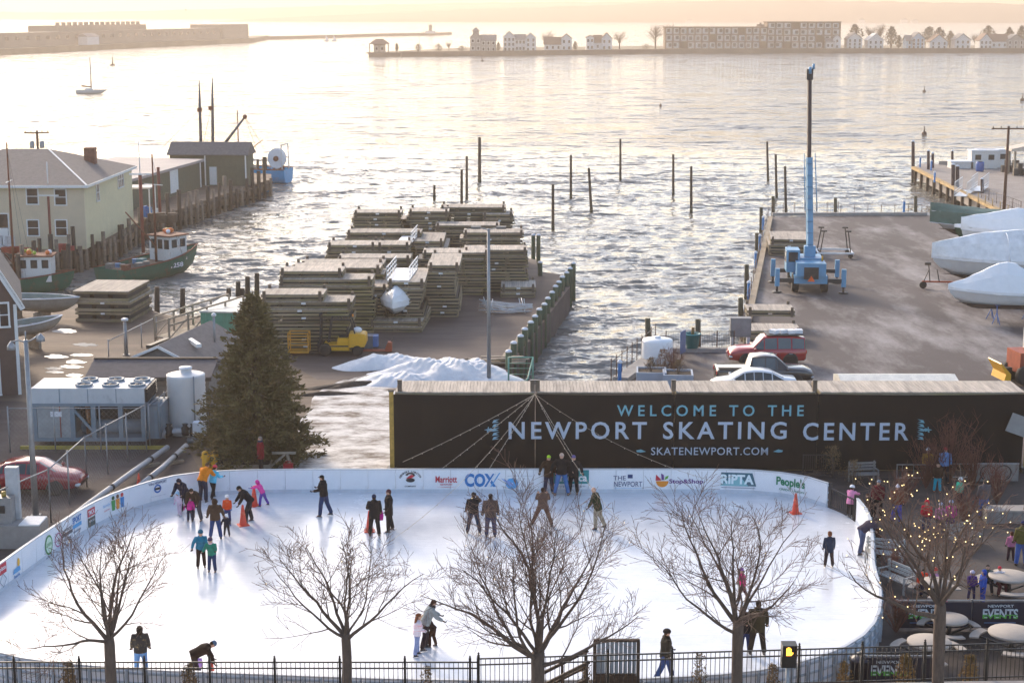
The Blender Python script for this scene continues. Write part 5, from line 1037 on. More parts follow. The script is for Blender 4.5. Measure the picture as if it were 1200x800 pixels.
def shrink_boat(loc, rz, L, B, D, ridge, label, cover=m_shrink, hull=m_hullw, z=0., stands=True, hump=((0,.55),(.3,1.0),(.6,.9),(1,.25)), name='wrapped_boat', bottom=m_bottom, low=.12):
    t = T(name, label, 'boat', (loc[0], loc[1], 0), rz); rows = hull_rings(L, B, D); R_ = [[(x, y, q+z) for x, y, q in r] for r in rows]
    MB().loft(R_, closed=False, cap=False).add(R_[0], [tuple(range(7))]).build('hull', [hull], t)
    bt = [[(x, y*1.006, min(q+z, z+D*.36)-.008) for x, y, q in r[2:5]] for r in R_ for r in [[(a[0], a[1], a[2]-z) for a in r]]]
    MB().loft(bt, closed=False, cap=False).build('bottom', [bottom], t)
    cv = []
    for i, r in enumerate(R_):
        u = i/(len(R_)-1); h = np.interp(u, [a for a, _ in hump], [b for _, b in hump])*ridge; g, s_ = r[0], r[6]; wv = .03*math.sin(i*2.3)
        cv.append([(g[0], g[1]*1.02, g[2]-D*low), (g[0], g[1]*1.03, g[2]+.03), (g[0], g[1]*.62, g[2]+h*.62+wv), (g[0], g[1]*.10, g[2]+h), (s_[0], s_[1]*.10, s_[2]+h), (s_[0], s_[1]*.62, s_[2]+h*.60-wv), (s_[0], s_[1]*1.03, s_[2]+.03), (s_[0], s_[1]*1.02, s_[2]-D*low)])
    m = MB().loft(cv, closed=False, cap=False); m.add(cv[0], [tuple(range(8))]); m.add(cv[-1], [tuple(range(7,-1,-1))]); m.s = [False]*len(m.f); o_ = m.build('shrink_cover', [cover], t); b_ = bmesh.new(); b_.from_mesh(o_.data); bmesh.ops.remove_doubles(b_, verts=b_.verts, dist=.001); bmesh.ops.subdivide_edges(b_, edges=b_.edges, cuts=4, use_grid_fill=True)
    from mathutils import noise as _ns
    for v in b_.verts: k_ = v.co*1.3+Vector((L*3, B, 0)); v.co += v.normal*(.04*_ns.noise(k_)+.03*_ns.noise(Vector((v.co.x*.8, v.co.y*3.2+v.co.z*3.2, L)))+.012*_ns.noise(v.co*4.5))
    b_.to_mesh(o_.data); b_.free()
    bd = [[(g[0], sg*abs(g[1])*1.045, g[2]-D*low+q) for q in (.0, .05)] for g in [r[0] for r in R_] for sg in (1,)]
    MB().loft(bd, closed=False, cap=False).build('cover_band', [m_snowcap], t)
    if stands and z > .2:
        for u in (.25,.6):
            for sg in (-1,1):
                b0 = Vector((L*u, sg*B*.36, 0)); top = Vector((L*u, sg*B*.30, z+D*.30)); k = MB()
                for q in range(3): k.tube([b0+Vector((math.cos(q*2.1)*.32, math.sin(q*2.1)*.32, 0)), b0.lerp(top,.62)], .03, 5)
                k.tube([b0.lerp(top,.5), top], .035, 6); k.box(top.x-.16, top.x+.16, top.y-.12, top.y+.12, top.z, top.z+.03); tag(k.build('boat_stand', [M('blue_stand', (.05,.15,.42), .5)], None, (0,0,0)), 'blue stand, ' + {'white shrink wrapped boat with a peaked cover': 'peaked cover boat', 'large white boat under clear film hoops': 'clear film boat', 'dark green boat with a long white covered deck': 'dark green boat'}.get(label.split(',')[0], label.split(',')[0][:48]) + ', %s %s' % ('stern' if u < .5 else 'bow', 'near side' if sg < 0 else 'far side'), 'boat stand', 'blue boat stands'); o = bpy.context.scene.collection.objects[-1]; o.location = (loc[0], loc[1], 0); o.rotation_euler = (0,0,rz)
    return t
q = G(466, 388); shrink_boat((q.x, q.y+5.2, 0), R(-92), 6.2, 2.3, 1.0, .95, 'white shrink wrapped boat, bow on, between the stacked floats', z=.95, stands=False, hump=((0,.9),(.5,1.15),(.8,.9),(1,.35)), low=.35)
# boats laid up on the right wharf (bows to the left)
q = G(1096, 374); shrink_boat((q.x+8.0, q.y-1.2, 0), R(176), 7.0, 2.7, 1.25, 1.65, 'white shrink wrapped boat with a peaked cover, nearest of the laid up boats', z=.9, hump=((0,.25),(.18,.5),(.42,1.15),(.55,1.2),(.85,.45),(1,.15)))
q = G(1100, 345); shrink_boat((q.x+11.5, q.y-.4, 0), R(178), 11.5, 3.6, 1.7, 1.9, 'large white boat under clear film hoops, behind the peaked cover', cover=M('clear_white_film', (.78,.78,.78), .16, var=.16, scale=1.2, bump=.8, bscale=2.0), z=1.0, hump=((0,1.1),(.5,1.15),(.75,.95),(1,.5)))
q = G(1120, 312); shrink_boat((q.x+10.5, q.y+.4, 0), R(178), 10.0, 3.4, 1.9, .8, 'dark green boat with a long white covered deck', hull=M('dark_green_hull', (.02,.07,.04), .35), z=1.0, hump=((0,.5),(.5,.9),(1,.3)), low=.02)
q = G(1104, 292); shrink_boat((q.x+9.5, q.y+.8, 0), R(176), 9.8, 3.3, 2.0, .8, 'boat under a grey green tarpaulin, farthest of the laid up boats', cover=M('grey_green_tarp', (.095,.16,.125), .6, var=.2, scale=1.5, bump=.5, bscale=3), z=1.0, low=.55, hump=((0,.7),(.5,.5),(1,.9)))
q = G(1165, 330); shrink_boat((q.x+6.5, q.y+3.0, 0), R(178), 8.0, 3.0, 2.4, 1.5, 'white wrapped boat with a tall rounded cover behind the clear film boat', z=1.2, hump=((0,.9),(.5,1.2),(1,.5)))
t = bpy.data.objects['wrapped_boat.002']
for k in range(6):                                                   # hoops of the clear film
    u = .04+k*.11; x = 11.5*u; MB().tube([(x, 1.86*math.cos(a)*1.0, 2.72+2.05*math.sin(a)) for a in [math.pi*i/14 for i in range(15)]], .05, 6).build('hoop', [m_snowcap], t)
# small trailer at the bow
q = G(1080, 338); t = T('boat_trailer', 'dark boat trailer tongue with a winch post and jockey wheel', 'trailer', (q.x, q.y, 0), R(-6)); MB().beam((0,0,.55), (3.5,0,.55), .1,.12).build('tongue', [m_rust], t); wheel(t, .1, 0, .28, .15); MB().beam((.6,0,.6), (.45,0,1.9), .07,.07).build('winch_post', [m_dkmetal], t); MB().box(.15,.6,-.15,.15,1.85,2.05).build('winch', [m_dkmetal], t); MB().beam((.15,0,.6), (.5,0,1.5), .05,.05).build('brace', [m_dkmetal], t); MB().beam((1.3,0,.6), (1.1,0,1.5), .07,.07).build('bow_stop', [m_dkmetal], t)
# skiffs on the left lot
m_skiff = M('grey_skiff', (.27,.27,.25), .6, var=.15); m_skin_ = M('skiff_inside', (.20,.24,.22), .7, var=.2)
def skiff(loc, rz, L, B, D, label, z=.5, tilt=0., m=m_skiff):
    t = T('skiff', label, 'boat', (loc[0], loc[1], 0), rz); rows = [[(x, y, q+z) for x, y, q in r] for r in hull_rings(L, B, D)]
    MB().loft(rows, closed=False, cap=False).add(rows[0], [tuple(range(7))]).build('hull', [m], t)
    inn = [[(x, y*.93, q+.03) for x, y, q in r] for r in rows]; MB().loft(inn, closed=False, cap=False).build('lining', [m_skin_], t)
    for sg in (0, 6): MB().tube([r[sg] for r in rows], .05, 6).build('gunwale', [m_snowcap], t)
    for u in (.25,.5,.72): r = rows[int(u*12)]; MB().box(r[0][0]-.15, r[0][0]+.15, r[6][1]*.9, r[0][1]*.9, r[0][2]-.3, r[0][2]-.25).build('thwart', [m_skiff], t)
    for x in (L*.25, L*.6): MB().box(x-.1, x+.1, -B*.4, B*.4, 0, z+.05).build('chock', [m_timb], t)
q = G(-8, 372); skiff((q.x, q.y, 0), R(-16), 6.5, 2.4, 1.0, 'upturned looking grey skiff by the brown building', z=.6)
q = G(20, 412); skiff((q.x-1.2, q.y-1, 0), R(48), 4.8, 1.9, .8, 'open grey skiff with pale seats at the corner of the brown building', z=.9)
# fishing boats in the slip
m_fgreen = M('trawler_green', (.012,.12,.075), .5, var=.15, dirt=(.16,.07,.03), dscale=1.2, damt=.38); m_fblue = M('trawler_blue', (.008,.30,.60), .45, var=.1, dirt=(.20,.08,.03), dscale=1.5, damt=.34); m_cabin = M('white_cabin', (.66,.65,.62), .6, var=.08, dirt=(.30,.16,.08), dscale=2, damt=.36); m_rusty = M('rusty_steel', (.16,.05,.025), .8, var=.4, scale=3); m_deckb = M('deck_brown', (.16,.115,.085), .85, var=.3, scale=3); m_glassd = M('dark_window', (.025,.03,.035), .08, var=.1)
def trawler(loc, rz, L, B, D, hullm, label, cab=(.55,.8), cabh=2.2, mast=7., seed=1, txt=None, drum=False):
    rnd = random.Random(seed); t = T('fishing_boat', label, 'boat', (loc[0], loc[1], WATER_Z-.5), rz); rows = hull_rings(L, B, D, flare=.18, transom=.9, sheer=.45)
    MB().loft(rows, closed=False, cap=False).add(rows[0], [tuple(range(7))]).build('hull', [hullm], t)
    dk = [[(r[0][0], r[0][1]*.95, r[0][2]-.35), (r[6][0], r[6][1]*.95, r[6][2]-.35)] for r in rows]; MB().loft(dk, closed=False, cap=False).build('deck', [m_deckb], t)
    for sg in (0, 6): MB().tube([(r[sg][0], r[sg][1], r[sg][2]+.02) for r in rows], .07, 6).build('rub_rail', [m_rusty], t)
    x0, x1 = L*cab[0], L*cab[1]; zd = D*1.05-.2; w_ = B*.32
    c = MB().box(x0, x1, -w_, w_, zd, zd+cabh).build('wheelhouse', [m_cabin], t); MB().box(x0-.2, x1+.2, -w_-.15, w_+.15, zd+cabh, zd+cabh+.12).build('cabin_roof', [m_rusty], t)
    n = max(2, int((x1-x0)/.8))
    for k in range(n):
        for sg in (-1, 1): MB().box(x0+(x1-x0)*(k+.2)/n, x0+(x1-x0)*(k+.8)/n, sg*(w_+.012)-.01, sg*(w_+.012)+.01, zd+cabh*.55, zd+cabh*.88).build('cabin_window', [m_glassd], t)
    for k in range(3): MB().box(x0-.02, x0, -w_+.15+k*w_*.62, -w_+.15+k*w_*.62+w_*.45, zd+cabh*.5, zd+cabh*.88).build('cabin_window', [m_glassd], t)
    MB().tube([(x0-.5,0,zd), (x0-.5,0,zd+mast)], [.12,.06], 8).build('mast', [m_rusty], t); MB().beam((x0-.5,-1.1,zd+mast*.72), (x0-.5,1.1,zd+mast*.72), .07,.07).build('crosstree', [m_cabin], t); MB().tube([(x0-.5,0,zd+1.4), (x0-4.0,0,zd+mast*.5)], .06, 6).build('boom', [m_rusty], t)
    for sg in (-1,1): MB().tube([(x0-.5,0,zd+mast*.95), (x0+L*.1,sg*w_*1.5,zd)], .012, 4).build('stay', [m_dkmetal], t)
    for k in range(9): x, y = rnd.uniform(.06*L, x0-.8), rnd.uniform(-B*.3, B*.3); s_ = rnd.uniform(.25,.6); MB().obox((x,y,zd+s_*.4), (s_*1.3,s_,s_*.8), rnd.random()).build('deck_box', [rnd.choice((m_deckb, m_rusty, M('teal_tub', (.05,.22,.24), .6), M('blue_tub', (.06,.2,.38), .6), M('grey_winch', (.16,.16,.15), .6)))], t)
    for k in range(6): MB().ball((rnd.uniform(x0,x1), rnd.uniform(-w_,w_), zd+cabh+.3), rnd.uniform(.15,.28), 8, 5).build('buoy', [rnd.choice((m_snowcap, M('orange_buoy', (.7,.16,.02), .5), M('lime_buoy', (.35,.45,.05), .5)))], t)
    if txt:
        for g in split_letters(text_mesh(txt, 1.5, .42, .03)): g.build('letter', [m_snowcap], t, (L*.62, -B*.46, D*.82), R(-2))
    if drum:
        MB().xprism([(1.35*math.cos(2*math.pi*i/24), 1.35*math.sin(2*math.pi*i/24)) for i in range(24)], 0, .12).build('net_drum', [m_snowcap], t, (1.5,.5,zd+1.5), R(78)); MB().xprism([(1.35*math.cos(2*math.pi*i/24), 1.35*math.sin(2*math.pi*i/24)) for i in range(24)], 0, .12).build('net_drum', [m_snowcap], t, (1.7,-.75,zd+1.5), R(78)); MB().tube([(1.5,1.0,zd+1.5),(1.7,-.9,zd+1.5)], .36, 12).build('drum_core', [m_rusty], t)
        for y in (-1.7,1.7): MB().tube([(.4,y,zd-.6),(.5,y,zd+3.4)], .10, 6).build('gallows_post', [m_cabin], t)
        MB().tube([(.5,-1.7,zd+3.4),(.5,1.7,zd+3.4)], .10, 6).build('gallows_beam', [m_cabin], t)
    return t
q = G(128, 334, WATER_Z); trawler((q.x, q.y, 0), R(58), 10.5, 3.9, 1.9, m_fgreen, 'green fishing boat with a white wheelhouse lying in the slip', cab=(.60,.80), mast=9.5, seed=3, txt='1258')
q = G(8, 344, WATER_Z); trawler((q.x-3, q.y+.5, 0), R(4), 8.0, 3.0, 1.6, m_fgreen, 'small green workboat with a white cabin and red roof, nearest in the slip', cab=(.50,.84), cabh=2.1, mast=11.5, seed=8)
q = G(330, 214, WATER_Z); trawler((q.x+1.0, q.y, 0), R(172), 15, 5.2, 2.4, m_fblue, 'bright blue trawler with a big white net drum at the pier head', cab=(.5,.7), mast=8, seed=5, drum=True)
for px, yt, lb in ((236, 94, 'left one of the two tall steel masts behind the sheds'), (249, 91, 'right one of the two tall steel masts behind the sheds')):
    p = at(px, 190, 214); h = at(px, yt, 214).z; t = T('ship_mast', lb, 'mast', (p.x, 214, 0)); MB().tube([(0,0,-1),(.05 if px < 240 else .25,0,h*.74),(.1 if px < 240 else .35,0,h)], [.24,.18,.05], 8).build('spar', [M('slate_mast', (.09,.10,.12), .6)], t); MB().box(-.25,.3,-.2,.2,h*.68,h*.72).build('mast_block', [m_rusty], t); MB().tube([(.05,0,h*.7),(-8 if px < 240 else -2,0,1)], .03, 4).build('stay', [m_dkmetal], t)
a, b = at(262, 170, 212), at(287, 137, 212); t = T('boom_derrick', 'grey derrick boom leaning over the blue trawler', 'boom', a); MB().tube([(0,0,0), b-a], [.2,.13], 8).build('spar', [M('slate_mast', (.09,.10,.12), .6)], t); MB().ball(b-a, .3, 8, 5).build('block', [m_rusty], t); c = at(310, 175, 212); MB().tube([b-a, c-a], .03, 4).build('stay', [m_dkmetal], t); MB().tube([b-a, at(301, 176, 212)-a], .03, 4).build('stay', [m_dkmetal], t)
# ------------------------------------------------------------------ vehicles
m_wglass = M('car_glass', (.03,.045,.05), .06, var=.05, spec=.8); m_lampred = M('tail_lamp_red', (.45,.01,.01), .25); m_lampw = M('head_lamp_clear', (.62,.64,.66), .12); m_chrome = M('alloy_rim', (.52,.52,.53), .35, metal=.15); m_trim = M('black_trim', (.02,.02,.022), .55)
def car(loc, rz, label, cat, paint, st, glass, wheels, name='parked_car', wr=.33, W=1.82, extras=None, screens=()):
    """st: stations (x, z_low, z_belt, z_top, half width at belt, half width at top); glass: (station a, station b) side windows; screens: (a, b) front and rear"""
    t = T(name, label, cat, (loc[0], loc[1], 0), rz); rings = []
    for x, zl, zb, zt, wb, wt in st:
        wl = wb*.93
        half = [(x, wl*.9, zl), (x, wl, zl+.10), (x, wb, zl*.45+zb*.55), (x, wb*.985, zb-.03), (x, wb*.955, zb), (x, wt, zt-.05), (x, wt*.86, zt), (x, wt*.4, zt+.022)]
        rings.append(half + [(a, -b, c) for a, b, c in half[::-1]])
    MB().loft(rings).build('body', [paint], t)
    def pane(quad, nm='window', mat=m_wglass, off=.012, inset=.90):
        q = [Vector(v) for v in quad]; c = sum(q, Vector())/len(q); n = (q[1]-q[0]).cross(q[2]-q[1]).normalized()
        if n.dot(c-Vector((st[len(st)//2][0], 0, .6))) < 0: n = -n
        vs = [c+(v-c)*inset+n*off for v in q]; bk = [c+(v-c)*inset-n*.01 for v in q]; k = len(q)
        MB().add(vs+bk, [tuple(range(k))]+[(i, (i+1)%k, k+(i+1)%k, k+i) for i in range(k)]).build(nm, [mat], t)
    N = 16
    for a, b in glass:
        for sg in (4, N-1-4):
            o = 1 if sg == 4 else -1
            pane([rings[a][sg], rings[b][sg], rings[b][sg+o], rings[a][sg+o]])
    for a, b in screens: pane([rings[a][6], rings[b][6], rings[b][9], rings[a][9]], 'windscreen', inset=.93)
    for x in wheels:
        for sg in (-1, 1):
            MB().xf(Matrix()).lathe([(wr*1.13,-.04),(wr*1.13,.04),(wr*.8,.04)], 20).xf(Matrix.Rotation(math.pi/2,4,'X')).build('wheel_arch', [m_trim], t, (x, sg*(W/2-.045), wr)); wheel(t, x, sg*(W/2-.075), wr, .2, rim=m_chrome)
    L0, L1 = st[0][0], st[-1][0]; zb0, zb1 = st[0][2], st[-1][2]
    for sg in (-1, 1):
        MB().cbox((L0+.04, sg*W*.38, zb0-.12), (.14,.26,.20)).build('tail_lamp', [m_lampred], t); MB().ball((L1-.10, sg*W*.36, zb1-.10), (.13,.20,.10), 10, 6).build('headlight', [m_lampw], t)
    MB().cbox((L1-.06, 0, .44), (.12, W*.64, .14)).build('front_bumper', [m_trim], t); MB().cbox((L0+.05, 0, .48), (.12, W*.72, .14)).build('rear_bumper', [m_trim], t)
    xa = st[glass[-1][1]][0]-.12; zm = st[glass[-1][0]][2]+.05
    for sg in (-1, 1): MB().ball((xa, sg*(W/2+.04), zm), (.09,.11,.08), 8, 5).build('door_mirror', [paint], t)
    mid = (st[glass[0][0]][0]+st[glass[-1][1]][0])/2
    for xs in (mid-.95, mid, mid+.95):
        for sg in (-1,1): MB().cbox((xs, sg*W/2*.985, .62), (.014,.03,.5)).build('door_seam', [m_trim], t)
    for xs in (mid-.2, mid+.75):
        for sg in (-1,1): MB().cbox((xs-.45, sg*(W/2*.995), .80), (.2,.04,.035)).build('door_handle', [m_chrome if cat != 'car' else paint], t)
    return t
def paint(n, c, r=.22): 
    m = M('paint_'+n, c, r, var=.04, scale=1, spec=.6); p = m.node_tree.nodes['Principled BSDF']; p.inputs['Coat Weight'].default_value = .6; p.inputs['Coat Roughness'].default_value = .06; return m
SED = [(0,.42,.72,.78,.70,.55),(.10,.30,.90,.97,.82,.64),(.75,.24,.95,1.02,.90,.66),(1.45,.22,.96,1.36,.91,.62),(1.95,.22,.95,1.44,.91,.60),(2.45,.22,.93,1.45,.91,.60),(2.95,.22,.92,1.40,.91,.60),(3.70,.22,.90,.97,.91,.70),(4.35,.24,.82,.88,.87,.66),(4.72,.32,.66,.74,.76,.55),(4.80,.42,.55,.60,.66,.48)]
sed_kw = dict(glass=((2,3),(3,4),(4,5),(5,6),(6,7)), screens=((2,3),(6,7)), wheels=(.95,3.72))
q = G(40, 580); car((q.x-2.75, q.y+.95, 0), R(-2), 'dark red sedan parked beside the grey lamp post, facing right', 'car', paint('dark_red', (.30,.012,.022)), SED, **sed_kw)
q = G(-62, 640); car((q.x-2.6, q.y+.95, 0), R(4), 'dark car whose nose just shows at the left edge below the red sedan', 'car', paint('charcoal', (.03,.032,.035)), SED, **sed_kw)
q = G(887, 466); car((q.x+2.3, q.y+.95, 0), R(180), 'white sedan mostly hidden behind the black banner', 'car', paint('white', (.70,.71,.72)), SED, **sed_kw)
SUV = [(0,.45,1.02,1.60,.82,.66),(.10,.36,1.05,1.74,.90,.70),(.9,.32,1.06,1.80,.93,.70),(1.75,.32,1.05,1.82,.93,.70),(2.55,.32,1.04,1.78,.93,.68),(3.20,.32,1.03,1.12,.93,.76),(4.05,.34,1.00,1.08,.91,.72),(4.52,.40,.86,.96,.84,.62),(4.62,.50,.72,.80,.76,.55)]
q = G(899, 430); t = car((q.x+2.35, q.y+1.0, 0), R(181), 'red off road SUV with a laden roof rack, behind the dark pickup', 'SUV', paint('red', (.36,.014,.02)), SUV, glass=((0,1),(1,2),(2,3),(3,4),(4,5)), screens=((4,5),), wheels=(.95,3.60), wr=.40, W=1.88)
MB().box(.2,2.4,-.66,.66,1.86,1.90).build('roof_rack', [m_trim], t)
for k in range(4): MB().obox((.35+k*.5, .1*(k % 2), 2.02), (.42,.5,.22), .2*k).build('rack_bundle', [m_snowcap], t)
PCK = [(0,.50,1.0,1.04,.88,.80),(.06,.42,1.04,1.08,.92,.84),(1.80,.38,1.04,1.08,.93,.84),(2.00,.36,1.06,1.74,.93,.70),(2.75,.36,1.05,1.80,.93,.70),(3.35,.36,1.04,1.76,.93,.68),(4.10,.36,1.03,1.12,.93,.78),(5.0,.38,1.0,1.08,.92,.72),(5.42,.44,.86,.96,.85,.62),(5.52,.54,.72,.80,.78,.55)]
q = G(899, 455); t = car((q.x-2.85, q.y+1.0, 0), R(0), 'dark grey pickup truck facing right between the red SUV and the white sedan', 'pickup', paint('dark_grey', (.035,.033,.032)), PCK, glass=((3,4),(4,5),(5,6)), screens=((5,6),), wheels=(1.0,4.45), wr=.40, W=1.90)
MB().box(.12,1.85,-.78,.78,1.06,1.10).build('bed_cover', [M('bed_liner', (.02,.02,.02), .8)], t)
# ------------------------------------------------------------------ blue mobile crane
m_cblue = M('crane_blue', (.11,.30,.48), .45, var=.08, dirt=(.16,.20,.24), dscale=1.2, damt=.36); m_cboom = M('boom_dark_red', (.045,.022,.024), .5)
q = G(952, 343); t = T('mobile_crane', 'light blue mobile crane with its boom raised upright on the wharf', 'crane', (q.x, q.y+2.2, 0), R(-5))
MB().box(-1.25,1.25,-2.6,3.4,.75,1.35).build('chassis', [m_cblue], t)
mb = MB(); mb.box(-1.1,1.1,-2.9,-1.2,1.36,2.35); mb.build('engine_hood', [m_cblue], t); MB().box(-.55,.55,-2.93,-2.88,1.15,2.05).build('radiator_grille', [m_trim], t)
for k in range(7): MB().box(-.53,.53,-2.95,-2.931,1.2+k*.12,1.24+k*.12).build('grille_bar', [m_dkmetal], t)
MB().yprism([(-.28,.98),(.28,.98),(0,1.42)], -3.02, -2.99).build('warning_triangle', [M('orange_triangle', (.80,.12,.02), .4)], t)
MB().box(-1.75,-.75,-1.15,.7,1.4,3.1).build('cab', [m_cblue], t); MB().box(-1.6,-.9,-1.175,-1.152,2.2,2.95).build('cab_window', [m_glassd], t); MB().box(-1.775,-1.752,-.9,.5,2.1,2.95).build('cab_window', [m_glassd], t)
MB().lathe([(.95,1.36),(.95,1.7),(.7,1.72)], 20).build('turntable', [m_dkmetal], t); MB().box(-.7,1.0,-1.1,1.3,1.72,2.5).build('superstructure', [m_cblue], t); MB().box(-.35,.5,-.4,.4,2.51,3.3).build('boom_foot', [m_cblue], t)
for (x, y) in ((-1.1,-1.75),(1.1,-1.75),(-1.1,2.4),(1.1,2.4)):
    o = wheel(t, 0, 0, .68, .5); o.rotation_euler = (0,0,math.pi/2); o.location = (x, y, .68)
for y in (-2.3, 2.6):
    MB().box(-2.45,2.45,y-.16,y+.16,.82,1.12).build('outrigger_beam', [m_trim], t)
    for x in (-2.5,2.5): k = MB().box(x-.17,x+.17,y-.17,y+.17,.5,1.85).build('outrigger_jack', [m_cblue], t); MB().tube([(x,y,.08),(x,y,.5)], .09, 8).build('jack_leg', [m_dkmetal], k); MB().lathe([(.36,.0),(.36,.08),(.1,.1)], 12, (x,y,0)).build('jack_pad', [m_dkmetal], k)
ptop = at(947, 82, q.y+2.2); zt = ptop.z; bx = -.25
MB().beam((.08,0,3.0), (bx*.55,.8,zt*.60), .42,.42).build('boom_base_section', [m_cblue], t); MB().beam((bx*.55,.8,zt*.60), (bx,1.4,zt-.7), .27,.27).build('boom_telescope', [m_cboom], t)
MB().box(bx-.24,bx+.24,1.2,1.6,zt-.8,zt).build('boom_head', [m_dkmetal], t); MB().lathe([(.05,-.1),(.28,-.1),(.28,.1),(.05,.1)], 14).xf(Matrix.Rotation(math.pi/2,4,'Y')).build('sheave', [m_cblue], t, (bx,1.3,zt-.1)); MB().lathe([(.05,-.08),(.22,-.08),(.22,.08),(.05,.08)], 14).xf(Matrix.Rotation(math.pi/2,4,'Y')).build('sheave', [m_cblue], t, (bx+.25,1.3,zt+.2))
for sg in (-1,1): MB().tube([(.08+sg*.45,.0,zt*.36), (bx*.5+sg*.42,.75,zt*.62)], .04, 6).build('boom_rod', [m_cblue], t)
for k in range(8): MB().cbox((.08+(bx*.55-.08)*(k+.5)/8, -.32+.8*(k+.5)/8, 3.0+(zt*.60-3.0)*(k+.5)/8), (.45,.08,.06)).build('wear_pad_band', [M('band_blue', (.07,.2,.33), .5)], t)
MB().beam((.1,.7,1.9), (-.05,.6,zt*.36), .2,.2).build('lift_cylinder', [m_dkmetal], t); MB().tube([(.9,-1.6,2.36),(.9,-1.6,2.75)], .07, 8).build('exhaust_stack', [m_yel], t)
MB().tube([(bx,1.25,zt-.8),(.1,.2,3.6)], .02, 4).build('hoist_line', [m_dkmetal], t)
# floats, trailer and fittings on the wharf
q = G(901, 300); stack(3, 3.6, 5.5, .5, (q.x, q.y, 0), R(-7), 'stack on the far wharf left of the crane', jit=.05)
q = G(871, 402); stack(2, 3.7, 2.6, .42, (q.x, q.y, 0), R(-3), 'low tan pair behind the red SUV', jit=.03)
q = G(872, 386); float_dock(3.2, 2.4, .45, (q.x+.2, q.y+.2, .85), R(-3), 'small grey float resting on the tan pair behind the red SUV', 'loose wharf floats')
q = G(977, 300); t = T('boat_cradle', 'empty metal boat cradle with four uprights right of the crane', 'boat cradle', (q.x, q.y, 0), R(-5))
MB().box(-1.6,1.6,-1.4,-1.25,.35,.5).build('cross_beam', [m_alu], t); MB().box(-1.6,1.6,1.25,1.4,.35,.5).build('cross_beam', [m_alu], t)
for x in (-1.55,1.4): MB().box(x,x+.15,-1.24,1.24,.36,.49).build('side_beam', [m_alu], t)
for x in (-1.3,1.3):
    for y in (-1.3,1.3): MB().beam((x,y,.5),(x*.8,y,2.3), .09,.09).build('upright', [m_trim], t); MB().obox((x*.8,y,2.35),(.5,.12,.12)).build('pad', [m_trim], t); wheel(t, x, y*1.0, .2, .12)
# wharf edge kerbs and railings
m_tan = M('tan_kerb_timber', (.33,.26,.18), .85, var=.25, scale=2)
def kerb(a, b, n, label, w_=.45, h=.32, mat=None):
    a, b = Vector(a), Vector(b); d = (b-a)/n; t = T('edge_kerb', label, 'kerb', a); ang = math.atan2(d.y, d.x); L = d.length
    m = MB().box(.01, L-.01, -w_/2, w_/2, 0, h).mesh('timber', [mat or m_tan])
    for k in range(n): ob('timber', m, t, tuple(d*k), ang)
kerb(G(872,400), G(903,257), 18, 'tan timber kerb up the left side of the crane wharf'); kerb(G(905,253), G(1086,252.5), 14, 'grey timber kerb along the far end of the crane wharf', mat=m_conc)
kerb(G(727,448), G(776,413), 7, 'pale kerb along the slanting quay by the planters', .9, .3, m_conc); kerb(G(779,412), G(858,412), 6, 'low kerb behind the blue bucket', .5, .25, m_conc)
m_rpost = M('rusty_post', (.12,.06,.04), .8, var=.3)
def cable_rail(a, b, n, label, h=1.15, lines=(.35,.7,1.1), r=.03, mat=None, infill=0):
    a, b = Vector(a), Vector(b); t = T('cable_railing', label, 'railing', a); pm = MB().tube([(0,0,0),(0,0,h)], r, 6).mesh('post', [mat or m_rpost])
    for k in range(n+1): ob('post', pm, t, tuple((b-a)*k/n))
    for z in lines: MB().tube([(0,0,z), b-a+Vector((0,0,z))], .012 if z != lines[-1] else .022, 4).build('cable', [m_dkmetal], t)
    if infill:
        bm_ = MB().box(-.007,.007,-.007,.007,.12,h-.05).mesh('bar', [m_dkmetal])
        for k in range(infill): ob('bar', bm_, t, tuple((b-a)*(k+.5)/infill))
    return t
cable_rail(G(716,452), G(768,408), 9, 'rusty posts with cables along the slanting quay left of the planters', 1.6, (.5,.9,1.4)); cable_rail(G(780,411), G(860,411), 4, 'thin mesh fence between the quay piles and the grey cabinet', 1.3, (.15,1.25), infill=40); cable_rail(G(868,398), G(900,256), 14, 'wire railing up the left edge of the crane wharf', 1.2, (.4,.8,1.15)); cable_rail(G(905,252), G(982,251), 6, 'wire fence at the far left end of the crane wharf', 1.3, (.2,.7,1.25), infill=30); cable_rail(G(985,252), G(1080,251.5), 6, 'sparse wire railing at the far right end of the crane wharf', 1.1, (.6,1.05))
m_bped = M('blue_pedestal', (.02,.20,.52), .4)
for x, y, lb in ((894,270,'farthest blue dock pedestal on the crane wharf'),(890,293,'second farthest blue pedestal on the crane wharf'),(885,314,'third blue pedestal on the left side of the crane wharf'),(877,351,'nearest blue pedestal on the left side of the crane wharf'),(1059,250,'blue pedestal at the far edge near the green tarpaulin boat'),(1078,196,'blue pedestal at the outer end of the far right dock'),(1091,200,'second blue pedestal on the far right dock'),(1095,214,'third blue pedestal on the far right dock by the slim piles'),(726,450,'bright blue stand pipe at the rusty quay railing')):
    q = G(x, y); t = T('dock_pedestal', lb, 'pedestal', q, 0, 'blue dock pedestals'); MB().box(-.10,.10,-.10,.10,.02,1.25).build('post', [m_bped], t); MB().lathe([(.16,1.25),(.16,1.32),(.05,1.45)], 8).build('cap', [m_snowcap], t)
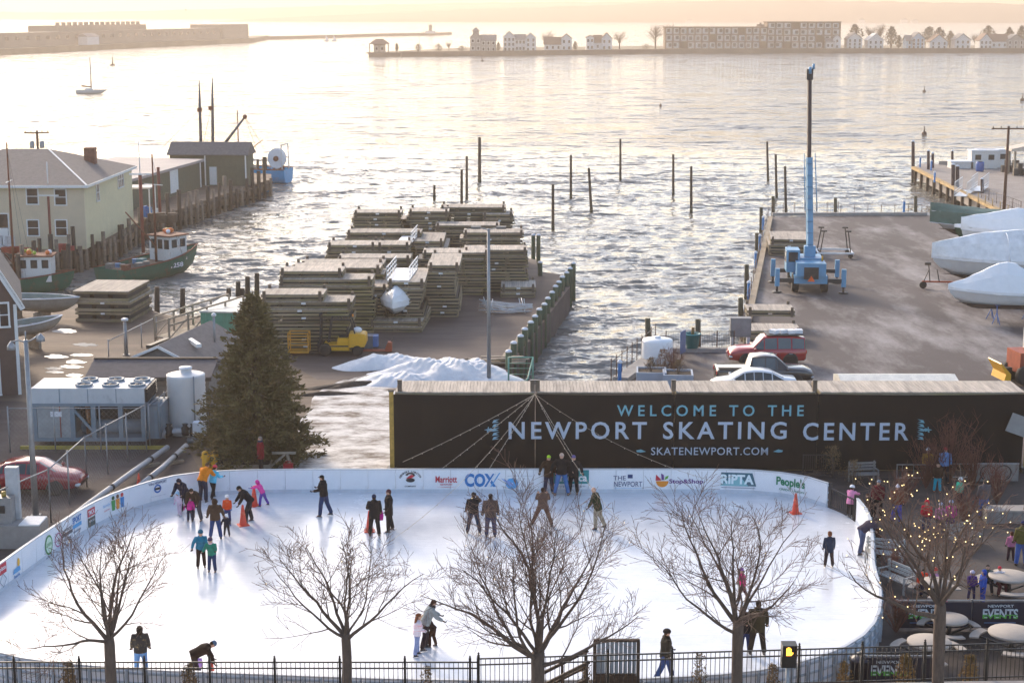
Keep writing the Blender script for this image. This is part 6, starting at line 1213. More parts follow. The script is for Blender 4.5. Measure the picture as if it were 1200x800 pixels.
# planters, tank, bucket, board, cabinet
m_plant = M('blue_grey_planter', (.36,.41,.48), .6, var=.1); m_soil = M('soil', (.04,.028,.02), .95)
for x, y, lb, hb in ((763,452,'left blue grey square planter behind the banner top', .5),(794,455,'right blue grey square planter behind the banner top', .6)):
    q = G(x, y); t = T('planter', lb, 'planter', q, R(-4)); m = MB()
    for a_ in ((-.85,.85,-.85,-.75),(-.85,.85,.75,.85),(-.85,-.75,-.748,.748),(.75,.85,-.748,.748)): MB().box(a_[0],a_[1],a_[2],a_[3],0,.95).build('side_wall', [m_plant], t)
    MB().box(-.74,.74,-.74,.74,.7,.85).build('soil', [m_soil], t); shrub((q.x, q.y, .85), 1.2, .8, 'dry brown plants in the ' + lb.split(' behind')[0], m_dry, int(x), 300)
q = G(778, 450); shrub((q.x, q.y+.6, 0), 1.6, 1.9, 'bundled dry ornamental grass between the two blue grey planters', M('dry_grass', (.19,.10,.05), .95, var=.4, scale=4), 77, 900)
q = G(789, 438); shrub((q.x, q.y+.4, 0), 1.7, 1.5, 'rust brown dead shrub behind the planters', m_red, 78, 500, True)
q = G(770, 424); t = T('water_tank', 'round white plastic tank on the planter quay', 'tank', q); MB().lathe([(.95,0),(.97,.2),(.95,1.3),(.90,1.42),(.3,1.5),(0,1.5)], 20).build('shell', [m_shrink], t); MB().lathe([(.2,1.5),(.2,1.6),(0,1.6)], 12).build('lid', [m_snowcap], t)
q = G(811, 412); t = T('bucket', 'teal tub on the low kerb by the quay pile', 'tub', (q.x, q.y, .25)); MB().lathe([(.36,0),(.50,.85),(.55,.86),(.55,.93),(.46,.93),(.44,.8)], 16).build('tub', [M('teal_plastic', (.01,.22,.24), .45)], t); MB().tube([(0,0,.8),(.05,0,1.3)], .10, 6).build('stump', [m_dry], t)
q = G(800, 420); t = T('notice_board', 'small blue board standing edge on behind the planters', 'sign', q, R(65)); MB().box(-.45,.45,-.03,.03,.35,1.75).build('board', [M('slate_blue_board', (.10,.15,.28), .5)], t); MB().box(-.04,.04,.031,.09,0,1.2).build('stake', [m_trim], t)
q = G(867, 409); t = T('electrical_cabinet', 'grey electrical cabinet on legs at the wharf corner', 'cabinet', q, R(-3)); MB().box(-.65,.65,-.35,.35,.85,2.05).build('housing', [M('cabinet_grey', (.20,.20,.20), .6)], t); MB().box(-.60,-.01,-.37,-.351,.9,2.0).build('door', [M('cabinet_door_grey', (.23,.23,.23), .5)], t); MB().box(.01,.60,-.37,-.351,.9,2.0).build('door', [M('cabinet_door_grey', (.23,.23,.23), .5)], t)
for x in (-.5,.5): MB().box(x-.1,x+.1,-.3,.3,0,.85).build('leg', [m_alu], t)
# wrapped hull and loader behind the banner on the right
q = G(1055, 464); t = T('wrapped_trailer', 'long flat white wrapped load just behind the banner top', 'wrapped load', (q.x, q.y+1.2, 0)); MB().xprism([(-1.2,.35),(1.2,.35),(1.25,.75),(0,1.0),(-1.25,.75)], -3.3, 3.3).build('shrink_cover', [M('yellowed_wrap', (.74,.70,.60), .4)], t)
MB().box(-3.0,3.0,-.9,.9,.22,.34).build('trailer_bed', [m_trim], t)
for x in (-1.2,1.2):
    for y in (-.9,.9): wheel(t, x, y, .20, .18)
q = G(1203, 452); t = T('loader', 'rust red and white yard machine at the right edge behind the banner', 'loader', (q.x+.6, q.y+1, 0), R(8)); MB().box(-1.2,1.5,-.9,.9,.7,1.9).build('body', [m_rust], t); MB().box(-.3,1.2,-.8,.8,1.91,3.1).build('cab', [m_cabin], t); MB().box(-.32,-.301,-.6,.6,2.2,2.9).build('cab_window', [m_glassd], t)
for x in (-.8,1.1):
    for y in (-.9,.9): wheel(t, x, y, .6, .35)
MB().tube([(.2,-.6,3.1),(.2,-.6,3.4)], .12, 8).build('beacon', [M('amber_lens', (.7,.25,.02), .3)], t)
MB().yprism([(-2.1,.3),(-1.7,.25),(-1.7,.7),(-2.3,1.35),(-2.35,1.3),(-2.0,.7)], -.9, .9).build('plough_blade', [m_yel], t); MB().beam((-1.3,0,.8),(-1.8,0,.8),.3,.25).build('push_arm', [m_trim], t)
# ------------------------------------------------------------------ far right dock: timber edge, gangway, cabins, pole
kerb(G(1070,198,0), G(1205,266,0), 16, 'ochre timber edge along the near side of the far right dock', .5, .35, M('ochre_timber', (.42,.28,.12), .8, var=.25)); kerb(G(1100,193,0), G(1200,195,0), 8, 'grey back kerb of the far right dock', .4, .5, m_conc)
fp_ = MB().box(-.16,.16,-.16,.16,-3,0).mesh('support_pile', [m_pwood]); t = T('dock_supports', 'brown piles under the near edge of the far right dock', 'piles', (0,0,0))
for k in range(15): q = G(1071,199).lerp(G(1200,264), k/14); ob('support_pile', fp_, t, (q.x+.3, q.y+.3, 0))
cable_rail(G(1146,238), G(1200,262), 6, 'ochre framed railing beside the far right dock lane', 1.2, (.4,.8,1.15), .05, M('ochre_timber', (.42,.28,.12), .8, var=.25)); cable_rail(G(1150,232), G(1196,250), 5, 'dark wire railing behind the ochre framed railing', 1.3, (.3,.8,1.25), infill=24)
q = G(1123, 232); g1 = gangway((q.x-.5, q.y, .2), 7.0, 1.4, R(-22), 'white railed gangway on the far right dock', 1.6); q = G(1138, 226); gangway((q.x, q.y, .2), 6.0, 1.3, R(-22), 'second white railed gangway against the first on the far right dock', 1.7)
for x, y, w_, lb in ((1151,197,1.8,'white boat cabin at the back of the far right dock'),(1163,196,2.2,'wider white boat cabin with dark windows at the back dock'),(1125,197,1.5,'low white box at the back of the far right dock')):
    q = G(x, y); t = T('cabin', lb, 'cabin', (q.x, q.y, 0)); hh = 2.4 if x > 1130 else .9; MB().box(-w_,w_,-1,1,0,hh).build('walls', [m_cabin], t); MB().box(-w_-.1,w_+.1,-1.1,1.1,hh,hh+.12).build('roof', [m_snowcap], t)
    if hh > 1: 
        for s_ in (-.5,.5): MB().box(w_*s_-.4,w_*s_+.4,-1.02,-1.001,1.2,1.9).build('window', [m_glassd], t)
q = G(1148, 201); t = T('barrel', 'blue barrel beside the white cabins', 'barrel', q); MB().lathe([(.5,0),(.56,.3),(.56,1.0),(.5,1.3),(0,1.3)], 14).build('drum', [M('barrel_blue', (.02,.10,.35), .5)], t); MB().lathe([(.3,1.3),(.3,1.36),(0,1.36)], 10).build('lid', [m_trim], t)
q = G(1192, 205); t = T('shelter', 'pale open shelter roof on posts at the right edge', 'shelter', (q.x+1.2, q.y, 0)); MB().yprism([(-2.6,3.2),(3,3.2),(3,3.5),(.2,4.1),(-2.6,3.5)], -1.6, 1.6).build('roof', [M('pale_roof', (.62,.52,.42), .7)], t)
for x in (-2.0,2.2):
    for y in (-1.3,1.3): MB().box(x-.12,x+.12,y-.12,y+.12,0,3.2).build('post', [m_timb], t)
for x, y, lb in ((1183,202,'dark crates left of the pale shelter'),(1197,206,'dark crates under the pale shelter')):
    q = G(x, y); t = T('gear_pile', lb, 'crates', q)
    for k in range(4): MB().obox((k*.55-.8, (k%2)*.3, .5+.35*(k%2)), (.6,.7,.9+.6*(k%2)), .1*k).build('crate', [m_trim], t)
def util_pole(px, yt, yb, z, label, arm=2.6, Y=None, tr=True):
    q = G(px, yb, z) if Y is None else Vector((at(px, yb, Y).x, Y, z)); h = at(px, yt, q.y).z-z; t = T('utility_pole', label, 'utility pole', q); m_p = M('utility_pole_wood', (.13,.065,.04), .85, var=.3, scale=3, stretch=(3,3,.3))
    MB().tube([(0,0,0),(0,0,h)], [.19,.13], 8).build('pole', [m_p], t); MB().cbox((0,-.15,h-.25), (arm,.12,.14)).build('crossarm', [m_p], t)
    for k in range(5): MB().tube([(arm*(k/4-.5)*.9,-.15,h-.18),(arm*(k/4-.5)*.9,-.15,h+.02)], .05, 6).build('insulator', [m_trim], t)
    if tr:
        for s_ in (-.45,.45): MB().lathe([(.24,h-1.9),(.26,h-1.8),(.26,h-1.2),(.1,h-1.1)], 10, (s_*1.2,-.25,0)).build('transformer', [m_galv], t)
    return t
util_pole(1176, 148, 255, 0, 'brown utility pole with a single crossarm at the right dock', 3.6, tr=False); util_pole(48, 153, 240, 0, 'utility pole with two transformers behind the cream house', 2.7, Y=182)
# ------------------------------------------------------------------ buildings on the left
m_cream_shaded = M('cream_clapboard_shaded', (.58,.48,.34), .75, var=.06, scale=1); m_cream_lit = M('cream_clapboard_lit', (.62,.56,.36), .75, var=.06, scale=1); m_rshing = M('grey_shingle', (.15,.135,.13), .9, var=.2, scale=3, bump=.4, bscale=12); m_trimw = M('white_trim', (.72,.72,.70), .6, var=.04); m_pane = M('dark_pane', (.05,.04,.035), .08, var=.2); m_olive = M('olive_siding', (.115,.115,.075), .85, var=.12, scale=2); m_brickr = M('brick_red', (.20,.09,.06), .9, var=.3, scale=6)  # cream clapboard in two tones: shaded front and lit right wall, painted in
def clap(mb, x0, x1, z0, z1, y, sgn, st=.22):
    """lapped boards standing proud of a wall that faces -y (sgn -1) """
    n = int((z1-z0)/st)
    for k in range(n):
        za = z0+k*st; zb = za+st*.98; mb.add([(x0,y-.035,za),(x1,y-.035,za),(x1,y-.008,zb),(x0,y-.008,zb),(x0,y,za),(x1,y,za)], [(0,1,2,3),(4,5,1,0)])
def window(parent, x, z, w_, h, y, rz=0, loc=None, mull=1):
    f = MB(); f.box(-w_/2-.10,w_/2+.10,-.06,0,h/2,h/2+.10); f.box(-w_/2-.12,w_/2+.12,-.09,0,-h/2-.10,-h/2); f.box(-w_/2-.10,-w_/2,-.06,0,-h/2,h/2); f.box(w_/2,w_/2+.10,-.06,0,-h/2,h/2); f.box(-w_/2,w_/2,-.045,-.005,-.03,.03)
    if mull > 1:
        for k in range(1, mull): f.box(-w_/2+w_*k/mull-.03,-w_/2+w_*k/mull+.03,-.044,-.004,-h/2,h/2)
    o = f.build('window', [m_trimw], parent, loc or (x, y, z), rz); MB().box(-w_/2,w_/2,-.028,-.01,-h/2,h/2).build('pane', [m_pane], o); return o
# cream two storey house with hip roof: corner at px 101, walls facing the camera and to the right
c0 = G(101, 292); Yh = c0.y; ez = at(101, 217, Yh).z; ww = 15.5; dd = 18.4
rzh = 0; t = T('cream_house', 'cream two storey clapboard house with a grey hip roof on the left pier', 'house', (c0.x, c0.y, 0), rzh)
side_a = R(0)
# local: corner at origin, front wall along -x, right wall along +y swinging right
P3w = G(157, 262)-c0; sk = math.atan2(P3w.x, P3w.y)                                                           # right wall direction from +y towards +x
r1 = Vector((math.sin(sk), math.cos(sk), 0)); P0, P1, P2, P3 = Vector((0,0,0)), Vector((-ww,0,0)), Vector((-ww,0,0))+r1*dd, r1*dd
MB().prism([(v.x, v.y) for v in (P0,P1,P2,P3)], 0, ez).build('walls', [m_cream_lit], t)
mb = MB(); clap(mb, -ww, -.12, .3, ez-.3, 0, -1); mb.build('front_siding', [m_cream_shaded], t)
mb = MB(); clap(mb, .12, dd, .3, ez-.3, 0, -1); o = mb.build('side_siding', [m_cream_lit], t, (0,0,0), math.pi/2-sk)
MB().box(-.14,.05,-.06,.12,0,ez-.02).build('corner_board', [m_cream_shaded], t)
ov = .45; E_ = [P0+Vector((ov,-ov,0)), P1+Vector((-ov,-ov,0)), P2+Vector((-ov,ov,0)), P3+Vector((ov,ov,0))]; rh = 2.5; ri0 = (P0+P3)/2+Vector((-5.6,0,0)); ri1 = (P1+P2)/2+Vector((5.6,0,0))
mb = MB(); vs = [e+Vector((0,0,ez)) for e in E_]+[ri0+Vector((0,0,ez+rh)), ri1+Vector((0,0,ez+rh))]; mb.add(vs, [(1,0,4,5),(0,3,4),(3,2,5,4),(2,1,5)]); mb.add([e+Vector((0,0,ez-.04)) for e in E_], [(0,1,2,3)]); rf = mb.build('roof', [m_rshing], t)
for a, b in ((0,1),(0,3)): MB().beam(E_[a]+Vector((0,0,ez-.1)), E_[b]+Vector((0,0,ez-.1)), .06,.24).build('fascia', [m_trimw], t)
MB().beam(E_[0]+Vector((0,0,ez+.03)), ri0+Vector((0,0,ez+rh+.03)), .16,.06).build('hip_cap', [m_trimw], rf); q = P3*.62+Vector((-2.2,0,ez+1.15)); MB().box(q.x-.5,q.x+.5,q.y-.5,q.y+.5,q.z-.6,q.z+1.3).build('chimney', [m_brickr], rf)
for px, py in ((38,230),(71,231),(39,267),(72,267)): p = at(px, py, Yh); window(t, p.x-c0.x, p.z, .95, 1.35, -.02)
d_ = G(0, 292); p = at(1, 258, Yh); dw = window(t, p.x-c0.x, p.z-.9, 1.3, 2.9, -.03); MB().box(-.6,.6,-.05,-.03,-1.4,.2).build('door_leaf', [m_trimw], dw)
for u, z, w_, h, m in ((.26,ez*.80,.9,1.5,1),(.74,ez*.86,2.2,1.5,3)): window(t, 0, 0, w_, h, 0, math.pi/2-sk, tuple(r1*dd*u+Vector((.03,0,z))), m)
# flat roofed olive shed and gabled olive shed behind
a, b = at(150, 245, 178), at(236, 222, 203); zs = at(150, 214, 178).z
t = T('olive_shed', 'long olive shed with a flat pale roof behind the cream house', 'shed', (a.x, a.y, 0)); dv = Vector((b.x-a.x, b.y-a.y, 0)); lf = Vector((-11,3,0)); pts = [Vector((0,0,0)), dv, dv+lf, lf]
MB().prism([(v.x,v.y) for v in pts], 0, zs).build('walls', [m_olive], t); cc = sum(pts, Vector())/4; MB().prism([((v-cc)*1.05+cc).to_2d() for v in pts], zs, zs+.3).build('roof', [M('pale_flat_roof', (.36,.32,.31), .8, var=.1, scale=.5)], t); ang = math.atan2(dv.y, dv.x)
MB().box(dv.length*.55,dv.length*.66,-.05,-.005,.4,3.0).build('door', [m_trimw], t, (0,0,0), ang); MB().box(-.05,.1,-.12,-.02,0,zs-.02).build('corner_board', [m_trimw], t, (0,0,0), ang); MB().box(dv.length*.985,dv.length*.998,-.06,-.01,0,zs-.02).build('corner_board', [m_trimw], t, (0,0,0), ang)
a = at(240, 205, 205); t = T('gabled_shed', 'small olive shed with white corner boards at the pier end', 'shed', (a.x, a.y, 0), R(-4)); w_ = 2.6; hh = at(240,182,205).z
MB().box(0,2*w_,0,4,0,hh).build('walls', [m_olive], t); MB().xprism([(-.3,hh),(4.3,hh),(4.3,hh+.1),(2,hh+1.5),(-.3,hh+.1)], -4.6, 2*w_+.3).build('roof', [m_rshing], t); MB().box(-4.4,-.02,.3,3.8,0,hh-.01).build('lean_to', [m_olive], t)
for x in (0,2*w_-.15): MB().box(x,x+.16,-.05,-.005,0,hh-.02).build('corner_board', [m_trimw], t)
MB().box(.6,1.5,-.05,-.006,.1,2.3).build('door', [m_trimw], t)
# canopy on white legs, red mast posts, pier clutter
a = at(177, 245, 172); t = T('canopy', 'white edged canopy on thin white legs against the olive shed', 'canopy', (a.x-1.4, a.y-1, 0)); zc = at(177,217,172).z; MB().box(-1.6,1.9,-1.5,1.5,zc-.15,zc).build('roof', [M('canopy_grey', (.45,.44,.43), .7)], t)
for x in (-1.5,1.8):
    for y in (-1.4,1.4): MB().box(x-.06,x+.06,y-.06,y+.06,0,zc-.15).build('leg', [m_trimw], t)
m_rpole = M('rust_red_pole', (.20,.045,.03), .7, var=.25)
for px, yt, yb, Yb, lb, cr in ((60,229,288,149,'rust red pole with a white crossbar before the cream house',1),(168,204,296,151,'rust red mast with a white crossbar right of the cream house',1),(188,196,262,168,'plain rust brown post against the olive shed',0)):
    q = at(px, yb, Yb); h = at(px, yt, Yb).z; t = T('mast_post', lb, 'post', (q.x, Yb, min(q.z, 0))); MB().tube([(0,0,0),(0,0,h-min(q.z,0))], .16, 8).build('pole', [m_rpole], t)
    if cr: MB().cbox((0,-.1,h-min(q.z,0)), (1.9,.15,.14)).build('crossbar', [m_trimw], t); MB().tube([(0,0,h-min(q.z,0)),(0,0,h-min(q.z,0)+3.0)], .05, 6).build('antenna', [m_trimw], t)
rnd = random.Random(9); m_pw2 = M('grey_pile_wood', (.20,.15,.11), .85, var=.35, scale=3)
edge = [(16,318),(60,300),(130,282),(160,262),(262,228),(318,210)]; k = 0; n_l = 46
tot = []
for (x0,y0),(x1,y1) in zip(edge, edge[1:]): tot.append(math.hypot(x1-x0, y1-y0))
S_ = sum(tot)
pz = T('pier_piles', 'close row of brown timber piles carrying the edge of the left pier', 'piles', (0,0,0))
for i in range(n_l):
    s_ = S_*(i+.5)/n_l; j = 0
    while s_ > tot[j]: s_ -= tot[j]; j += 1
    u = s_/tot[j]; x = edge[j][0]+(edge[j+1][0]-edge[j][0])*u; y = edge[j][1]+(edge[j+1][1]-edge[j][1])*u; q = G(x, y); hgt = rnd.choice((.3,1.1,1.6,2.2)) if i > 8 else rnd.choice((.3,1.4,2.0))
    MB().tube([(q.x+.25,q.y-.25,-3),(q.x+.25+rnd.uniform(-.1,.1),q.y-.25,hgt)], rnd.uniform(.16,.24), 8).build('pile', [m_pwood if rnd.random() < .6 else m_pw2], pz)
MB().tube([G(a,b)+Vector((.1,-.1,-.4)) for a,b in edge], .18, 4).build('waler', [m_pwood], pz)
for px, yt, yb, lb in ((129,268,300,'tall brown pile at the house corner'),(143,263,296,'tall pile second from the house corner'),(152,264,290,'tall leaning pile third from the house corner'),(116,274,298,'pale pile left of the house corner piles'),(105,278,306,'dark pile below the house wall'),(96,280,310,'slim dark pile left along the house wall'),(88,283,312,'short dark pile below the house windows'),(80,286,330,'stout dark pile by the green workboat'),(18,306,340,'left of two rusty piles by the workboat'),(25,308,342,'middle rusty pile by the workboat'),(33,306,342,'right rusty pile by the workboat'),(265,188,222,'tall pile left of the pier head row'),(274,194,220,'pile in the pier head row below the shed'),(283,189,219,'tall pile in the middle of the pier head row'),(302,187,214,'dark pile right of the pier head row'),(310,184,214,'widest dark pile at the pier head')):
    water_pile(px, yt, px, yb, lb, .2 if px != 310 else .34, 'pier_pile', mats=m_pwood)
# red workbench, lifebuoys and gear under the cream house
for x, y, w_, hh, c, lb in ((22,302,2.6,.9,'rust_red_bin','rust red gear rack before the cream house'),(78,297,1.8,.8,'red_blue_tub','red fish tub below the house windows'),(58,291,.7,1.5,'white_box','white box on the rust red pole'),(4,300,1.3,1.8,'net_heap','white wrapped net heap at the left edge'),(190,268,2.6,1.6,'gear_brown','brown heap of nets and traps before the olive shed'),(172,258,.8,1.6,'blue_drum','blue drum between the red masts'),(178,252,1.0,.7,'white_float','white floats on the gear heap')):
    q = G(x, y); t = T('gear_heap', lb, 'fishing gear', (q.x, q.y+.6, .01)); col = {'rust_red_bin':(.28,.04,.02),'red_blue_tub':(.34,.05,.04),'white_box':(.6,.6,.6),'net_heap':(.5,.5,.5),'gear_brown':(.12,.075,.05),'blue_drum':(.03,.15,.4),'white_float':(.6,.6,.58)}[c]; r_ = random.Random(x)
    for k in range(7): s_ = r_.uniform(.35,.6); MB().obox((r_.uniform(-w_/2,w_/2), r_.uniform(-.5,.5), hh*r_.uniform(.2,.75)), (w_*.4*s_*1.6, .6*s_*1.6, hh*.5), r_.uniform(-.5,.5)).build('bundle', [M('gear_'+c, col, .8, var=.3, scale=3)], t)
# ------------------------------------------------------------------ brown building at the left edge
m_brown_s = M('brown_vertical_siding', (.135,.085,.068), .85, var=.12, scale=2)
c = G(25, 462); Yb = c.y; ezb = at(22, 350, Yb).z; sl_ = (at(0,318,Yb).z-at(20,350,Yb).z)/(at(20,350,Yb).x-at(0,318,Yb).x); wb_ = 9.0
t = T('brown_building', 'brown boarded building with white trimmed gable at the left edge', 'building', (c.x, c.y, 0), R(17)); rz_ = ezb+sl_*wb_/2
MB().yprism([(-wb_,0),(0,0),(0,ezb),(-wb_/2,rz_),(-wb_,ezb)], 0, 9).build('walls', [m_brown_s], t)
bt = MB().box(-.025,.025,-.03,-.002,0,1)
for k in range(22):
    x = -k*.40-.2; top = ezb+(-x if x > -wb_/2 else wb_+x)*sl_-.06; MB().box(x-.03,x+.03,-.035,-.002,0.05,top).build('batten', [m_brown_s], t)
for (xa,za),(xb,zb) in (((.35,ezb-.35*sl_),(-wb_/2,rz_)),((-wb_-.35,ezb-.35*sl_),(-wb_/2,rz_))): MB().beam((xa,-.12,za+.05),(xb,-.12,zb+.05),.16,.28).build('rake_board', [m_trimw], t); MB().add([(xa,-.2,za+.2),(xb,-.2,zb+.2),(xb,9.2,zb+.2),(xa,9.2,za+.2),(xa,-.2,za+.1),(xb,-.2,zb+.1),(xb,9.2,zb+.1),(xa,9.2,za+.1)], [(0,1,2,3),(7,6,5,4),(0,4,5,1),(2,6,7,3),(1,5,6,2),(3,7,4,0)]).build('roof', [m_rshing], t)
MB().box(-.16,.02,-.05,-.036,0,ezb-.3).build('corner_board', [m_trimw], t)
p = at(8.5, 368, Yb); window(t, p.x-c.x-.15, p.z, .42, 1.25, -.04); p = at(1, 440, Yb); dw = window(t, p.x-c.x-.3, p.z, .5, 1.9, -.04)
# ------------------------------------------------------------------ grey sheds behind the chiller
m_wshing = M('weathered_shingle_wall', (.19,.17,.155), .9, var=.25, scale=3, bump=.4, bscale=10, stretch=(1,1,2))
a = at(100, 444, 84.2); b = at(248, 444, 84.2); t = T('low_shed', 'long low grey shingled shed behind the chiller', 'shed', (a.x, 84.2, 0)); w_ = b.x-a.x; e = a.z; rg = at(105, 424, 86).z
MB().box(.2,w_-.2,.3,3.8,0,e).build('walls', [m_wshing], t); MB().xprism([(-.1,e),(2,rg),(4.1,e),(4.1,e+.12),(2,rg+.14),(-.1,e+.12)], 0, w_).build('roof', [M('dark_grey_shingle', (.095,.088,.095), .9, var=.2, scale=3, bump=.4, bscale=12)], t); MB().beam((0,2,rg+.17),(w_,2,rg+.17),.22,.06).build('ridge_cap', [m_brown], t); MB().box(0,w_,-.14,-.10,e-.08,e+.10).build('gutter', [m_trim], t)
for x in (2.2,4.6): MB().box(x,x+.8,.27,.298,.4,1.9).build('window', [m_pane], t)
ap = at(185, 407, 88.0); ev = at(147, 424, 88.0); hw = ap.x-ev.x; t = T('gabled_workshop', 'grey shingled gable shed with white gable trim and skylights', 'shed', (ap.x, 88.0, 0), R(-12)); L_ = 7.5
MB().yprism([(-hw*.94,0),(hw*.94,0),(hw*.94,ev.z),(0,ap.z-.1),(-hw*.94,ev.z)], .2, L_-.2).build('walls', [m_wshing], t)
rf = MB().yprism([(-hw*1.08,ev.z-.1),(0,ap.z),(hw*1.5,ev.z-.62),(hw*1.5,ev.z-.5),(0,ap.z+.13),(-hw*1.08,ev.z+.04)], 0, L_).build('roof', [m_rshing], t)
for s_, e_ in ((-1,1.08),(1,1.0)): MB().beam((s_*hw*e_,-.04,ev.z),(0,-.04,ap.z+.04),.07,.14).build('gable_trim', [m_trimw], t)
for k, x in enumerate((1.0,)): zz = ap.z-(ap.z-ev.z)*x/hw; MB().obox((x,2.6,zz+.24),(.28,1.9,.2),R(38)).build('skylight', [m_trimw], rf)
MB().obox((-1.15,2.6,ap.z-(ap.z-ev.z)*1.15/hw+.18),(.3,2.2,.22),R(-4)).build('skylight', [m_trim], rf); MB().tube([(1.3,4.8,ev.z),(1.3,4.8,ap.z+.9)], .07, 8).build('vent_pipe', [m_galv], t); MB().lathe([(.14,ap.z+.9),(.16,ap.z+1.0),(.05,ap.z+1.1)], 8, (1.3,4.8,0)).build('vent_cap', [m_trimw], t)
# wooden gangway frame and pale green container
a = G(182, 400); t = T('timber_gangway', 'grey timber gangway with braced handrails behind the gable shed', 'gangway', (a.x, a.y, 0), R(-38)); L_ = 6.5
for x in (0,1.4):
    for z in (.9,1.35): MB().beam((x,0,z+.3),(x,L_,z+.9),.10,.10).build('handrail', [m_timb], t)
    for k in range(5): MB().beam((x,L_*k/4,0),(x,L_*k/4,1.65+.15*k),.10,.10).build('post', [m_timb], t)
    for k in range(4): MB().beam((x,L_*k/4,.35),(x,L_*(k+1)/4,1.5),.06,.06).build('brace', [m_timb], t)
MB().beam((.7,0,.3),(.7,L_,.9),1.3,.08).build('deck', [m_timb], t)
a = G(236, 396); t = T('green_container', 'mint green container with a pale snowy lid left of the fir tree', 'container', (a.x, a.y, 0), R(-6)); MB().box(0,3.6,0,5.5,0,1.7).build('shell', [M('mint_green', (.12,.36,.24), .6, var=.12)], t); MB().box(-.06,3.66,-.06,5.56,1.7,1.8).build('lid', [M('pale_lid', (.55,.56,.52), .5)], t)
for k in range(6): MB().box(.3+k*.6,.36+k*.6,-.05,-.002,.1,1.65).build('rib', [M('mint_green', (.12,.36,.24), .6, var=.12)], t)
# ------------------------------------------------------------------ chiller
m_ch = M('chiller_paint', (.50,.53,.56), .5, var=.06, dirt=(.30,.32,.34), dscale=1.5, damt=.36); m_chf = M('chiller_blue_grey', (.20,.26,.31), .5, var=.1)
a = at(40, 527, 79.5); b = at(172, 527, 79.5); w_ = b.x-a.x; zt = at(60, 455, 79.5).z; t = T('chiller', 'long grey rooftop type chiller with six fans on a steel frame', 'chiller', (a.x, 79.5, 0)); D_ = 2.4; zm = zt-.75
MB().box(0,w_,0,D_,zm,zt).build('coil_housing', [m_ch], t)
for k in range(1,4): MB().box(w_*k/4-.02,w_*k/4+.02,-.015,-.002,zm+.03,zt-.02).build('panel_seam', [m_chf], t)
MB().box(-.03,w_+.03,-.03,D_+.03,zm-.14,zm-.002).build('frame_rail', [m_chf], t); MB().box(0,w_,0,D_,.25,.42).build('base_rail', [m_chf], t)
for x in (0,w_*.335,w_*.52,w_*.76,w_-.22): MB().box(x,x+.22,0,.2,.422,zm-.142).build('frame_post', [m_chf], t)
for x in (0,w_*.5,w_-.22): MB().box(x,x+.22,D_-.2,D_,.422,zm-.142).build('frame_post', [m_chf], t)
MB().box(.24,w_*.333,.02,D_-.2,.43,zm-.15).build('control_panel', [M('panel_grey', (.33,.35,.36), .5)], t); MB().box(.9,1.45,-.02,.015,1.5,1.75).build('notice', [m_snowcap], t); MB().box(1.35,1.39,-.012,.012,.45,zm-.16).build('panel_seam', [m_rust], t)
MB().box(w_*.36,w_*.98,D_*.6,D_*.85,.43,zm-.2).build('compressor_back', [m_trim], t); MB().tube([(w_*.4,D_*.4,.8),(w_*.95,D_*.4,.8)], .35, 14).build('compressor', [m_chf], t); MB().beam((w_*.36,.1,zm-.3),(w_*.55,.1,.6),.12,.12).build('brace', [m_chf], t); MB().tube([(w_*.47,.5,.5),(w_*.47,.5,zm-.2)], .12, 8).build('copper_pipe', [M('copper', (.35,.16,.08), .4, metal=.6)], t)
fan = MB().lathe([(.42,0),(.44,.12),(.36,.12),(.34,.02)], 20).mesh('fan_ring', [m_chf]); hub = MB().lathe([(.34,.03),(.10,.05),(.10,.10),(0,.1)], 16).mesh('fan_disc', [m_trim])
for k in range(3):
    for y in (.62,1.75): o = ob('fan', fan, t, (w_*(.47+k*.235)-.15, y, zt)); ob('fan_disc', hub, o)
MB().box(w_+.002,w_+.7,.3,D_-.1,.3,zm-.2).build('side_cabinet', [m_chf], t)
for k in range(7): MB().box(w_+.002,w_+.14,.05,D_-.05,zm+.06+k*.10,zm+.11+k*.10).build('louvre', [m_trim], t)
for k in range(4): MB().tube([(w_+.2,.2+k*.3,zm-.1),(w_+.6,.2+k*.3,zm-.05),(w_+.65,.2+k*.3,.4)], .05, 6).build('conduit', [m_chf], t)
MB().box(-.5,w_+1.2,-.6,-.45,0,.16).build('yellow_kerb', [M('yellow_kerb_paint', (.42,.32,.06), .7)], t)
# white tank
q = G(216, 512); t = T('white_tank', 'tall white plastic tank standing left of the fir tree', 'tank', (q.x, q.y+.95, 0)); zt_ = at(216, 446, q.y).z; prof = []
for k in range(13): z = zt_*k/12; prof += [(.95,z+.01),(.97,z+.12)]
MB().lathe(prof+[(.85,zt_+.16),(.35,zt_+.25),(.3,zt_+.25),(.3,zt_+.42),(0,zt_+.42)], 28).build('shell', [M('tank_plastic', (.68,.67,.66), .45, var=.05)], t); MB().tube([(.55,-.85,.1),(.55,-.85,zt_+.2)], .04, 6).build('sight_tube', [m_galv], t); MB().lathe([(.33,zt_+.42),(.33,zt_+.5),(0,zt_+.5)], 14).build('lid', [m_snowcap], t)
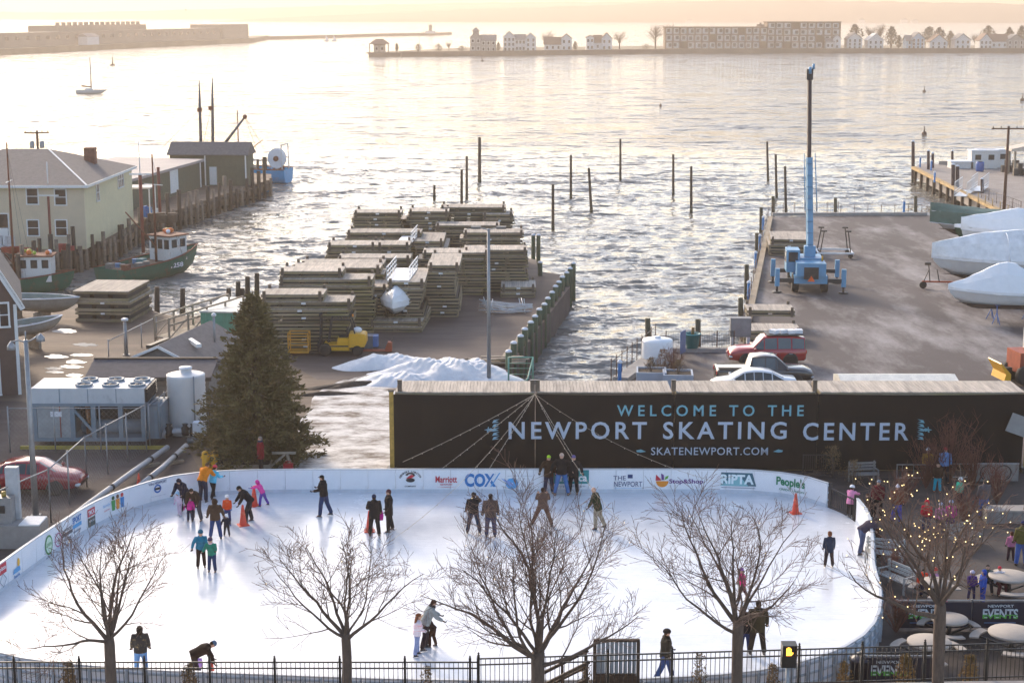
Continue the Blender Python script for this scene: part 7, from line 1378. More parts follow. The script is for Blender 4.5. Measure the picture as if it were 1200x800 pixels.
# pipes beside the boards
m_pipe = M('grey_pipe', (.36,.37,.39), .45, var=.1)
def pipe(pts, r, label, z=.35):
    P = [G(p[0], p[1], z) for p in pts]; t = T('pipe', label, 'pipe', (P[0].x, P[0].y, 0)); MB().tube([p-Vector((P[0].x,P[0].y,0)) for p in P], r, 12).build('tube', [m_pipe], t)
    for a_, b_ in zip(P, P[1:]):
        n = max(1, int((b_-a_).length/3.2))
        for k in range(n): c_ = a_.lerp(b_, (k+.5)/n)-Vector((P[0].x,P[0].y,0)); d_ = (b_-a_).normalized(); MB().tube([c_-d_*.08, c_+d_*.08], r*1.25, 12).build('coupling', [m_trim], t); MB().obox((c_.x, c_.y, .07), (.9,.2,.14), .6).build('sleeper', [m_timb], t)
pipe([(196,524),(155,553),(104,590),(50,632),(0,672),(-40,710)], .13, 'long grey pipe running along the curved boards to the lower left'); pipe([(218,522),(190,548),(160,572)], .13, 'shorter grey pipe ending at the left boards')
q = G(196, 520); t = T('pipe_manifold', 'grey pipe manifold with valves at the foot of the white tank', 'manifold', (q.x, q.y, 0)); MB().tube([(-.2,0,.3),(-.1,.1,.62),(1.2,.2,.62),(1.35,.1,.3)], .15, 10).build('header', [m_pipe], t)
for x in (.1,.9,1.3): MB().lathe([(.16,.4),(.2,.5),(.2,.8),(.1,.9),(.16,1.0),(0,1.02)], 10, (x,.1,0)).build('valve', [m_trim], t)
MB().box(1.3,1.9,-.1,.4,.4,1.1).build('pump_box', [m_snowcap], t); MB().tube([(1.0,.2,.1),(1.7,.1,.25)], .16, 10).build('pump', [m_galv], t)
# chain link fence
m_wire = M('galvanised_wire', (.24,.24,.24), .6, metal=.4)
def chain(P, h, label):
    P = [Vector(p) for p in P]; t = T('chain_link_fence', label, 'fence', (P[0].x, P[0].y, 0)); O = Vector((P[0].x, P[0].y, 0)); mb = MB()
    for a_, b_ in zip(P, P[1:]):
        L = (b_-a_).length; n = max(1, round(L/2.4)); d_ = (b_-a_)/L
        for k in range(n+1): c_ = a_+d_*L*k/n-O; MB().tube([c_, c_+Vector((0,0,h+.1))], .035, 7).build('post', [m_galv], t)
        MB().tube([a_-O+Vector((0,0,h)), b_-O+Vector((0,0,h))], .028, 6).build('top_rail', [m_galv], t)
        s_ = .24; m = int((L+h)/s_)
        for k in range(m):
            x0 = k*s_-h
            for fl in (0, 1):
                xa, xb, za, zb = x0, x0+h, 0, h
                if xa < 0: za = -xa; xa = 0
                if xb > L: zb = h-(xb-L); xb = L
                if fl: xa, xb = L-xa, L-xb
                mb.tube([a_-O+d_*xa+Vector((0,0,za)), a_-O+d_*xb+Vector((0,0,zb))], .004, 3, cap=False)
    o = mb.build('wire_mesh', [m_wire], t); o['kind'] = 'stuff'; return t
chain([G(-20,650), G(60,612), G(102,570), G(172,528)], 2.3, 'chain link fence slanting past the red sedan to the chiller'); chain([G(12,530), G(172,529.5)], 2.2, 'chain link fence standing before the chiller'); chain([G(176,526), G(243,470)], 2.2, 'chain link fence running back from the chiller past the white tank'); chain([G(128,428), G(184,398)], 1.5, 'low wire fence beside the short capped post')
# cabinets on concrete block by the lamp post
q = G(24, 642); t = T('service_cabinets', 'grey service cabinets on a concrete block under the bell lamp post', 'cabinet', (q.x-.9, q.y+.5, 0)); MB().box(-.4,1.75,-.6,.6,0,.95).build('concrete_block', [m_conc], t); MB().box(-.2,.55,-.3,.3,.951,2.0).build('meter_box', [m_galv], t); MB().box(.2,.70,.31,.6,.951,3.1).build('tall_cabinet', [M('cabinet_light', (.42,.44,.46), .5)], t); MB().box(.0,.3,-.36,-.302,1.4,1.7).build('meter', [m_trim], t); MB().box(-.3,-.22,-.2,.2,.951,2.5).build('board', [m_trim], t); MB().box(.9,1.72,-.59,.59,.951,1.0).build('snow_cap', [m_snow], t); MB().tube([(.2,0,2.0),(.2,0,2.2)], .1, 8).build('vent', [M('brass', (.4,.27,.06), .4)], t)
# ------------------------------------------------------------------ fir tree and things at its foot
m_fir = M('fir_needles', (.125,.098,.034), .9, var=.5, scale=1.2, dirt=(.19,.115,.04), dscale=.8, damt=.40)
q = G(302, 538); zt_ = at(295, 345, q.y).z; H_ = zt_; t = T('fir_tree', 'large olive brown fir tree standing behind the left bend of the boards', 'tree', (q.x, q.y, 0)); rnd = random.Random(21)
MB().tube([(0,0,-.1),(0,0,H_*.5),(0,0,H_*.97)], [.22,.14,.02], 8).build('trunk', [m_bark], t); nd = MB(); br = MB(); Rm = 3.3
for k in range(470):
    u = (k+.5)/470; z = .35+(H_-.4)*(1-(1-u)**.62 if False else u**1.25); fr = 1-z/H_; Rr = Rm*(fr**.80)*rnd.uniform(.74,1.06)*(1.0 if z > .9 else .85)+.08; a_ = k*2.39996+rnd.uniform(-.2,.2); Rr *= 1+.13*math.sin(3*a_+z*1.7)+.10*math.sin(5*a_-z*2.9+1)+.08*math.sin(z*5.3+a_*2); d_ = Vector((math.cos(a_), math.sin(a_), 0)); droop = -.10-.16*fr
    P = [Vector((0,0,z)), Vector((0,0,z))+d_*Rr*.5+Vector((0,0,Rr*.5*droop)), Vector((0,0,z))+d_*Rr+Vector((0,0,Rr*(droop*.7)+.12))]
    if k % 2 == 0: br.tube(P, [.028,.018,.006], 3, cap=False)
    n = int(10+30*Rr)
    for j in range(n):
        v = .18+.82*rnd.random()**.6; c_ = P[1].lerp(P[2], (v-.5)*2) if v > .5 else P[0].lerp(P[1], v*2); sp = .10+.20*Rr/Rm*(1-abs(v-.7)); c_ = c_+Vector((rnd.gauss(0,sp*.55), rnd.gauss(0,sp*.55), rnd.gauss(0,sp*.3)))
        dd = (d_*rnd.uniform(.3,1.0)+Vector((rnd.gauss(0,.45), rnd.gauss(0,.45), rnd.gauss(.28,.30)))).normalized(); ln = rnd.uniform(.13,.27); w_ = dd.orthogonal().normalized(); w_ = (Matrix.Rotation(rnd.uniform(0,3.14),3,dd) @ w_)*rnd.uniform(.026,.052)
        nd.add([c_-w_, c_+w_, c_+dd*ln*.6+w_*.8, c_+dd*ln, c_+dd*ln*.6-w_*.8], [(0,1,2,3,4)])
br.build('limbs', [m_bark], t); o = nd.build('crown', [m_fir], t); o['kind'] = 'stuff'
q = G(286, 550); t = T('timber_tray', 'low timber tray of greenery below the fir tree', 'planter', (q.x, q.y, 0)); MB().box(-1.3,1.3,-.5,.5,0,.35).build('box', [m_timb], t); MB().box(-1.22,1.22,-.42,.42,.35,.40).build('soil', [m_soil], t)
q = G(327, 550); t = T('sawhorse', 'pale timber sawhorse under the right side of the fir tree', 'sawhorse', (q.x, q.y, 0))
for y in (-.25,.25): MB().beam((-.6,y,0),(.3,y*.4,.75),.08,.08).build('leg', [m_timb], t); MB().beam((.6,y,0),(.4,y*.4,.75),.08,.08).build('leg', [m_timb], t)
MB().box(-.3,.8,-.06,.06,.76,.86).build('top_bar', [m_timb], t)
q = G(338, 552); t = T('fuel_can', 'small red fuel can behind the boards right of the fir tree', 'fuel can', (q.x, q.y, 0)); MB().box(-.22,.22,-.12,.12,0,.38).build('can', [M('can_red', (.40,.02,.03), .4)], t); MB().tube([(-.12,0,.38),(-.1,0,.48),(.1,0,.48),(.12,0,.38)], .025, 6).build('handle', [M('can_red', (.40,.02,.03), .4)], t)
for x, lb in ((242,'left yellow valve barrel below the fir tree'),(252,'right yellow valve barrel below the fir tree')):
    q = G(x, 549); t = T('yellow_barrel', lb, 'barrel', (q.x, q.y, 0)); MB().lathe([(.18,0),(.2,.1),(.2,.75),(.14,.85),(0,.86)], 12).build('drum', [m_yel], t); MB().box(-.24,.24,-.06,.06,.5,.6).build('valve_arm', [m_yel], t)
# ------------------------------------------------------------------ island houses
ISL_Z = .2
m_hw = M('house_white', (.62,.62,.62), .7, var=.05); m_hg = M('house_grey_shingle', (.32,.29,.26), .8, var=.1); m_hb = M('house_light_blue', (.38,.50,.60), .7, var=.05); m_ht = M('house_tan', (.44,.36,.28), .8, var=.1); m_rb = M('roof_brown', (.20,.12,.085), .85, var=.1); m_rg = M('roof_grey', (.20,.19,.19), .85, var=.1)
def island_y(px): 
    xs = [432,520,640,800,1000,1320]; ys = [67,66.5,65,63.2,62.6,62]; return G(px, np.interp(px, xs, ys), WATER_Z).y
def shp(t, x0, x1, d0, d1, z0, ze, zr, wall, roof, gable_front, wins=(2,2), name='wall'):
    """one wing: gable_front = ridge runs away from the camera"""
    w_ = MB()
    if gable_front: w_.yprism([(x0,z0),(x1,z0),(x1,ze),((x0+x1)/2,zr-.15),(x0,ze)], d0, d1)
    else: w_.xprism([(d0,z0),(d1,z0),(d1,ze),((d0+d1)/2,zr-.15),(d0,ze)], x0, x1)
    w_.build(name, [wall], t); o = .45; r_ = MB()
    if gable_front: m = (x0+x1)/2; r_.yprism([(x0-o,ze-.3),(m,zr),(x1+o,ze-.3),(x1+o,ze),(m,zr+.35),(x0-o,ze)], d0-o, d1+o)
    else: m = (d0+d1)/2; r_.xprism([(d0-o,ze-.3),(m,zr),(d1+o,ze-.3),(d1+o,ze),(m,zr+.35),(d0-o,ze)], x0-o, x1+o)
    r_.build('roof', [roof], t); nx, nz = wins
    for i in range(nx):
        for j in range(nz):
            x = x0+(x1-x0)*(i+.5)/nx; z = z0+(ze-z0)*(j+.52)/nz; f = MB().box(x-.75,x+.75,d0-.14,d0-.01,z-1.0,z+1.0).build('window', [m_trimw], t); MB().box(x-.55,x+.55,d0-.17,d0-.141,z-.8,z+.8).build('pane', [m_pane], f)
def house(px0, px1, pyt, label, wall, roof, wings, back=14, cat='house', name='island_house'):
    pc = (px0+px1)/2; Y = island_y(pc)+back; a, b = at(px0, 57, Y), at(px1, 57, Y); H_ = at(pc, pyt, Y).z-ISL_Z; W_ = b.x-a.x; t = T(name, label, cat, (a.x, Y, ISL_Z))
    for (u0, u1, hr, he, gf, wn, d0, d1) in wings: shp(t, u0*W_, u1*W_, d0, d1, -.5, H_*he, H_*hr, wall, roof, gf, wn)
    return t, W_, H_
t, W_, H_ = house(433, 455, 46, 'open boathouse with a hip roof at the tip of the island', m_ht, m_rb, [(.22,.8,.75,.6,False,(2,1),2,7)], 6, name='boathouse')
MB().add([(-.5,0,H_*.62),(W_+.5,0,H_*.62),(W_+.5,9,H_*.62),(-.5,9,H_*.62),(W_*.3,4.5,H_),(W_*.7,4.5,H_)], [(0,1,5,4),(1,2,5),(2,3,4,5),(3,0,4),(3,2,1,0)]).build('hip_roof', [m_rb], t)
for k in range(5): MB().box(W_*k/4-.25,W_*k/4+.25,.3,.8,-2.5,H_*.62).build('post', [m_timb], t)
MB().box(-1.5,W_+1,-1.5,9,-.7,.02).build('deck', [m_timb], t)
t, W_, H_ = house(551, 581, 37, 'grey shingled island house with a square lookout tower', m_hg, m_rg, [(0,.42,.92,.70,True,(2,2),0,9),(.42,1,.80,.55,False,(3,2),1,9)])
MB().box(W_*.10,W_*.34,2,5,H_*.7,H_*1.02).build('tower', [m_hg], t); MB().add([(W_*.06,1.6,H_*1.02),(W_*.38,1.6,H_*1.02),(W_*.38,5.4,H_*1.02),(W_*.06,5.4,H_*1.02),(W_*.22,3.5,H_*1.22)], [(0,1,4),(1,2,4),(2,3,4),(3,0,4),(3,2,1,0)]).build('tower_roof', [m_rg], t)
house(590, 628, 37, 'large white island house with several gables and a porch', m_hw, m_rg, [(0,.36,1,.70,True,(3,3),0,9),(.36,.68,.82,.6,False,(3,2),2,10),(.68,1,.92,.66,True,(2,3),0,9)])
house(638, 670, 40, 'island house with a long brown roof and a white gable at its right', m_hw, m_rb, [(0,.62,.78,.38,False,(3,1),1,9),(.62,1,1,.72,True,(2,2),0,9)])
house(687, 717, 39, 'white island house of two gables joined by a brown roof', m_hw, m_rb, [(0,.3,.85,.75,True,(2,2),0,8),(.3,.6,.85,.45,False,(1,1),1,8),(.6,1,1,.68,True,(2,2),0,9)])
def condo(px0, px1, pyt, label, storeys, bays, back=16):
    pc = (px0+px1)/2; Y = island_y(pc)+back; a, b = at(px0, 57, Y), at(px1, 57, Y); H_ = at(pc, pyt, Y).z-ISL_Z; W_ = b.x-a.x; t = T('waterfront_hotel', label, 'hotel', (a.x, Y, ISL_Z)); MB().box(0,W_,1.5,16,-.5,H_).build('wall', [M('hotel_brown_shingle', (.13,.075,.048), .85, var=.12)], t); MB().box(-.5,W_+.5,0,16.5,H_,H_+.5).build('roof', [m_rb], t)
    sh = H_/storeys; wm = MB().box(-W_/bays*.20,W_/bays*.20,-.06,.0,-sh*.22,sh*.26).mesh('window', [m_pane]); pw = MB().box(-W_/bays*.40,W_/bays*.40,-.05,0,-sh*.40,sh*.40).mesh('white_bay', [m_hw]); bm_ = MB().box(-W_/bays*.44,W_/bays*.44,-1.3,0,-.1,.1).mesh('balcony', [m_ht])
    for j in range(storeys):
        for i in range(bays):
            if (i*7+j*5) % 11 == 3: continue
            c_ = (W_*(i+.5)/bays, 1.44, sh*(j+.52)); o = ob('window_bay', pw, t, (c_[0]+W_/bays*.06*math.sin(i*5+j*3), c_[1]-.02*((i+j) % 3), c_[2])); ob('pane', wm, o, (W_/bays*.12*math.cos(i*3+j*2),-.06,sh*.05*math.sin(i+j))); ob('balcony', bm_, t, (c_[0], 1.44, sh*j+.25))
    for i in range(bays+1): MB().box(W_*i/bays-.25,W_*i/bays+.25,.1,1.49,0,H_-.01).build('pier', [M('hotel_brown_shingle', (.13,.075,.048), .85, var=.12)], t)
    return t, W_, H_
condo(780, 899, 32.5, 'long three storey brown waterfront hotel wing', 3, 14); t, W_, H_ = condo(899, 984, 26.5, 'taller four storey brown hotel wing to the right', 4, 9, 20)
t2 = T('hotel_chimney', 'roof plant block between the two hotel wings', 'roof block', (at(891,57,island_y(890)+22).x, island_y(890)+24, ISL_Z)); MB().box(-2,2,-1.5,1.5,H_*.7,H_*.93).build('block', [m_rb], t2); MB().box(-.5,.5,-.5,.5,H_*.93,H_*.99).build('flue', [m_rb], t2)
for (a, b, y_, lb, wl, rf, wg) in ((968,985,41,'narrow white house just right of the hotel', m_hw, m_rg, [(.0,.55,.72,.5,False,(2,1),0,8),(.5,1,1,.75,True,(1,2),0,8)]),(993,1010,39,'first white gabled cottage of the row', m_hw, m_rg, [(0,1,1,.62,True,(3,3),0,10)]),(1017,1035,40,'second white gabled cottage of the row, beside bare trees', m_hw, m_hw, [(0,1,1,.58,True,(3,2),0,10)]),(1062,1083,38.5,'light blue gabled cottage', m_hb, m_rg, [(0,.35,.8,.5,False,(1,2),0,9),(.3,1,1,.62,True,(3,3),0,10)]),(1090,1110,41,'white cottage right of the light blue one', m_hw, m_rb, [(0,1,1,.5,True,(3,2),0,10)]),(1119,1137,40,'pale cottage with a broad gable in the middle right', m_hw, m_rg, [(0,1,1,.6,True,(3,2),0,10)]),(1148,1172,40,'white cottage joined to a long brown roof', m_hw, m_rb, [(0,.6,1,.55,True,(3,2),0,10),(.6,1.4,.95,.5,False,(3,1),2,10)]),(1180,1200,41,'grey cottage at the right edge of the island row', m_hg, m_rg, [(0,1,1,.58,True,(3,2),0,10)])):
    house(a, b, y_, lb, wl, rf, wg)
def far_tree(px, pyt, w_px, label, kind, back=20, name='island_tree'):
    Y = island_y(px)+back; b = at(px, 57, Y); H_ = at(px, pyt, Y).z-ISL_Z; w_ = w_px/FPX*Y; rnd = random.Random(int(px*3)); t = T(name, label, 'tree', (b.x, Y, ISL_Z)); tr = MB(); lf = MB(); tr.tube([(0,0,-.3),(0,0,H_*.5),(rnd.uniform(-.5,.5),0,H_*.9)], [H_*.04,H_*.03,H_*.008], 6)
    for k in range(26 if kind == 'bare' else 10):
        a = rnd.uniform(0,6.28); z0 = H_*rnd.uniform(.2,.7); e = Vector((math.cos(a)*w_*.5*rnd.uniform(.4,1), math.sin(a)*w_*.4, H_*rnd.uniform(.5,1.0))); m = Vector((e.x*.4, e.y*.4, z0+(e.z-z0)*.5)); tr.tube([(0,0,z0), m, e], [H_*.018,H_*.010,H_*.003], 4, cap=False)
        if kind == 'bare':
            for j in range(9): c_ = m.lerp(e, rnd.random()); tr.tube([c_, c_+Vector((rnd.gauss(0,.1), rnd.gauss(0,.1), rnd.uniform(.02,.16)))*H_], [H_*.006,H_*.002], 3, cap=False)
    if kind != 'bare':
        for k in range(420):
            u = rnd.random(); a = rnd.uniform(0,6.28); rr = w_*.5*math.sqrt(rnd.random())*math.sin(math.pi*(.18+.78*u))*(.8+.25*math.sin(a*3+px)); c_ = Vector((math.cos(a)*rr, math.sin(a)*rr, H_*(.15+.85*u))); d_ = Vector((rnd.gauss(0,1), rnd.gauss(0,1), rnd.gauss(.4,.8))).normalized()*H_*.09; x = d_.orthogonal().normalized()*H_*.035; lf.add([c_-x, c_+d_*.5-x, c_+d_, c_+x], [(0,1,2,3)])
    tr.build('trunk', [m_bark], t)
    if lf.f: o = lf.build('crown', [M('distant_foliage', (.085,.065,.032), .95, var=.4, scale=.3)], t); o['kind'] = 'stuff'
for px, pyt, w_, lb, kd in ((465,51,5,'small shrub tree near the island boathouse','leaf'),(490,52,12,'low round evergreen by the flagpole','leaf'),(514,52,14,'wide low evergreen left of the tower house','leaf'),(526,49,8,'thin bare tree left of the tower house','bare'),(541,54,14,'low hedge tree before the tower house','leaf'),(584,50,6,'small evergreen between tower house and white house','leaf'),(642,36,18,'bare tree behind the long brown roof','bare'),(674,49,7,'dark evergreen right of the white gable','leaf'),(726,37,20,'broad bare tree right of the two gable house','bare'),(757,52,16,'low shrubs left of the hotel','leaf'),(768,29,26,'tall bare tree left of the hotel','bare'),(783,29,14,'second bare tree overlapping the hotel end','bare'),(961,33,26,'large round evergreen before the taller hotel wing','leaf'),(1001,29,22,'large leafy tree behind the first cottage','leaf'),(1019,31,12,'bare tree behind the second cottage','bare'),(1031,30,12,'right bare tree behind the second cottage','bare'),(1044,32,18,'dark pine right of the second cottage','leaf'),(1053,42,10,'low pine before the gap','leaf'),(1088,32,24,'leafy tree right of the light blue cottage','leaf'),(1100,33,20,'leafy tree above the white cottage','leaf'),(1113,37,12,'small leafy tree in the middle right gap','leaf'),(1143,40,12,'bare bush left of the brown roof cottage','bare'),(1157,31,22,'tall dark pine above the brown roof cottage','leaf'),(1182,33,14,'slim pine near the right edge cottage','leaf'),(1196,31,16,'dark pine at the right edge of the island','leaf')):
    far_tree(px, pyt, w_, lb, kd, 30 if kd == 'bare' or pyt < 40 else 8)
p = at(492, 60, island_y(492)+6); t = T('flagpole', 'thin white flagpole on the island', 'flagpole', (p.x, p.y, ISL_Z)); MB().tube([(0,0,0),(0,0,at(492,44,p.y).z)], .18, 6).build('pole', [m_trimw], t); MB().box(-.6,.6,-.6,.6,0,.4).build('base', [m_conc], t)
a, b = G(470, 65.6, WATER_Z), G(1330, 60.8, WATER_Z); t = T('sea_wall', 'brown stone sea wall along the front of the island', 'wall', (0,0,0)); isl = [G(*p, WATER_Z) for p in ((470,66.8),(520,66.4),(640,64.9),(800,63.1),(1000,62.5),(1320,61.9))]
for k, (u, v) in enumerate(zip(isl, isl[1:])): MB().beam(u+Vector((0,-.9,.9)), v+Vector((0,-.9,.9)), 1.6, 3.6).build('wall_section', [M('sea_wall_stone', (.16,.115,.08), .9, var=.25, scale=.3)], t)
# ------------------------------------------------------------------ fort, sailboats, buoys, light tower
fa, fb = Vector(fp[1]).to_3d(), Vector(fp[3]).to_3d()
d_ = (fb-fa); L_ = d_.length; ang = math.atan2(d_.y, d_.x); t = T('stone_fort', 'long low stone fort with a taller left range on the hazy point', 'fort', (fa.x-8, fa.y+24, 1.2), ang); m_fort = M('fort_stone', (.24,.20,.165), .9, var=.15, scale=.05)
MB().box(-40,L_*.92,0,14,0,7.5).build('long_wall', [m_fort], t); MB().box(L_*.22,L_*.55,6,26,7.5,11.5).build('upper_range', [m_fort], t); MB().box(L_*.86,L_*1.0,-1.5,24,0,10.5).build('corner_bastion', [m_fort], t)
for k in range(16): MB().box(L_*(.23+k*.02),L_*(.235+k*.02),8,10,11.5,13.5).build('chimney', [m_fort], t)
for k in range(26): MB().box(L_*(.02+k*.032),L_*(.03+k*.032),-.25,-.01,4,6).build('embrasure', [m_pane], t)
MB().box(-40,L_*.85,-.2,14.3,7.5,8.1).build('parapet', [m_fort], t)
p = Vector(fp[1]).to_3d().lerp(Vector(fp[2]).to_3d(), .6); t = T('white_shed', 'low white shed on the shore before the fort', 'shed', (p.x, p.y+14, 1.2), ang); MB().box(0,16,0,6,0,5).build('wall', [m_hw], t); MB().xprism([(-.5,5),(6.5,5),(3,7)], -.5, 16.5).build('roof', [m_rg], t)
def sail(px, py, yt, label, L=8, gear=True):
    p = G(px, py, WATER_Z); h = at(px, yt, p.y).z-WATER_Z; t = T('sailboat', label, 'sailboat', p, R(8)); rows = hull_rings(L, L*.3, L*.16, sheer=.1, rake=.2); MB().loft([[(x-L*.5,y,z-L*.03) for x,y,z in r] for r in rows], closed=False, cap=False).build('hull', [m_hullw], t); MB().loft([[(r[0][0]-L*.5,r[0][1]*.95,r[0][2]-.1-L*.03),(r[6][0]-L*.5,r[6][1]*.95,r[6][2]-.1-L*.03)] for r in rows], closed=False, cap=False).build('deck', [m_hullw], t)
    MB().tube([(.3,0,L*.1),(.3,0,h)], [.2,.12], 6).build('mast', [m_galv], t); MB().yprism([(-L*.2,L*.13),(L*.12,L*.13),(L*.08,L*.2),(-L*.15,L*.2)], -L*.08, L*.08).build('coachroof', [m_hullw], t); MB().tube([(.3,0,L*.24),(-L*.3,0,L*.28)], .22, 6).build('furled_sail', [M('sail_cover', (.06,.04,.04), .8)], t); return t
sail(106, 110, 67, 'white sailboat at anchor with a dark furled sail'); 
for px, lb in ((382,'left of two tiny white sails near the spit'),(391,'right of two tiny white sails near the spit')):
    p = G(px, 48.5, WATER_Z); h = at(px, 41, p.y).z-WATER_Z; t = T('distant_sailboat', lb, 'sailboat', p); MB().yprism([(0,1),(h*.4,1),(0,h)], -.1, .1).build('sail', [m_snowcap], t); MB().yprism([(-h*.3,0),(h*.45,0),(h*.6,1),(-h*.3,1)], -1, 1).build('hull', [m_hullw], t)
def buoy(px, py, label, s=1., col=(.10,.05,.03)):
    p = G(px, py, WATER_Z); t = T('channel_buoy', label, 'buoy', p); MB().lathe([(.9*s,-.4),(1.0*s,.2),(.9*s,.5),(.3*s,.6)], 14).build('float_body', [M('buoy_dark', col, .6)], t); MB().tube([(0,0,.5),(0,0,2.8*s)], [.35*s,.15*s], 6).build('tower', [M('buoy_dark', col, .6)], t); MB().ball((0,0,3.0*s), .3*s, 8, 5).build('lamp', [m_trim], t)
buoy(132, 77, 'small dark buoy right of the anchored sailboat', 1.1); buoy(565, 72, 'tiny dark buoy before the tower house', .8); buoy(1083, 108, 'dark buoy in the open water at the upper right', .5); buoy(1198, 118, 'small dark buoy at the right edge of the water', .6); buoy(1083, 158, 'dark mooring float off the far right dock', .5); buoy(774, 125, 'tiny dark mooring float in mid water', .3)
p = G(504, 42, WATER_Z); t = T('light_tower', 'tiny light tower on the end of the far spit', 'light tower', (p.x, p.y+8, 0)); MB().lathe([(2,0),(1.5,6),(1.9,6),(1.9,8),(0,9)], 8).build('tower', [m_fort], t); MB().box(-5,5,-3,3,0,2.5).build('keeper_house', [m_hw], t)
# birds
for px, py, Y, lb in ((218, 12, 500, 'lone gull flying high in the upper left sky'),):
    p = at(px, py, Y); t = T('gull', lb, 'bird', p); MB().etube([((-.25,0,0),Vector((0,.02,0)),Vector((0,0,.02))),((0,0,0),Vector((0,.1,0)),Vector((0,0,.09))),((.3,0,.04),Vector((0,.03,0)),Vector((0,0,.03)))], 8).build('body', [m_galv], t); MB().add([(-.1,0,.03),(.12,0,.03),(.05,.7,.25),(-.12,.65,.25)], [(0,1,2,3)]).add([(-.1,0,.03),(.12,0,.03),(.05,-.7,.25),(-.12,-.65,.25)], [(3,2,1,0)]).build('wings', [m_galv], t)
# scattered pale houses low on the hill
for k, (px, py) in enumerate(((808,25),(1060,24),(1072,25),(1010,24))):
    p = at(px, py, 3640); t = T('hillside_house', 'tiny pale building on the far hill, ' + ('left of the hotel', 'left of a pair above the blue cottage', 'right of a pair above the blue cottage', 'above the first cottage')[k], 'house', (p.x, 3640, p.z-3)); MB().box(-7,7,0,8,-6,4).build('wall', [m_hw], t); MB().yprism([(-8,4),(8,4),(0,8)], -1, 9).build('roof', [m_rg], t)
# ------------------------------------------------------------------ plaza east of the rink
m_tabl = M('table_top_pale', (.36,.315,.27), .75, var=.1); m_bgrey = M('bench_grey_wood', (.22,.205,.19), .85, var=.2, scale=4)
def round_table(px, py, r, label, seats=3):
    p = G(px, py, .75); t = T('picnic_table', label, 'table', (p.x, p.y, .01)); MB().lathe([(r*.98,.70),(r,.72),(r,.77),(r*.97,.79),(0,.80)], 24).build('tabletop', [m_tabl], t); MB().tube([(0,0,0),(0,0,.70)], .08, 10).build('pedestal', [m_trim], t); MB().lathe([(r*.45,0),(r*.45,.03),(.1,.06)], 14).build('foot', [m_trim], t)
    for k in range(seats):
        a0 = 2*math.pi*k/seats+.4; mb = MB(); pts = [(r*1.35*math.cos(a0+q*.13-.4), r*1.35*math.sin(a0+q*.13-.4)) for q in range(7)]+[(r*1.75*math.cos(a0+q*.13-.4), r*1.75*math.sin(a0+q*.13-.4)) for q in range(6,-1,-1)]; mb.prism(pts, .42, .47); mb.build('curved_seat', [m_tabl], t); MB().beam((0,0,.2),(r*1.5*math.cos(a0),r*1.5*math.sin(a0),.38),.06,.06).build('seat_arm', [m_trim], t)
round_table(1113, 725, .62, 'round pale table nearest the lit tree trunk, upper one'); round_table(1089, 752, .72, 'round pale table just left of the lit tree trunk'); round_table(1186, 741, .78, 'round pale table at the right edge below the blue barrier'); round_table(1183, 675, .75, 'round pale table behind the blue barrier at the right'); round_table(1096, 682, .55, 'small pale table beside the seated orange jacket')
m_navy = M('navy_vinyl', (.008,.011,.03), .45, var=.1); m_evw = M('event_print_white', (.55,.62,.66), .5); m_evg = M('event_print_green', (.10,.45,.06), .5)
def barrier(px0, px1, py, label, texts):
    a, b = G(px0, py), G(px1, py); Y = (a.y+b.y)/2; t = T('event_barrier', label, 'barrier', (a.x, Y, .01)); W_ = b.x-a.x; n = max(1, round(W_/2.1))
    for k in range(n): MB().box(W_*k/n+.02,W_*(k+1)/n-.02,-.02,.02,.08,1.02).build('vinyl_cover', [m_navy], t)
    for k in range(n+1): MB().box(W_*k/n-.03,W_*k/n+.03,.025,.07,0,1.1).build('upright', [m_galv], t)
    MB().box(0,W_,.025,.06,1.04,1.08).build('top_rail', [m_galv], t)
    for px in texts:
        x = at(px, py-18, Y).x-a.x
        for g in split_letters(text_mesh('EVENTS', 1.22, .36, .03)):
            g.build('letter', [m_evw], t, (x, -.024, .60)); h_ = MB(); 
            z = [v[2] for v in g.v]; lo = min(z); cut = MB(); cut.v = [(v[0], v[1]-.004, lo+(v[2]-lo)*.42) for v in g.v]; cut.f = g.f; cut.m = g.m; cut.s = g.s; cut.build('letter_base', [m_evg], t, (x, -.024, .60))
        for g in split_letters(text_mesh('NEWPORT', .9, .10, .02)): g.build('letter', [m_evw], t, (x, -.024, .88))
        MB().box(x-.55,x+.55,-.03,-.024,.26,.285).build('underline', [M('event_print_blue', (.10,.22,.45), .5)], t)
barrier(1050, 1225, 738, 'navy vinyl barrier with bright block letters across the plaza', (1085, 1172)); barrier(1012, 1092, 806, 'lower navy vinyl barrier behind the iron fence', (1043,))
# crowd barriers, benches, wooden chair near the banner
def crowd_barrier(px0, px1, py, label, h=1.05, nb=14, mat=None, z=.01):
    a, b = G(px0, py), G(px1, py); t = T('crowd_barrier', label, 'barrier', (a.x, (a.y+b.y)/2, z), math.atan2(b.y-a.y, b.x-a.x)); W_ = (b-a).length; m = mat or m_galv
    for zz in (.15, h-.03): MB().box(0,W_,-.02,.02,zz,zz+.04).build('rail', [m], t)
    for x in (0,W_-.04): MB().box(x,x+.04,-.021,.021,0,h+.02).build('upright', [m], t)
    bm_ = MB().box(-.009,.009,-.009,.009,.19,h-.03).mesh('bar', [m])
    for k in range(nb): ob('bar', bm_, t, (W_*(k+.5)/nb, 0, 0))
crowd_barrier(940, 976, 560, 'steel crowd barrier with bars behind the right bend of the boards', 1.1, 14, m_dkmetal); crowd_barrier(1050, 1090, 564, 'left pale slatted barricade at the foot of the banner', .8, 3, m_galv); crowd_barrier(1110, 1140, 563, 'middle pale barricade half hidden by red twigs', .8, 3, m_galv)
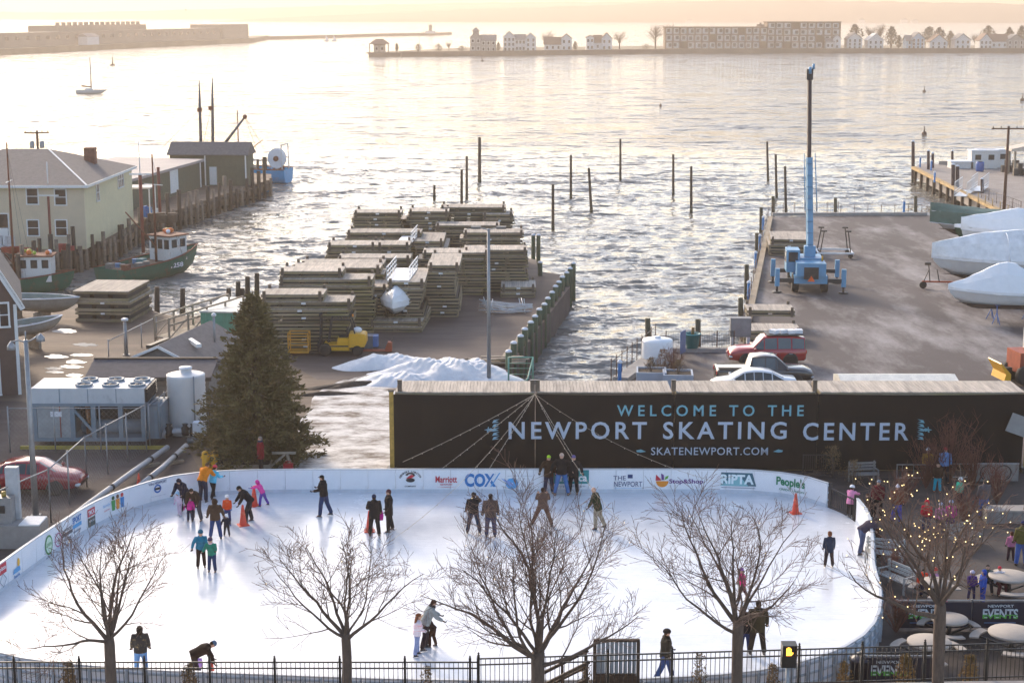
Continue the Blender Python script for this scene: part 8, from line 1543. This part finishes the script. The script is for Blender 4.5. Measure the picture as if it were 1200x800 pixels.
t = T('arched_panel', 'grey panel with dark arched ironwork at the foot of the banner, far right', 'panel', tuple(G(1144, 566))); w_ = G(1193,566).x-G(1144,566).x; MB().box(0,w_,0,.05,.1,.95).build('panel', [m_bgrey], t)
for x in (.5,1.2): MB().tube([(x+.35*math.cos(a_),-.03,.5+.35*math.sin(a_)) for a_ in [math.pi*2*i/16 for i in range(17)]], .025, 5).build('iron_arch', [m_trim], t)
MB().box(0,w_,-.03,-.002,.9,.95).build('rail', [m_galv], t)
def bench(px, py, rz, label, L=1.6, mat=None):
    p = G(px, py); t = T('park_bench', label, 'bench', (p.x, p.y, .01), rz); m = mat or m_bgrey; sm = MB().box(-L/2,L/2,-.05,.05,.42,.46).mesh('seat_slat', [m]); bm_ = MB().box(-L/2,L/2,-.015,.015,-.05,.05).mesh('back_slat', [m])
    for k in range(4): ob('seat_slat', sm, t, (0,-.2+k*.13,0))
    for k in range(3): ob('back_slat', bm_, t, (0,.29,.58+k*.14))
    for x in (-L/2+.06,L/2-.06):
        MB().box(x-.03,x+.03,-.26,-.20,0,.62).build('leg', [m], t); MB().box(x-.03,x+.03,.305,.36,0,.95).build('leg', [m], t); MB().box(x-.03,x+.03,-.26,.30,.62,.66).build('arm_rest', [m], t)
bench(1012, 566, R(8), 'weathered wooden armchair bench behind the right boards', 1.3); bench(1036, 660, R(-20), 'pale grey bench outside the right boards', 1.5, M('pale_bench', (.40,.40,.38), .7)); bench(1049, 690, R(-60), 'second pale bench behind the right boards, lower down', 1.5, M('pale_bench', (.40,.40,.38), .7)); bench(1130, 640, R(30), 'grey bench near the magenta jacket child', 1.6)
for k, (x, y, w_, h, lb, n) in enumerate(((975,560,1.6,1.5,'olive brown shrub beside the steel crowd barrier',400),(1000,572,1.2,1.3,'straw coloured shrub by the wooden armchair bench',300))): q = G(x, y); shrub((q.x, q.y, 0), w_, h, lb, m_dry, 100+k, n)
for k, (x, y, w_, h, lb) in enumerate(((1085,572,2.4,2.4,'red brown bare bush at the middle foot of the banner'),(1112,566,2.6,3.1,'tallest red brown bare bush before the right banner'),(1140,574,2.6,2.4,'red brown bare bush left of the arched panel'),(1168,590,2.2,2.0,'red brown bare bush beside the grey jacket person'),(1060,590,1.6,1.6,'small red brown bush behind the rust jacket person'),(1045,680,1.6,1.3,'brown tangled bush outside the right boards'),(1130,612,1.8,1.5,'low red brown bush in the plaza middle'),(1050,740,1.6,1.2,'brown tangled bush beside the navy barrier end'))): q = G(x, y); shrub((q.x, q.y, 0), w_, h, lb, m_red, 120+k, 120, True)
q = G(1178, 610); t = T('kiosk_box', 'pale equipment case on the plaza near the right edge', 'case', (q.x, q.y, .01)); MB().box(-.9,.9,-.4,.4,.0,.5).build('case', [m_bgrey], t); MB().box(-.92,.92,-.42,.42,.5,.56).build('lid', [m_tabl], t)
q = G(1008, 775, .8); t = T('waste_bin', 'dark waste bin outside the lower right bend of the boards', 'bin', (q.x, q.y, .01)); MB().lathe([(.30,0),(.34,.85),(.36,.86),(.36,.92),(.1,1.05)], 14).build('bin_body', [m_navy], t); MB().lathe([(.12,1.04),(.12,1.1),(0,1.1)], 10).build('lid', [m_trim], t)
# ------------------------------------------------------------------ air
hm = bpy.data.materials.new('pale_haze'); hm.use_nodes = True; hn = hm.node_tree.nodes; hn.remove(hn['Principled BSDF'])
pv = hn.new('ShaderNodeVolumePrincipled'); pv.inputs['Color'].default_value = (.76, .64, .53, 1); pv.inputs['Density'].default_value = HAZE_DENSITY; pv.inputs['Anisotropy'].default_value = .35
hm.node_tree.links.new(pv.outputs[0], hn['Material Output'].inputs['Volume'])
tag(MB().box(-9500, 9500, -400, 9500, -4.6, 95).build('haze', [hm]), kind='stuff')
